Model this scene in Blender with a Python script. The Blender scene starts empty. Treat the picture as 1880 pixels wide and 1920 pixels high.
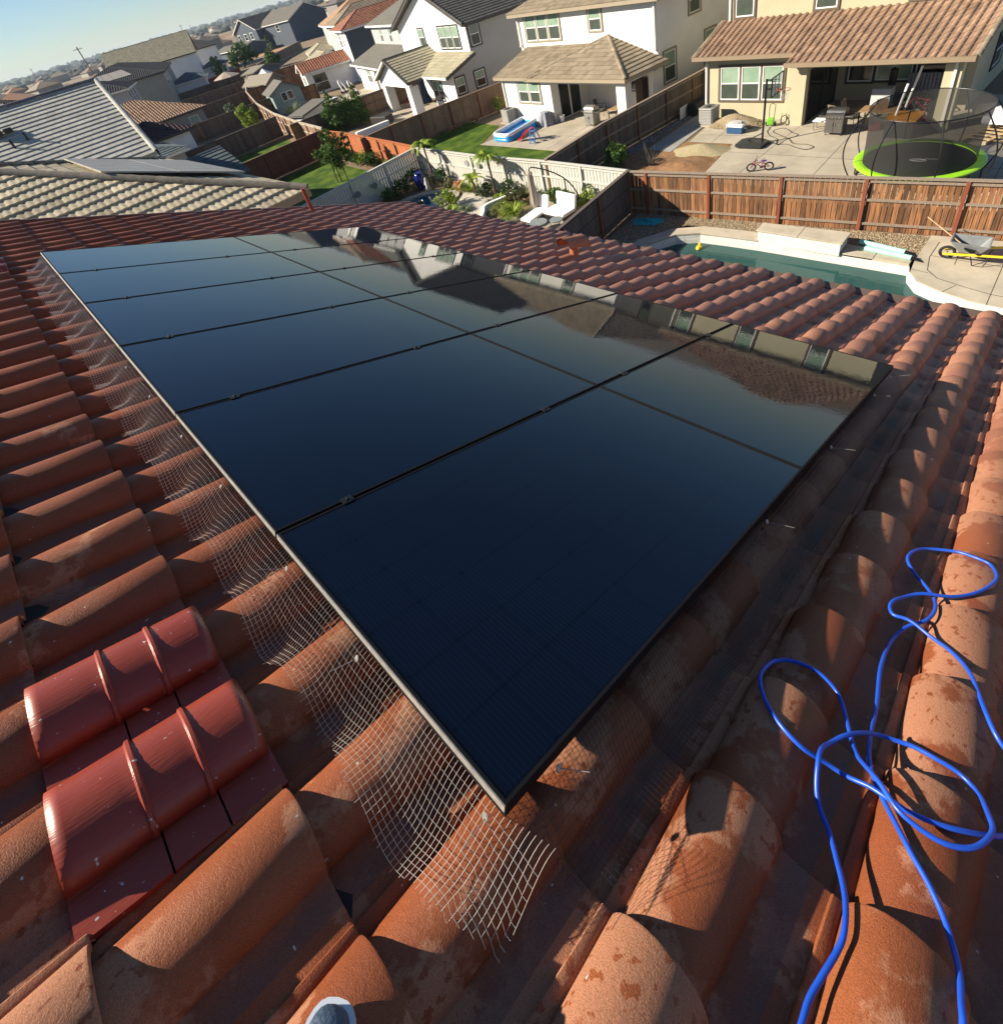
import bpy, bmesh, math, random
from mathutils import Vector, Matrix, noise
random.seed(7)
SC = bpy.context.scene
COL = SC.collection
R = math.radians
# ------------------------------------------------------------------ camera
CAM = Vector((-0.00097066, -0.39208683, 1.28120053))
cam = bpy.data.cameras.new('camera'); camo = bpy.data.objects.new('camera', cam); COL.objects.link(camo)
cam.sensor_fit = 'HORIZONTAL'; cam.sensor_width = 36.0; cam.lens = 994.789 / 1880 * 36
cam.shift_x = 0.0; cam.shift_y = -(960 - 666.5) / 1880
cam.clip_start = 0.02; cam.clip_end = 9000
BX = ((0.674322046, -0.565157579, 0.475275382), (-0.704356070, -0.298992103, 0.643806065), (-0.221748291, -0.768895723, -0.599689138))
camo.matrix_world = Matrix(((BX[0][0], -BX[0][1], -BX[0][2], CAM.x), (BX[1][0], -BX[1][1], -BX[1][2], CAM.y), (BX[2][0], -BX[2][1], -BX[2][2], CAM.z), (0, 0, 0, 1)))
SC.camera = camo
# ------------------------------------------------------------------ sky and sun
SUN = Vector((-1.15, 1.25, 1.0)).normalized()
el = math.asin(SUN.z); rot = math.atan2(SUN.x, SUN.y)
W = bpy.data.worlds.new('World'); SC.world = W; W.use_nodes = True
wn, wl = W.node_tree.nodes, W.node_tree.links
sky = wn.new('ShaderNodeTexSky'); sky.sky_type = 'NISHITA'; sky.sun_disc = False
sky.sun_elevation = el; sky.sun_rotation = rot; sky.altitude = 0; sky.air_density = 1.0; sky.dust_density = 0.0; sky.ozone_density = 5.5
wl.new(sky.outputs[0], wn['Background'].inputs[0]); wn['Background'].inputs[1].default_value = 0.050
sl = bpy.data.lights.new('sun', 'SUN'); sl.energy = 5.0; sl.angle = R(0.53); sl.color = (1.0, 0.89, 0.72)
so = bpy.data.objects.new('sun', sl); COL.objects.link(so); so.rotation_euler = (-SUN).to_track_quat('-Z', 'Y').to_euler(); so.location = SUN * 30
SC.view_settings.view_transform = 'Standard'; SC.view_settings.look = 'None'; SC.view_settings.exposure = 1.08; SC.view_settings.gamma = 1
SC.cycles.use_denoising = True
SC.cycles.max_bounces = 6; SC.cycles.diffuse_bounces = 2; SC.cycles.glossy_bounces = 4; SC.cycles.transparent_max_bounces = 12

# ------------------------------------------------------------------ frame of the roof
PIT = 0.388644377
def RP(e, d, h=0.0):      # point on the roof: e metres down the slope, d along it, h off the panel plane
    c, s = math.cos(PIT), math.sin(PIT)
    return Vector((e * c + h * s, d, -e * s + h * c))
G = -8.48
# ------------------------------------------------------------------ object helpers
def tag(o, label=None, cat=None, group=None, kind=None):
    if label: o['label'] = label
    if cat: o['category'] = cat
    if group: o['group'] = group
    if kind: o['kind'] = kind
    return o
def empty(name, loc=(0, 0, 0), label=None, cat=None, group=None, rz=0.0):
    o = bpy.data.objects.new(name, None); COL.objects.link(o); o.location = loc; o.rotation_euler = (0, 0, rz)
    o.empty_display_size = 0.2
    return tag(o, label, cat, group)
class MB:
    """collects faces and links them as one mesh object"""
    def __init__(s): s.v = []; s.f = []; s.t = []; s.uv = []
    def add(s, vs, fs, tint=None):
        n = len(s.v); s.v += [tuple(v) for v in vs]
        for f in fs: s.f.append(tuple(i + n for i in f)); s.t.append(tint if tint is not None else 0.5)
        return s
    def box(s, c, sz, rz=0.0, tint=None, M=None):
        hx, hy, hz = sz[0] / 2, sz[1] / 2, sz[2] / 2
        co, si = math.cos(rz), math.sin(rz); vs = []
        for x, y, z in ((-1,-1,-1),(1,-1,-1),(1,1,-1),(-1,1,-1),(-1,-1,1),(1,-1,1),(1,1,1),(-1,1,1)):
            px, py, pz = x*hx, y*hy, z*hz
            p = Vector((px, py, pz))
            if M is not None: p = M @ p
            vs.append((c[0] + p.x*co - p.y*si, c[1] + p.x*si + p.y*co, c[2] + p.z))
        return s.add(vs, [(0,3,2,1),(4,5,6,7),(0,1,5,4),(1,2,6,5),(2,3,7,6),(3,0,4,7)], tint)
    def bar(s, a, b, w, h=None, tint=None, upv=None):      # rectangular bar between two points
        a, b = Vector(a), Vector(b); h = h or w
        d = (b - a).normalized(); u = Vector(upv) if upv else Vector((0, 0, 1))
        if abs(d.dot(u)) > 0.98: u = Vector((1, 0, 0))
        x = d.cross(u).normalized() * (w / 2); y = x.cross(d).normalized() * (h / 2)
        vs = [a - x - y, a + x - y, a + x + y, a - x + y, b - x - y, b + x - y, b + x + y, b - x + y]
        return s.add(vs, [(0,1,2,3),(4,7,6,5),(0,4,5,1),(1,5,6,2),(2,6,7,3),(3,7,4,0)], tint)
    def tube(s, pts, r, n=8, closed=False, cap=True, tint=None):
        pts = [Vector(p) for p in pts]; rs = r if isinstance(r, (list, tuple)) else [r] * len(pts)
        m = len(pts); vs = []; prev = None
        for i, p in enumerate(pts):
            if closed: t = pts[(i+1) % m] - pts[i-1]
            else: t = pts[min(i+1, m-1)] - pts[max(i-1, 0)]
            t = t.normalized() if t.length > 1e-9 else Vector((0, 0, 1))
            if prev is None:
                u = Vector((0, 0, 1)) if abs(t.z) < 0.95 else Vector((1, 0, 0)); x = t.cross(u).normalized()
            else:
                x = prev - t * prev.dot(t); x = x.normalized() if x.length > 1e-6 else t.orthogonal().normalized()
            prev = x; y = t.cross(x)
            for k in range(n):
                a = 2 * math.pi * k / n; vs.append(p + (x * math.cos(a) + y * math.sin(a)) * rs[i])
        fs = []
        for i in range(m if closed else m - 1):
            j = (i + 1) % m
            for k in range(n): fs.append((i*n+k, i*n+(k+1) % n, j*n+(k+1) % n, j*n+k))
        if cap and not closed: fs += [tuple(range(n-1, -1, -1)), tuple((m-1)*n+k for k in range(n))]
        return s.add(vs, fs, tint)
    def lathe(s, prof, c=(0, 0, 0), n=20, tint=None, sy=1.0):     # profile of (radius, z)
        vs = []
        for r, z in prof:
            for k in range(n):
                a = 2*math.pi*k/n; vs.append((c[0]+r*math.cos(a), c[1]+r*math.sin(a)*sy, c[2]+z))
        fs = []
        for i in range(len(prof)-1):
            for k in range(n): fs.append((i*n+k, i*n+(k+1) % n, (i+1)*n+(k+1) % n, (i+1)*n+k))
        fs += [tuple(range(n-1, -1, -1)), tuple((len(prof)-1)*n+k for k in range(n))]
        return s.add(vs, fs, tint)
    def prism(s, poly, z0, z1, tint=None):       # poly: plan outline, z may be functions
        n = len(poly); zf0 = z0 if callable(z0) else (lambda x, y: z0); zf1 = z1 if callable(z1) else (lambda x, y: z1)
        vs = [(x, y, zf0(x, y)) for x, y in poly] + [(x, y, zf1(x, y)) for x, y in poly]
        return s.add(vs, [tuple(range(n-1, -1, -1)), tuple(range(n, 2*n))] + [(i, (i+1) % n, n+(i+1) % n, n+i) for i in range(n)], tint)
    def build(s, name, mat, parent=None, smooth=False, bevel=0.0, fixn=False, local=False):
        me = bpy.data.meshes.new(name); me.from_pydata(s.v, [], s.f); me.update()
        ca = me.attributes.new('tint', 'FLOAT', 'FACE'); ca.data.foreach_set('value', [float(t) for t in s.t])
        o = bpy.data.objects.new(name, me); COL.objects.link(o); me.materials.append(mat)
        if parent is not None:
            o.parent = parent
            if not local: o.matrix_parent_inverse = Matrix.LocRotScale(parent.location, parent.rotation_euler, None).inverted()
        if fixn or bevel:
            bm = bmesh.new(); bm.from_mesh(me); bmesh.ops.recalc_face_normals(bm, faces=bm.faces)
            if bevel: bmesh.ops.bevel(bm, geom=[e for e in bm.edges if e.calc_face_angle(0) > 0.5], offset=bevel, segments=2, affect='EDGES', profile=0.6)
            bm.to_mesh(me); bm.free()
        if smooth:
            for p in me.polygons: p.use_smooth = True
            me.set_sharp_from_angle(angle=R(40))
        return o
def copy_tree(o, parent=None, M=None):
    c = o.copy(); COL.objects.link(c)
    if parent is not None: c.parent = parent
    for ch in [x for x in bpy.data.objects if x.parent == o]: copy_tree(ch, c)
    return c
# ------------------------------------------------------------------ materials
MATS = {}; KEEP = ('net_wire', 'edge_trim_aluminium', 'blue_hose', 'clip_metal', 'lime_vinyl', 'shoe_rubber', 'pane_with_blind')
def newmat(name):
    m = bpy.data.materials.new(name); m.use_nodes = True
    return m, m.node_tree.nodes, m.node_tree.links, m.node_tree.nodes['Principled BSDF']
def hexlin(h):
    f = lambda c: c/12.92 if c <= 0.04045 else ((c+0.055)/1.055)**2.4
    return tuple(f(int(h[i:i+2], 16)/255) for i in (0, 2, 4))
def mat(name, col, rough=0.8, var=0.12, scale=3.0, bump=0.0, bscale=60.0, metal=0.0, tint=0.0, col2=None, spec=0.5, stretch=None, dist=0.01, trans=0.0, ior=1.45, alpha=1.0, coat=0.0):
    """procedural surface: colour mottled by two noises, optional per-piece tint and bump"""
    if name in MATS: return MATS[name]
    if name not in KEEP and max(col) < 0.7: col = tuple(c * 0.74 for c in col); col2 = tuple(c * 0.74 for c in col2) if col2 else None
    m, n, l, b = newmat(name)
    tc = n.new('ShaderNodeTexCoord'); mp = n.new('ShaderNodeMapping'); l.new(tc.outputs['Object'], mp.inputs[0])
    if stretch: mp.inputs['Scale'].default_value = stretch
    nz = n.new('ShaderNodeTexNoise'); nz.inputs['Scale'].default_value = scale; nz.inputs['Detail'].default_value = 5; l.new(mp.outputs[0], nz.inputs['Vector'])
    mx = n.new('ShaderNodeMix'); mx.data_type = 'RGBA'
    c2 = col2 if col2 else tuple(min(1, c*(1+var)) for c in col); c1 = col if col2 else tuple(c*(1-var) for c in col)
    mx.inputs[6].default_value = (*c1, 1); mx.inputs[7].default_value = (*c2, 1)
    mr = n.new('ShaderNodeMapRange'); mr.inputs[1].default_value = 0.32; mr.inputs[2].default_value = 0.68
    l.new(nz.outputs[0], mr.inputs[0]); l.new(mr.outputs[0], mx.inputs[0])
    out = mx.outputs[2]
    if tint > 0:
        at = n.new('ShaderNodeAttribute'); at.attribute_name = 'tint'
        m2 = n.new('ShaderNodeMapRange'); m2.inputs[3].default_value = 1 - tint; m2.inputs[4].default_value = 1 + tint
        l.new(at.outputs['Fac'], m2.inputs[0])
        vm = n.new('ShaderNodeVectorMath'); vm.operation = 'SCALE'; l.new(out, vm.inputs[0]); l.new(m2.outputs[0], vm.inputs['Scale']); out = vm.outputs[0]
    l.new(out, b.inputs['Base Color'])
    b.inputs['Roughness'].default_value = rough; b.inputs['Metallic'].default_value = metal; b.inputs['Specular IOR Level'].default_value = spec
    b.inputs['Coat Weight'].default_value = coat
    if trans: b.inputs['Transmission Weight'].default_value = trans; b.inputs['IOR'].default_value = ior
    if alpha < 1: b.inputs['Alpha'].default_value = alpha
    if bump > 0:
        n2 = n.new('ShaderNodeTexNoise'); n2.inputs['Scale'].default_value = bscale; n2.inputs['Detail'].default_value = 4; l.new(mp.outputs[0], n2.inputs['Vector'])
        bp = n.new('ShaderNodeBump'); bp.inputs['Strength'].default_value = bump; bp.inputs['Distance'].default_value = dist
        l.new(n2.outputs[0], bp.inputs['Height']); l.new(bp.outputs[0], b.inputs['Normal'])
    MATS[name] = m
    return m
# ================================================================== OUR ROOF
TW, EXP, E0, D0 = 0.3125, 0.354, -0.263, 0.0075
BASE, THK = -0.195, 0.029
def prof_h(x):
    """height of the tile surface over its plane, x = distance from the barrel crest"""
    if abs(x) < 0.098: return 0.004 + 0.076 * max(0.0, 1 - (abs(x) / 0.0985) ** 2.15) ** 0.62
    return 0.002
def surf(e, d):
    k = round((d - D0) / TW); x = d - D0 - k * TW
    c = (e - E0) / EXP; fr = c - math.floor(c)
    if fr < 1e-6: fr = 1.0
    sc = 0.87 + 0.13 * fr
    return BASE + prof_h(x / sc) * sc + THK * (fr - 1)
PROF = [(0.122, -0.006), (0.121, 0.013), (0.118, 0.016), (0.103, 0.016), (0.0985, 0.010)]
for i in range(0, 19):
    a = math.pi * (i + 0.35) / 18.7; x = 0.0985 * math.cos(a); PROF.append((x, prof_h(x) + 0.006))
PROF += [(-0.101, 0.006), (-0.115, 0.003), (-0.15, 0.001), (-0.185, 0.003), (-0.205, 0.004)]
def roof_tile(mb, eb, dc, rnd, tint, vent=False):
    L = EXP + 0.045; je, jd, jh, ja = rnd
    rows = ((-L, -THK * L / EXP - 0.001, 1), (-0.2, -THK * 0.2 / EXP, 1), (-0.007, 0, 1), (-0.0015, -0.0022, 1), (0.0, -0.006, 1), (-0.001, -THK + 0.001, 1))
    vs = []; m = len(PROF)
    for (de, dh, s) in rows:
        sc = 1 + 0.13 * de / EXP
        for (x, h) in PROF:
            if abs(x) < 0.0986: x *= sc; h *= sc
            hh = BASE + h + dh + jh
            if dh == -THK + 0.001: hh = BASE + max(h - THK, -0.012) + jh
            vs.append(RP(eb + de + je, dc + x + jd + ja * de, hh))
    fs = []
    for r in range(len(rows) - 1):
        for k in range(m - 1):
            fs.append((r*m+k, (r+1)*m+k, (r+1)*m+k+1, r*m+k+1))
    mb.add(vs, fs, tint)
def tile_material():
    m, n, l, b = newmat('terracotta_concrete_tile')
    tc = n.new('ShaderNodeTexCoord'); o = tc.outputs['Object']
    def noi(sc, det=4, rough=0.55, off=0):
        q = n.new('ShaderNodeTexNoise'); q.inputs['Scale'].default_value = sc; q.inputs['Detail'].default_value = det; q.inputs['Roughness'].default_value = rough
        if off:
            mp = n.new('ShaderNodeMapping'); mp.inputs['Location'].default_value = (off, off*2, off); l.new(o, mp.inputs[0]); l.new(mp.outputs[0], q.inputs['Vector'])
        else: l.new(o, q.inputs['Vector'])
        return q.outputs[0]
    def mr(x, a, bb, c=0, d=1):
        q = n.new('ShaderNodeMapRange'); q.inputs[1].default_value = a; q.inputs[2].default_value = bb; q.inputs[3].default_value = c; q.inputs[4].default_value = d; l.new(x, q.inputs[0]); return q.outputs[0]
    def mix(f, a, c):
        q = n.new('ShaderNodeMix'); q.data_type = 'RGBA'; l.new(f, q.inputs[0])
        for s, v in ((6, a), (7, c)):
            if isinstance(v, tuple): q.inputs[s].default_value = (*v, 1)
            else: l.new(v, q.inputs[s])
        return q.outputs[2]
    at = n.new('ShaderNodeAttribute'); at.attribute_name = 'tint'; ti = at.outputs['Fac']
    base = mix(ti, (0.185, 0.050, 0.022), (0.33, 0.104, 0.040))           # tile to tile
    base = mix(mr(noi(9, 6, 0.6), 0.35, 0.7), base, (0.25, 0.068, 0.024))
    # base turns paler and pinker towards the lower courses
    pk = n.new('ShaderNodeSeparateXYZ'); l.new(o, pk.inputs[0]); pk2 = n.new('ShaderNodeMath'); pk2.operation = 'MULTIPLY_ADD'; l.new(noi(1.5, 4, 0.6, 2.0), pk2.inputs[0]); pk2.inputs[1].default_value = 2.0; l.new(pk.outputs[0], pk2.inputs[2])
    base = mix(mr(pk2.outputs[0], 2.2, 5.0, 0.0, 0.72), base, (0.37, 0.185, 0.135))
    # dry pale bloom against damp rust, in hard-edged splashes, denser towards the washed near side
    geo = n.new('ShaderNodeSeparateXYZ'); l.new(o, geo.inputs[0])
    near = n.new('ShaderNodeMath'); near.operation = 'MULTIPLY_ADD'; l.new(geo.outputs[1], near.inputs[0]); near.inputs[1].default_value = -0.055; near.inputs[2].default_value = 0.02
    nn = n.new('ShaderNodeMath'); nn.operation = 'ADD'; l.new(noi(3.4, 7, 0.62, 3.1), nn.inputs[0]); l.new(near.outputs[0], nn.inputs[1])
    dry = mr(nn.outputs[0], 0.525, 0.56)
    spots = mr(noi(38, 3, 0.5, 7.7), 0.60, 0.64, 1, 0)
    dm = n.new('ShaderNodeMath'); dm.operation = 'MULTIPLY'; l.new(dry, dm.inputs[0]); l.new(spots, dm.inputs[1])
    ds = n.new('ShaderNodeMath'); ds.operation = 'MULTIPLY'; l.new(dm.outputs[0], ds.inputs[0]); ds.inputs[1].default_value = 0.75
    base = mix(ds.outputs[0], base, (0.42, 0.20, 0.115))
    # the flat water channels are silted grey, with shade between the barrels painted in
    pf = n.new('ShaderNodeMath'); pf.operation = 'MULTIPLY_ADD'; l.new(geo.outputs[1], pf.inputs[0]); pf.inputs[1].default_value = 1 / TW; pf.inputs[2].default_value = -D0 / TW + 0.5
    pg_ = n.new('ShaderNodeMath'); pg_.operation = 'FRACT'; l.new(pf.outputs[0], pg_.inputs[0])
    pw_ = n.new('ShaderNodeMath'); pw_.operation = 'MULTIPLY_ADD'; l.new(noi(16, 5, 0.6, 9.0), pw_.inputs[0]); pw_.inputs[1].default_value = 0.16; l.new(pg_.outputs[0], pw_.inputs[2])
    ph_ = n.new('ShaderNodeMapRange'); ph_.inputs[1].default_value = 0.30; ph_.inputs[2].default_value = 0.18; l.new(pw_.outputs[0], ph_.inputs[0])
    silt_and_shade = n.new('ShaderNodeMath'); silt_and_shade.operation = 'MULTIPLY'; l.new(ph_.outputs[0], silt_and_shade.inputs[0]); l.new(mr(noi(7, 6, 0.6, 5.0), 0.3, 0.65, 0.2, 0.85), silt_and_shade.inputs[1])
    base = mix(silt_and_shade.outputs[0], base, (0.115, 0.080, 0.068))
    # mineral grains
    grain = mr(noi(420, 2, 0.6, 1.3), 0.3, 0.7, 0.72, 1.26)
    vm = n.new('ShaderNodeVectorMath'); vm.operation = 'SCALE'; l.new(base, vm.inputs[0]); l.new(grain, vm.inputs['Scale'])
    white = mr(noi(55, 2, 0.4, 11.0), 0.765, 0.79)
    l.new(mix(white, vm.outputs[0], (0.55, 0.5, 0.45)), b.inputs['Base Color'])
    l.new(mr(dm.outputs[0], 0, 1, 0.47, 0.9), b.inputs['Roughness']); b.inputs['Specular IOR Level'].default_value = 0.27
    bp = n.new('ShaderNodeBump'); bp.inputs['Strength'].default_value = 0.55; bp.inputs['Distance'].default_value = 0.0030
    a2 = n.new('ShaderNodeMath'); a2.operation = 'MULTIPLY_ADD'; l.new(noi(60, 4, 0.6), a2.inputs[0]); a2.inputs[1].default_value = 0.8; l.new(noi(330, 3, 0.7), a2.inputs[2])
    l.new(a2.outputs[0], bp.inputs['Height']); l.new(bp.outputs[0], b.inputs['Normal'])
    return m
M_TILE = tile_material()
M_REDM = mat('red_painted_metal', (0.30, 0.055, 0.035), 0.36, 0.10, 7, 0.25, 25, spec=0.5, dist=0.004)
def red_scuffed():
    m, n, l, b = newmat('scuffed_red_paint')
    tc = n.new('ShaderNodeTexCoord')
    q = n.new('ShaderNodeTexNoise'); q.inputs['Scale'].default_value = 60; q.inputs['Detail'].default_value = 5; l.new(tc.outputs['Object'], q.inputs['Vector'])
    r = n.new('ShaderNodeMapRange'); r.inputs[1].default_value = 0.69; r.inputs[2].default_value = 0.71; l.new(q.outputs[0], r.inputs[0])
    q2 = n.new('ShaderNodeTexNoise'); q2.inputs['Scale'].default_value = 5; l.new(tc.outputs['Object'], q2.inputs['Vector'])
    x0 = n.new('ShaderNodeMix'); x0.data_type = 'RGBA'; x0.inputs[6].default_value = (0.20, 0.028, 0.016, 1); x0.inputs[7].default_value = (0.31, 0.054, 0.028, 1); l.new(q2.outputs[0], x0.inputs[0])
    x = n.new('ShaderNodeMix'); x.data_type = 'RGBA'; x.inputs[7].default_value = (0.5, 0.47, 0.5, 1); l.new(x0.outputs[2], x.inputs[6]); l.new(r.outputs[0], x.inputs[0])
    l.new(x.outputs[2], b.inputs['Base Color']); b.inputs['Roughness'].default_value = 0.38
    mp = n.new('ShaderNodeMapping'); mp.inputs['Scale'].default_value = (14, 90, 14); mp.inputs['Rotation'].default_value = (0, 0, 0.9); l.new(tc.outputs['Object'], mp.inputs[0])
    q3 = n.new('ShaderNodeTexNoise'); q3.inputs['Scale'].default_value = 2; l.new(mp.outputs[0], q3.inputs['Vector'])
    bp = n.new('ShaderNodeBump'); bp.inputs['Strength'].default_value = 0.25; bp.inputs['Distance'].default_value = 0.003; l.new(q3.outputs[0], bp.inputs['Height']); l.new(bp.outputs[0], b.inputs['Normal'])
    return m
M_SCUFF = red_scuffed()
VENTS = {(0, 3), (0, 2), (0, 20), (0, 21)}                 # painted metal vents stand in for these tiles (course, barrel)
E_TOP, D_MIN, D_MAX = -2.15, -4.4, 9.2
EAVE = E0 + EXP * 19
our = empty('tiled_house', RP(3, 4, -0.3), 'two storey house under a red barrel tile roof that carries the solar panels', 'house')
rf = MB()
k0, k1 = math.ceil((D_MIN - D0) / TW), math.floor((D_MAX - D0) / TW)
for c in range(math.ceil((E_TOP - E0) / EXP), 20):
    for k in range(k0, k1 + 1):
        rnd = (random.gauss(0, 0.0045), random.gauss(0, 0.0024), random.gauss(0, 0.0013), random.gauss(0, 0.008))
        t = min(1, max(0, random.gauss(0.5, 0.22)))
        if (c, k) in VENTS: continue
        roof_tile(rf, E0 + EXP * c, D0 + TW * k, rnd, t)
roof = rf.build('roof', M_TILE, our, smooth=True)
# end caps of the barrels at the eave, decking and far rake
dk = MB()
def RPB(e0, e1, d0, d1, h0, h1): return [RP(e, d, h) for h in (h0, h1) for e, d in ((e0, d0), (e1, d0), (e1, d1), (e0, d1))]
BOXF = [(0,3,2,1),(4,5,6,7),(0,1,5,4),(1,2,6,5),(2,3,7,6),(3,0,4,7)]
dk.add(RPB(E_TOP - 0.4, EAVE - 0.05, D_MIN, D_MAX + 0.05, -0.34, -0.222), BOXF)
dk.build('roof_deck', mat('felt', (0.03, 0.028, 0.028), 0.9), our)
rk = MB()                                                   # rake tiles along the far gable edge: half barrels end over end
for c in range(math.ceil((E_TOP - E0) / EXP), 20):
    eb = E0 + EXP * c + 0.02; vs = []; n = 9
    for de, dr in ((-EXP - 0.03, -0.012), (-0.004, 0.0), (0, -0.004), (-0.001, -0.02)):
        for i in range(n):
            a = math.pi * (-0.12 + 1.05 * i / (n - 1)); vs.append(RP(eb + de, D_MAX + 0.07 - (0.085 + dr) * math.cos(a), -0.19 + (0.085 + dr) * math.sin(a)))
    fs = [(r*n+i, r*n+i+1, (r+1)*n+i+1, (r+1)*n+i) for r in range(3) for i in range(n-1)]
    rk.add(vs, fs, min(1, max(0, random.gauss(0.45, 0.2))))
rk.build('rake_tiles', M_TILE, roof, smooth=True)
ridge = MB()
for k in range(int((D_MAX - D_MIN) / 0.38) + 1):
    d0 = D_MIN + 0.38 * k; vs = []; n = 9
    for dd, dr in ((-0.02, -0.012), (0.37, 0.0), (0.374, -0.006), (0.373, -0.022)):
        for i in range(n):
            a = math.pi * i / (n - 1); vs.append(RP(E_TOP - 0.10 - (0.13 + dr) * math.cos(a), d0 + dd, -0.17 + (0.11 + dr) * math.sin(a)))
    ridge.add(vs, [(r*n+i, r*n+i+1, (r+1)*n+i+1, (r+1)*n+i) for r in range(3) for i in range(n-1)], random.random())
ridge.build('ridge_tiles', M_TILE, roof, smooth=True)
ex, ez = RP(EAVE, 0, -0.3).x, RP(EAVE, 0, -0.3).z
rx, rz_ = RP(E_TOP - 0.1, 0, -0.25).x, RP(E_TOP - 0.1, 0, -0.25).z
bs = MB(); bx = rx - (rz_ - ez) / math.tan(PIT)
bs.add([(rx, D_MIN, rz_ + 0.05), (rx, D_MAX, rz_ + 0.05), (bx, D_MAX, ez), (bx, D_MIN, ez), (rx, D_MIN, rz_ - 0.1), (rx, D_MAX, rz_ - 0.1), (bx, D_MAX, ez - 0.15), (bx, D_MIN, ez - 0.15)], BOXF)
bs.build('rear_roof_slope', M_TILE, our)
M_STUCCO = mat('stucco_sand', (0.60, 0.52, 0.40), 0.9, 0.06, 1.5, 0.3, 90)
wb = MB()
wb.prism([(bx + 0.5, D_MIN + 0.35), (ex - 0.55, D_MIN + 0.35), (ex - 0.55, D_MAX - 0.3), (bx + 0.5, D_MAX - 0.3)], G, lambda x, y: ez - 0.05 + (min(x - bx, ex - x)) * math.tan(PIT) * 0.0)
for yy in (D_MIN + 0.35, D_MAX - 0.4):
    wb.add([(bx + 0.5, yy, ez - 0.05), (ex - 0.55, yy, ez - 0.05), (rx, yy, rz_ - 0.25), (bx + 0.5, yy + 0.1, ez - 0.05), (ex - 0.55, yy + 0.1, ez - 0.05), (rx, yy + 0.1, rz_ - 0.25)], [(0, 1, 2), (5, 4, 3), (0, 3, 4, 1), (1, 4, 5, 2), (2, 5, 3, 0)])
wb.build('wall', M_STUCCO, our)
gt = MB(); gt.box((ex + 0.05, (D_MIN + D_MAX) / 2, ez + 0.06), (0.13, D_MAX - D_MIN, 0.13)); gt.build('gutter', mat('gutter_brown', (0.16, 0.11, 0.08), 0.5), our)
# painted metal attic vents: barrel caps with two pressed ribs over flat painted pans
for i, (c, k) in enumerate(sorted(VENTS)):
    eb, dc = E0 + EXP * c, D0 + TW * k; v = MB(); n = 15
    lift = 0.008
    es = []; us = [-EXP - 0.02 + (EXP + 0.025) * j / 16 for j in range(17)]
    for rc in (-EXP * 0.64, -EXP * 0.33): us = [q_ for q_ in us if abs(q_ - rc) > 0.012] + [rc - 0.0085, rc - 0.0055, rc - 0.002, rc + 0.002, rc + 0.0045, rc + 0.0060]
    us.sort(); NU_ = len(us)
    for u in us:
        rib = 0.0
        for rc in (-EXP * 0.64, -EXP * 0.33): rib = max(rib, 0.007 * max(0.0, min(1.0, 1.35 - abs(u - rc) / 0.0045)))
        es.append((u, rib))
    for u, rib in es:
        for q in range(n):
            a = math.pi * (0.03 + 0.94 * q / (n - 1)); rr = 0.112 + rib; v.v.append(tuple(RP(eb + u, dc + rr * math.cos(a) * 1.0, BASE + 0.003 + (0.083 + lift + rib) * math.sin(a) ** 0.8)))
    for j in range(NU_ - 1):
        for q in range(n - 1): v.f.append((j*n+q, (j+1)*n+q, (j+1)*n+q+1, j*n+q+1)); v.t.append(0.5)
    for (a0, a1) in ((-EXP - 0.02, -EXP * 0.62), (-EXP * 0.62 + 0.004, -EXP * 0.31), (-EXP * 0.31 + 0.004, 0.012)):
        v.add([RP(eb + a, dc + x, h) for h in (BASE - 0.006, BASE + 0.012) for a, x in ((a0, -0.2), (a1, -0.2), (a1, -0.09), (a0, -0.09))], BOXF)
    v.add(RPB(eb - 0.002, eb + 0.0, dc - 0.098, dc + 0.098, BASE - 0.02, BASE + 0.04), BOXF)
    o = v.build('roof_vent', M_SCUFF, our, smooth=True)
    o['label'] = 'scuffed red painted metal vent with two pressed ribs'
    sm = o.modifiers.new('sheet', 'SOLIDIFY'); sm.thickness = 0.003
# terracotta hooded vent pipe near the eave
hv = MB(); ph = RP(5.02, 3.74, -0.06)
hv.tube([ph - Vector((0, 0, 0.1)), ph + Vector((0, 0, 0.10))], 0.055, 12)
ax = Vector((math.cos(PIT), 0.0, -math.sin(PIT))); n = 13
for u, rr in ((-0.20, 0.105), (0.22, 0.12), (0.222, 0.104), (-0.19, 0.09)):
    for q in range(n):
        a = math.pi * (-0.06 + 1.12 * q / (n - 1)); p = ph + ax * u + Vector((0, math.cos(a) * rr, math.sin(a) * rr + 0.075)); hv.v.append(tuple(p))
b0 = len(hv.v) - 4 * n
for r in range(3):
    for q in range(n - 1): hv.f.append((b0+r*n+q, b0+r*n+q+1, b0+(r+1)*n+q+1, b0+(r+1)*n+q)); hv.t.append(0.5)
hv.build('vent_hood', mat('orange_clay', (0.50, 0.18, 0.09), 0.7, 0.12, 20, 0.3, 120), our, smooth=True)
pv = MB(); pp = RP(4.13, 9.02, -0.16); pv.tube([pp, pp + Vector((0, 0, 0.42))], 0.035, 10); pv.build('vent_pipe', M_REDM, our, smooth=True)

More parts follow.
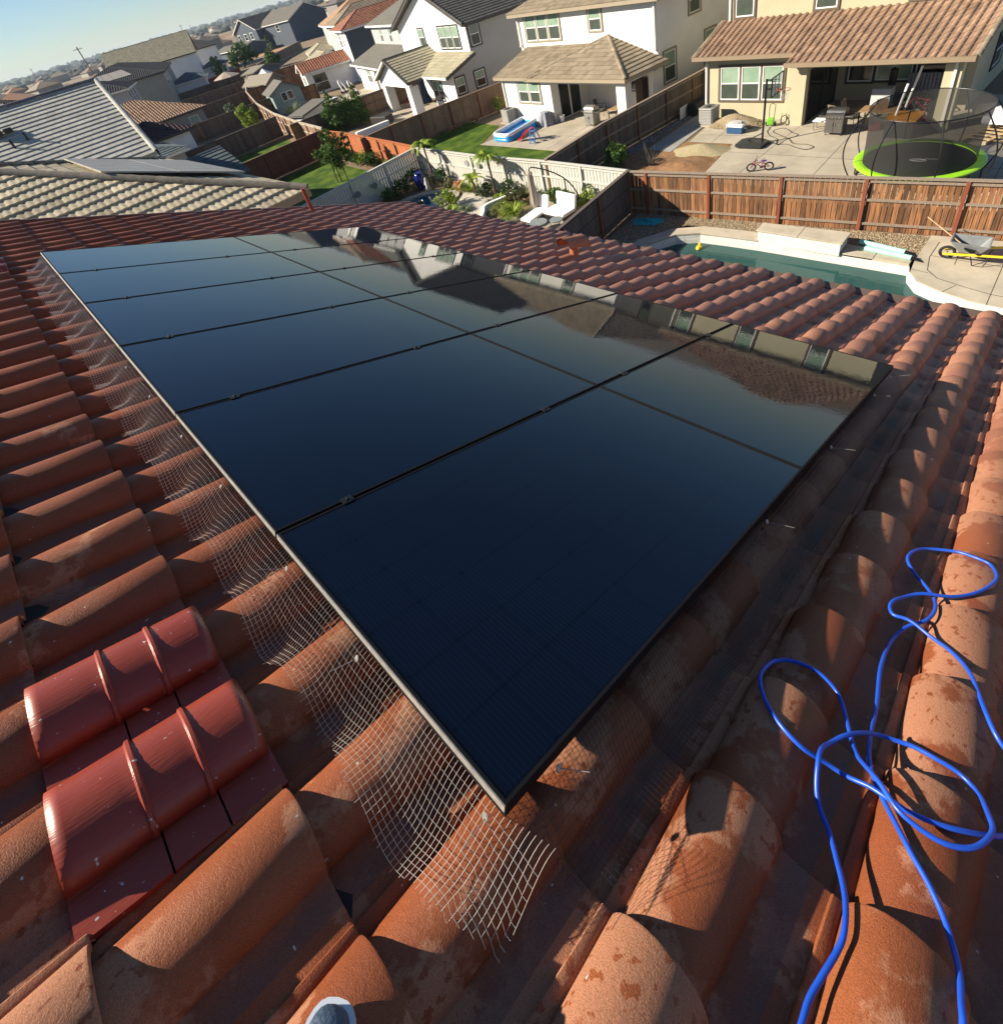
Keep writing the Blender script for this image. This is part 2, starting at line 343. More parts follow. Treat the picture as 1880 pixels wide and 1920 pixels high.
# ================================================================== SOLAR PANELS
M_FRAME = mat('anodised_frame', (0.014, 0.014, 0.016), 0.6, 0.08, 30, 0.1, 200, spec=0.1, dist=0.001); M_TRIM = mat('edge_trim_aluminium', (0.42, 0.40, 0.36), 0.42, 0.15, 60, 0.2, 200, metal=0.5, dist=0.001)
M_BLK = mat('black_metal', (0.018, 0.018, 0.02), 0.38, 0.2, 30, metal=0.3)
def glass_material():
    m, n, l, b = newmat('solar_glass')
    tc = n.new('ShaderNodeTexCoord'); sx = n.new('ShaderNodeSeparateXYZ'); l.new(tc.outputs['Object'], sx.inputs[0])
    def M(op, a, bb=None, c=None):
        q = n.new('ShaderNodeMath'); q.operation = op
        for i, v in enumerate((a, bb, c)):
            if v is None: continue
            if isinstance(v, (int, float)): q.inputs[i].default_value = v
            else: l.new(v, q.inputs[i])
        return q.outputs[0]
    def line(co, off, step, w):       # 1 on thin lines every step
        f = M('FRACT', M('DIVIDE', M('SUBTRACT', co, off), step)); dd = M('MULTIPLY', M('MINIMUM', f, M('SUBTRACT', 1.0, f)), step)
        return dd, M('LESS_THAN', dd, w)
    x, y = sx.outputs[0], sx.outputs[1]
    dxe, le = line(x, 0.017, 0.1541, 0.0012); dyd, ld = line(y, 0.012, 0.1645, 0.0016)
    dia = M('LESS_THAN', M('ADD', dxe, dyd), 0.0075)
    gap = M('MAXIMUM', M('MAXIMUM', ld, M('MULTIPLY', le, 0.55)), dia)
    _, bus = line(x, 0.017, 0.01284, 0.0006)
    dash = M('GREATER_THAN', M('SINE', M('MULTIPLY', x, 240)), 0.0)
    edge = M('MAXIMUM', M('MAXIMUM', M('LESS_THAN', x, 0.017), M('GREATER_THAN', x, 1.711)), M('MAXIMUM', M('LESS_THAN', y, 0.012), M('GREATER_THAN', y, 1.0)))
    def mix(f, a, c):
        q = n.new('ShaderNodeMix'); q.data_type = 'RGBA'; l.new(f, q.inputs[0])
        for s, v in ((6, a), (7, c)):
            if isinstance(v, tuple): q.inputs[s].default_value = (*v, 1)
            else: l.new(v, q.inputs[s])
        return q.outputs[2]
    nz = n.new('ShaderNodeTexNoise'); nz.inputs['Scale'].default_value = 2.2; l.new(tc.outputs['Object'], nz.inputs['Vector'])
    col = mix(nz.outputs[0], (0.0016, 0.0034, 0.0090), (0.0030, 0.0058, 0.0140))
    col = mix(M('MULTIPLY', bus, 0.3), col, (0.020, 0.026, 0.036))
    col = mix(gap, col, (0.0012, 0.0014, 0.002)); col = mix(edge, col, (0.004, 0.004, 0.005))
    l.new(col, b.inputs['Base Color']); b.inputs['Specular IOR Level'].default_value = 0.5; b.inputs['IOR'].default_value = 1.43; b.inputs['Specular Tint'].default_value = (0.55, 0.8, 1.0, 1)
    sm = n.new('ShaderNodeTexNoise'); sm.inputs['Scale'].default_value = 5; sm.inputs['Detail'].default_value = 6; l.new(tc.outputs['Object'], sm.inputs['Vector'])
    rr = n.new('ShaderNodeMapRange'); rr.inputs[1].default_value = 0.45; rr.inputs[2].default_value = 0.75; rr.inputs[3].default_value = 0.004; rr.inputs[4].default_value = 0.022; l.new(sm.outputs[0], rr.inputs[0]); l.new(rr.outputs[0], b.inputs['Roughness'])
    mp = n.new('ShaderNodeMapping'); mp.inputs['Scale'].default_value = (34, 12, 12); l.new(tc.outputs['Object'], mp.inputs[0])
    nb = n.new('ShaderNodeTexNoise'); nb.inputs['Scale'].default_value = 1.6; nb.inputs['Detail'].default_value = 1; l.new(mp.outputs[0], nb.inputs['Vector'])
    bp = n.new('ShaderNodeBump'); bp.inputs['Strength'].default_value = 0.6; bp.inputs['Distance'].default_value = 0.00016; l.new(nb.outputs[0], bp.inputs['Height']); l.new(bp.outputs[0], b.inputs['Normal'])
    return m
M_GLASS = glass_material()
PW, PL, PSW, PSL = 1.017, 1.733, 1.03, 1.741
def make_panel():
    r = empty('solar_panel'); r.rotation_euler = (0, PIT, 0)
    fr = MB(); t = 0.008; H = 0.038
    fr.box((PL/2, t/2, -H/2), (PL, t, H)); fr.box((PL/2, PW-t/2, -H/2), (PL, t, H)); fr.box((t/2, PW/2, -H/2), (t, PW-2*t, H)); fr.box((PL-t/2, PW/2, -H/2), (t, PW-2*t, H))
    fr.build('frame', M_FRAME, r, local=True, bevel=0.0009)
    g = MB(); g.box((PL/2, PW/2, -0.0045), (PL-2*t, PW-2*t, 0.005)); g.build('glass', M_GLASS, r, local=True)
    bk = MB(); bk.box((PL/2, PW/2, -0.010), (PL-2*t-0.002, PW-2*t-0.002, 0.004)); bk.box((PL + 0.004, PW/2, -0.022), (0.0075, PW, 0.003)); bk.build('backsheet_gap_strip', M_BLK, r, local=True)  # second box: dark strip added to block light through the seam
    return r
def add_clamps(r):
    for e in (0.25, 1.305):
        c = MB(); c.box((e, PW + 0.008, 0.001), (0.042, 0.034, 0.004)); c.box((e, PW + 0.008, -0.016), (0.036, 0.012, 0.034)); c.lathe([(0.0065, 0.003), (0.0065, 0.009), (0.005, 0.0105)], (e, PW + 0.008, 0), 8)
        c.build('clamp', M_BLK, r, local=True)
proto = make_panel(); protoc = make_panel(); add_clamps(protoc)
names = {0: 'nearest', 1: 'second nearest', 2: 'third nearest', 3: 'third farthest', 4: 'second farthest', 5: 'farthest'}
used = set()
for j in (1, 0):
    for i in range(6):
        src = protoc if i < 5 else proto
        if src in used: p = copy_tree(src)
        else: p = src; used.add(src)
        p.location = RP(j * PSL, i * PSW, 0)
        if j == 0: mb = MB(); mb.box((-0.0016, PW/2, -0.010), (0.003, PW - 0.002, 0.018)); mb.build('edge_trim', M_TRIM, p, local=True)
        nth = ('nearest', 'second', 'third', 'fourth', 'fifth', 'farthest')[i]
        look = (('almost black', 'dark navy', 'navy blue', 'mid blue', 'sky blue', 'pale sky blue'), ('black glossy', 'glossy', 'glossy', 'glossy', 'glossy', 'glossy'))[j][i]
        refl = ('', ', mirroring %s' % ('the brown barrel roof', 'the cream wall', 'a taupe roof', 'a white gable', 'far brown roofs', 'dark far houses')[i])[j]
        tag(p, '%s solar panel, %s in the %s row%s' % (look, nth, ('upslope', 'downslope')[j], refl), 'solar panel', 'black framed solar panels mounted on the red tile roof')
M_ALU = mat('rail_aluminium', (0.05, 0.05, 0.055), 0.4, 0.1, 10, metal=0.8)
for q, (e, wd) in enumerate(((0.25, 'uppermost'), (1.305, 'second'), (1.99, 'third'), (3.045, 'lowest'))):
    rl = MB(); rl.add(RPB(e - 0.018, e + 0.018, 0.02, 6.16, -0.082, -0.0385), BOXF)
    tag(rl.build('mounting_rail', M_ALU), 'black metal rail under the solar panels, %s of the four down the slope' % wd, 'mounting rail', 'rails that carry the solar panels')
# ================================================================== BIRD MESH round the panels
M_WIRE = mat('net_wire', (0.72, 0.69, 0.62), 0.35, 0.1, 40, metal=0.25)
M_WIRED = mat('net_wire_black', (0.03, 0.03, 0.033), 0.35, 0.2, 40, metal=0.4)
def wires(mb, paths, r=0.00052):
    """fast three sided wires"""
    for pts in paths:
        n0 = len(mb.v); m = len(pts)
        for i, p in enumerate(pts):
            t = (pts[min(i+1, m-1)] - pts[max(i-1, 0)]).normalized()
            x = t.cross(Vector((0.3, 0.2, 0.93))).normalized() * r; y = t.cross(x).normalized() * r
            mb.v += [tuple(p + x), tuple(p - x * 0.5 + y * 0.87), tuple(p - x * 0.5 - y * 0.87)]
        for i in range(m - 1):
            a = n0 + 3 * i
            mb.f += [(a, a+1, a+4, a+3), (a+1, a+2, a+5, a+4), (a+2, a, a+3, a+5)]; mb.t += [0.5] * 3
CELL = 0.0127
def smooth01(x): x = max(0.0, min(1.0, x)); return x * x * (3 - 2 * x)
def wob(a, b, s): return noise.noise(Vector((a * s, b * s, 3.7)))
def left_pt(e, d):        # the strip hangs from the upslope frame (e = 0) and lies over the barrels towards -e
    s = -e; k = round((d - D0) / TW); x = d - D0 - k * TW
    land = BASE + 0.084 - 0.078 * (0.5 - 0.5 * math.cos(2 * math.pi * x / TW)) ** 1.2 * (0.4 + 0.6 * smooth01(s / 0.2))
    if d < 0: land = min(land, surf(e, d) + 0.006)
    h = -0.034 + (land + 0.034) * smooth01((s + 0.02) / 0.135)
    h += 0.008 * wob(e * 3, d, 2.3) * smooth01(s / 0.06) + (0.02 * smooth01((s - 0.15) / 0.05)) * max(0, wob(e, d, 5))
    h = max(h, surf(e, d) + 0.0025)
    return RP(e + 0.004 * wob(d, e, 4), d + 0.003 * wob(e, d, 5), h)
net = MB(); paths = []
NL = 15
def left_len(d): return 0.160 + 0.012 * math.sin(d * 9.1) + 0.014 * wob(d, 0.3, 6)
dd = -0.10
ds = []
while dd < 6.16: ds.append(dd); dd += CELL
for d in ds:
    L = left_len(d) * (1 + 3.0 * min(0, d)) + random.choice((0, 0, 0, 0.006, 0.010))
    if d < -0.0: L += 0.0
    m = int(L / CELL) + 2
    paths.append([left_pt(0.002 - L * i / (m - 1) + (0.04 * (-d) / 0.13 if d < 0 else 0), d) for i in range(m)])
for j in range(1, NL):
    e = -j * CELL; run = []
    for i in range(len(ds) - 1):
        for t in (0, 0.5):
            d = ds[i] + t * CELL
            if j * CELL <= left_len(d) * (1 + 3.0 * min(0, d)) and not (d < -0.02 and j < 1):
                run.append(left_pt(e, d))
            else:
                if len(run) > 2: paths.append(run)
                run = []
    if len(run) > 2: paths.append(run)
wires(net, paths)
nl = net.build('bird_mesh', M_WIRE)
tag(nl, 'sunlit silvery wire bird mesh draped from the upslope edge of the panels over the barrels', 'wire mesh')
def right_pt(e, d):
    s = -d; k = round((d - D0) / TW); x = d - D0 - k * TW
    h = -0.036 + (BASE + 0.018 + 0.036) * smooth01(s / 0.13)
    h += 0.007 * wob(e, d * 3, 2.1) * smooth01(s / 0.05)
    h = max(h, surf(e, d) + 0.003)
    if e < 0.06: h = max(h, -0.036 - 0.55 * s)
    return RP(e + 0.003 * wob(d, e, 4), d + 0.004 * wob(e, d, 5), h)
net2 = MB(); paths = []
def right_len(e): return 0.168 + 0.010 * math.sin(e * 7.3) + 0.014 * wob(e, 5.3, 5) - (0.05 if e < 0.12 else 0)
ee = -0.02; es = []
while ee < 3.46: es.append(ee); ee += CELL
for e in es:
    L = right_len(e) + random.choice((0, 0, 0.006, 0.01)); m = int(L / CELL) + 2
    paths.append([right_pt(e, -0.003 - L * i / (m - 1) - (0.03 if e < 0 else 0)) for i in range(m)])
for j in range(1, 18):
    run = []
    for i in range(len(es) - 1):
        for t in (0, 0.5):
            e = es[i] + t * CELL
            if j * CELL <= right_len(e): run.append(right_pt(e, -j * CELL))
            else:
                if len(run) > 2: paths.append(run)
                run = []
    if len(run) > 2: paths.append(run)
wires(net2, paths)
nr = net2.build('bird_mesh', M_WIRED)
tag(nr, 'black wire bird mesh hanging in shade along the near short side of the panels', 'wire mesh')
M_CLIP = mat('clip_metal', (0.36, 0.35, 0.32), 0.35, 0.1, 30, metal=0.6)
def clip(c, nrm, pin, par):
    m = MB(); q = Vector(nrm).normalized().to_track_quat('Z', 'Y').to_matrix()
    vs = []
    for r_, z in ((0.0, 0.002), (0.007, 0.002), (0.009, 0.0)):
        for k in range(12):
            a = math.pi * 2 * k / 12; vs.append(Vector(c) + q @ Vector((r_ * math.cos(a), r_ * math.sin(a), z)))
    m.add(vs, [(i*12+k, i*12+(k+1) % 12, (i+1)*12+(k+1) % 12, (i+1)*12+k) for i in range(2) for k in range(12)])
    m.tube([Vector(c), Vector(c) + Vector(pin)], 0.001, 6)
    m.build('mesh_clip', M_CLIP, par)
for i in range(13):
    d = 0.03 + 0.475 * i + 0.02 * math.sin(i * 3); d = 0.91 if i == 2 else d
    p = left_pt(-0.022, d) + Vector((0, 0, 0.002)); dirv = RP(-0.07, random.uniform(-0.03, 0.05), 0.012 * random.random())
    clip(p, (-0.7, 0.1, 0.7), dirv, nl)
for e, pn in ((0.147, (0.035, -0.055, 0.01)), (1.33, (0.02, -0.085, 0.012)), (2.108, (0.02, -0.09, 0.015)), (2.95, (0.02, -0.07, 0.01)), (3.36, (0.03, -0.09, 0.03))):
    clip(right_pt(e, -0.012) + Vector((0, -0.003, 0)), (0.1, -0.8, 0.5), pn, nr)
# ================================================================== BLUE HOSE
def pix_ray(x, y):
    v = Vector(((x - 940) / 994.789, (y - 666.5) / 994.789, 1.0))
    return Vector([BX[i][0] * v.x + BX[i][1] * v.y + BX[i][2] * v.z for i in range(3)])
NU = Vector((math.sin(PIT), 0, math.cos(PIT))); EU = Vector((math.cos(PIT), 0, -math.sin(PIT)))
def hit_roof(x, y, h):
    d = pix_ray(x, y); s = (h - CAM.dot(NU)) / d.dot(NU); p = CAM + d * s
    return p.dot(EU), p.y
P1 = [(1500,880),(1430,780),(1380,660),(1330,550),(1260,460),(1160,400),(1080,360),(1030,320),(1020,280),(1050,255),(1120,248),(1240,250),(1340,238),(1410,205),(1437,170),(1415,125),(1360,95),(1270,70),(1160,64),(1110,70),(1088,100),(1110,150),(1150,200),(1190,250),(1195,300),(1160,340),(1080,370),(1020,430),(985,520),(965,680),(940,800),(940,900),(980,1020),(1040,1130),(1100,1250),(1180,1390),(1240,1540),(1285,1700),(1300,1850),(1305,1980)]
P2 = [(1500,1182),(1400,1180),(1250,1150),(1100,1100),(1000,1060),(900,1000),(780,910),(680,840),(600,760),(540,670),(512,590),(520,540),(560,505),(620,498),(700,520),(770,570),(820,640),(850,740),(870,860),(900,950),(960,1040),(1040,1120),(1150,1190),(1250,1240),(1340,1250),(1400,1200),(1405,1120),(1370,1030),(1300,950),(1200,880),(1080,825),(960,803),(860,810),(790,830),(740,870),(722,950),(740,1060),(780,1180),(820,1310),(845,1440),(840,1560),(810,1640),(750,1740),(700,1830),(660,1960)]
full = P1[::-1] + [(1640, 960), (1640, 1120)] + P2
pts = []
for i, (x, y) in enumerate(full):
    px, py = 1180 + x / 2.087, 1000 + y / 2.087
    e, d = hit_roof(px, py, -0.095)
    for it in range(3):                      # settle on the tiles, bridging the pans
        h = max(surf(e + a, d + b_) for a in (-0.06, 0, 0.06) for b_ in (-0.075, 0, 0.075)) * 0.55 + surf(e, d) * 0.45 + 0.012
        h = max(h, surf(e, d) + 0.009, surf(e, d + 0.02) + 0.009, surf(e, d - 0.02) + 0.009)
        e, d = hit_roof(px, py, h)
    pts.append([e, d, h, px, py])
def run_on(end, prev, n):                    # both ends trail away up the slope
    e, d, de, dd_ = end[0], end[1], end[0] - prev[0], end[1] - prev[1]; L = math.hypot(de, dd_); de, dd_ = de / L, dd_ / L; o_ = []
    for k in range(1, n):
        de -= 0.10; L = math.hypot(de, dd_); de, dd_ = de / L, dd_ / L * 0.96; e += de * 0.11; d += dd_ * 0.11 + 0.008 * math.sin(k); o_.append([e, d, surf(e, d) + 0.012, 0, 0])
    return o_
pts = run_on(pts[0], pts[1], 14)[::-1] + pts + run_on(pts[-1], pts[-2], 14)
hs = [p[2] for p in pts]
out = []
def cr(p0, p1, p2, p3, t): return 0.5 * ((2*p1) + (p2-p0)*t + (2*p0-5*p1+4*p2-p3)*t*t + (3*p1-p0-3*p2+p3)*t*t*t)
vp = [Vector(p[:3]) for p in pts]
for i in range(len(vp) - 1):
    a, b_, c, d_ = vp[max(i-1, 0)], vp[i], vp[i+1], vp[min(i+2, len(vp)-1)]
    for t in (0, 0.2, 0.4, 0.6, 0.8):
        q = cr(a, b_, c, d_, t); h = max(q.z, surf(q.x, q.y) + 0.008, surf(q.x, q.y + 0.012) + 0.0075, surf(q.x, q.y - 0.012) + 0.0075); out.append([q.x, q.y, h])
for it in range(3):
    hh = [o_[2] for o_ in out]
    for i in range(1, len(out) - 1): out[i][2] = max((hh[i-1] + hh[i] * 2 + hh[i+1]) / 4, surf(out[i][0], out[i][1]) + 0.007)
for i in range(len(out)):                    # later strands ride over earlier ones where they cross
    for j in range(0, i - 12):
        ddx = (out[i][0] - out[j][0])**2 + (out[i][1] - out[j][1])**2
        if ddx < 0.055**2: out[i][2] = max(out[i][2], out[j][2] + 0.0145 * min(1.0, 1.6 * (1 - ddx / 0.055**2)))
for it in range(6):
    hh = [o_[2] for o_ in out]
    for i in range(1, len(out) - 1): out[i][2] = max((hh[i-1] + hh[i] * 2 + hh[i+1]) / 4, surf(out[i][0], out[i][1]) + 0.007)
hm = MB(); hm.tube([RP(*o_) for o_ in out], 0.0055, 12)
hose = hm.build('hose', mat('blue_hose', (0.014, 0.080, 0.52), 0.36, 0.14, 14, 0.15, 60, spec=0.5, dist=0.001), smooth=True)
tag(hose, 'bright blue hose looped over the barrel tiles at the lower right', 'hose')
# toe of a shoe at the bottom edge
sh = MB(); c0 = RP(-0.380, -0.002, -0.108)
Mx = Matrix.Rotation(PIT * 0.9, 3, 'Y') @ Matrix.Rotation(R(38), 3, 'Z')
def shoe_part(sc, z0, z1, n=22, dome=0.0):
    m = MB(); ring = []
    for zz, s in ((z0, 0.97), (z0 * 0.5 + z1 * 0.5, 1.0), (z1, 0.98)) + (((z1 + dome * 0.6, 0.86), (z1 + dome, 0.55), (z1 + dome * 1.08, 0.05)) if dome else ()):
        for k in range(n):
            a = 2 * math.pi * k / n; x = math.cos(a); y = math.sin(a)
            fx = (0.048 * x if x > 0 else 0.20 * x); p = Vector((fx * sc * s, math.copysign(abs(y) ** 0.75, y) * 0.042 * sc * s, zz)); ring.append(c0 + Mx @ p)
    k = len(ring) // n
    m.add(ring, [(i*n+q, i*n+(q+1) % n, (i+1)*n+(q+1) % n, (i+1)*n+q) for i in range(k-1) for q in range(n)] + [tuple(range(n-1, -1, -1)), tuple((k-1)*n+q for q in range(n))])
    return m
shr = empty('shoe', c0, 'pale grey rubber toed shoe just entering the bottom edge', 'shoe')
shoe_part(1.0, 0.0, 0.022).build('sole', mat('shoe_rubber', (0.62, 0.68, 0.74), 0.3), shr, smooth=True)
shoe_part(0.80, 0.020, 0.030, dome=0.016).build('upper', mat('shoe_grey', (0.06, 0.10, 0.16), 0.5, 0.2, 40, 0.3, 200), shr, smooth=True)
# ================================================================== BUILDING HELPERS
class FR:
    """plan frame: a runs along the wall, b into the house, z is height above the world zero"""
    def __init__(s, P, u):
        s.P = Vector((P[0], P[1], 0)); s.u = Vector((u[0], u[1], 0)).normalized(); s.v = Vector((s.u.y, -s.u.x, 0)); s.rz = math.atan2(s.u.y, s.u.x)
    def __call__(s, a, b, z=0.0): return s.P + s.u * a + s.v * b + Vector((0, 0, z))
    def xy(s, a, b): p = s(a, b); return (p.x, p.y)
    def box(s, mb, a0, a1, b0, b1, z0, z1, tint=None):
        return mb.add([s(a, b, z) for z in (z0, z1) for a, b in ((a0, b0), (a0, b1), (a1, b1), (a1, b0))], BOXF, tint)
def roof_patch(poly, kind, m, parent, name='roof', lift=0.0, cull=None):
    P = [Vector(p) for p in poly]; nrm = Vector((0, 0, 0))
    for i in range(len(P)): nrm += P[i].cross(P[(i+1) % len(P)])
    nrm.normalize()
    if nrm.z < 0: nrm = -nrm; P.reverse()
    dn = Vector((nrm.x, nrm.y, 0)); dn = (dn - nrm * dn.dot(nrm)).normalized(); hu = nrm.cross(dn).normalized()
    O = P[0]; us = [(p - O).dot(hu) for p in P]; vs_ = [(p - O).dot(dn) for p in P]
    um, ux, vm, vx = min(us), max(us), min(vs_), max(vs_)
    W_, E_ = {'flat': (0.33, 0.37), 's': (0.31, 0.37), 'low': (0.33, 0.37), 'shingle': (3.0, 0.28)}[kind]
    bm = bmesh.new(); tl = bm.faces.layers.float.new('tint')
    pt = lambda u, v, h: O + hu * u + dn * v + nrm * (h + lift)
    ncs = int((vx - vm) / E_) + 2; v1 = vx + 0.04; j = 0
    while v1 > vm:
        v0 = v1 - E_; off = (0.5 * W_ if (kind == 'flat' and j % 2) else 0.0); u = um - W_ + off - (random.random() * 0.5 if kind == 'shingle' else 0)
        while u < ux:
            t = min(1, max(0, random.gauss(0.5, 0.22)))
            if kind == 's':
                pr = [(0, 0.0)] + [(0.012 + 0.176 * i / 5, 0.002 + 0.062 * math.sin(math.pi * (i + 0.25) / 5.5) ** 0.8) for i in range(6)] + [(0.20, 0.0), (0.31, 0.0)]
            elif kind == 'low':
                pr = [(0, 0.0), (0.03, 0.008), (0.075, 0.013), (0.12, 0.008), (0.16, 0.0), (0.195, 0.008), (0.235, 0.013), (0.275, 0.008), (0.30, 0.0), (0.33, 0.0)]
            elif kind == 'flat': pr = [(0.004, 0.0), (W_ - 0.004, 0.0)]
            else: pr = [(0.0, 0.0), (W_ - 0.003, 0.0)]
            th = {'s': 0.035, 'flat': 0.042, 'low': 0.045, 'shingle': 0.014}[kind]
            top0 = [bm.verts.new(pt(u + x, v0 - 0.01, h + 0.006)) for x, h in pr]; top1 = [bm.verts.new(pt(u + x, v1, h + th + 0.004)) for x, h in pr]
            bot = [bm.verts.new(pt(u + x, v1 - 0.004, max(0, h - th) + 0.001)) for x, h in pr]
            for i in range(len(pr) - 1):
                f = bm.faces.new((top0[i], top0[i+1], top1[i+1], top1[i])); f[tl] = t; f.normal_update()
                if f.normal.dot(nrm) < 0: f.normal_flip()
                f = bm.faces.new((top1[i], top1[i+1], bot[i+1], bot[i])); f[tl] = t
            u += W_
        v1 -= E_; j += 1
    c = sum(P, Vector()) / len(P)
    for i in range(len(P)):
        e = P[(i+1) % len(P)] - P[i]; no = e.cross(nrm)
        if no.dot(c - P[i]) > 0: no = -no
        if no.length < 1e-6: continue
        no.normalize(); over = 0.045 if no.dot(dn) > 0.9 else 0.0
        bmesh.ops.bisect_plane(bm, geom=bm.verts[:] + bm.edges[:] + bm.faces[:], plane_co=P[i] + no * over, plane_no=no, clear_outer=True)
    # solid deck under the tiles
    n = len(P); top = [bm.verts.new(p + nrm * 0.002) for p in P]; bt = [bm.verts.new(p - Vector((0, 0, 0.13))) for p in P]
    fs = [bm.faces.new(top), bm.faces.new(bt[::-1])] + [bm.faces.new((top[i], bt[i], bt[(i+1) % n], top[(i+1) % n])) for i in range(n)]
    for f in fs: f[tl] = 0.3
    me = bpy.data.meshes.new(name); bm.to_mesh(me); bm.free(); me.materials.append(m)
    o = bpy.data.objects.new(name, me); COL.objects.link(o)
    o.parent = parent
    if parent is not None: o.matrix_parent_inverse = Matrix.LocRotScale(parent.location, parent.rotation_euler, None).inverted()
    if kind in ('s', 'low'):
        for p in me.polygons: p.use_smooth = True
        me.set_sharp_from_angle(angle=R(45))
    return o
def join_under(root, objs):
    """merge the facets of one roof into one mesh object"""
    base = objs[0]; bm = bmesh.new()
    for o in objs: bm.from_mesh(o.data)
    bm.to_mesh(base.data); bm.free()
    for o in objs[1:]: bpy.data.objects.remove(o)
    return base
def ridge_caps(line, r, m, parent, name='ridge_tiles', step=0.36):
    mb = MB()
    for a, b in line:
        a, b = Vector(a), Vector(b); d = (b - a); L = d.length; d.normalize(); side = d.cross(Vector((0, 0, 1))).normalized(); up = side.cross(d); k = max(1, int(L / step)); st = L / k
        for i in range(k):
            vs = []
            for t, rr in ((i * st - 0.02, r * 0.86), ((i + 1) * st, r), ((i + 1) * st + 0.001, r * 0.7)):
                for q in range(7):
                    an = math.pi * q / 6; vs.append(a + d * t + side * math.cos(an) * rr + up * (math.sin(an) * rr * 0.8 - 0.01))
            mb.add(vs, [(w*7+q, w*7+q+1, (w+1)*7+q+1, (w+1)*7+q) for w in range(2) for q in range(6)], random.random())
    return mb.build(name, m, parent, smooth=True)
def fascia(segs, m, parent, h=0.2, t=0.05, name='fascia', dz=-0.01):
    mb = MB()
    for a, b in segs:
        a, b = Vector(a) + Vector((0, 0, dz - h / 2)), Vector(b) + Vector((0, 0, dz - h / 2)); mb.bar(a, b, t, h)
    return mb.build(name, m, parent)
M_WHITE = mat('white_vinyl', (0.80, 0.80, 0.78), 0.45, 0.03, 5)
M_PANE = mat('pane_with_blind', (0.20, 0.30, 0.22), 0.12, 0.12, 2.0, spec=0.6, col2=(0.28, 0.38, 0.29))
M_SCRN = mat('insect_screen', (0.055, 0.075, 0.055), 0.5, 0.15, 3)
M_DARKP = mat('dark_pane', (0.012, 0.016, 0.016), 0.07, 0.3, 2, spec=0.7)
M_TAUPE = mat('taupe_trim', (0.16, 0.115, 0.075), 0.8, 0.06, 6)
M_TAN = mat('tan_trim', (0.38, 0.32, 0.22), 0.8, 0.06, 6)
M_BLKT = mat('black_trim', (0.03, 0.03, 0.032), 0.6, 0.1, 6)
def window(parent, F, plane, val, lo, hi, z0, z1, trim, n=1, pane=None, screen=None, label=None, mid=True):
    """sash window on the wall b = val (facing -b) or a = val (facing -a)"""
    pane = pane or M_PANE; screen = screen or M_SCRN
    def bx(mb, l, h, za, zb, d0, d1):
        if plane == 'b': F.box(mb, l, h, val - d1, val - d0, za, zb)
        else: F.box(mb, val - d1, val - d0, l, h, za, zb)
    lo, hi = min(lo, hi), max(lo, hi); t = 0.055; fr_ = MB(); ps, ss = [], []
    wd = (hi - lo) / n; g = 0.05 if n > 1 else 0.0
    for i in range(n):
        l, h = lo + i * wd + (g if i else 0), lo + (i + 1) * wd - (g if i < n - 1 else 0)
        for q in ((l, l + t, z0, z1), (h - t, h, z0, z1), (l + t, h - t, z0, z0 + t), (l + t, h - t, z1 - t, z1)): bx(fr_, *q, -0.02, 0.035)
        zm = (z0 + z1) / 2
        if mid: bx(fr_, l + t, h - t, zm - 0.025, zm + 0.025, -0.02, 0.030)
        ps.append((l + t, h - t, (zm + 0.025) if mid else z0 + t, z1 - t))
        if mid: ss.append((l + t, h - t, z0 + t, zm - 0.025))
    w = fr_.build('window', M_WHITE, parent)
    if label: w['label'] = label
    for q in ps: mb = MB(); bx(mb, *q, -0.02, 0.008); mb.build('pane', pane, w)
    for q in ss: mb = MB(); bx(mb, *q, -0.02, 0.014); mb.build('screened_pane', screen, w)
    if trim is not None:
        mb = MB(); k = 0.10
        for q in ((lo - k, lo, z0 - k, z1 + k), (hi, hi + k, z0 - k, z1 + k), (lo, hi, z0 - k, z0), (lo, hi, z1, z1 + k)): bx(mb, *q, -0.01, 0.055)
        if n > 1:
            for i in range(1, n): bx(mb, lo + i * wd - g, lo + i * wd + g, z0, z1, -0.01, 0.050)
        mb.build('trim', trim, w)
    return w
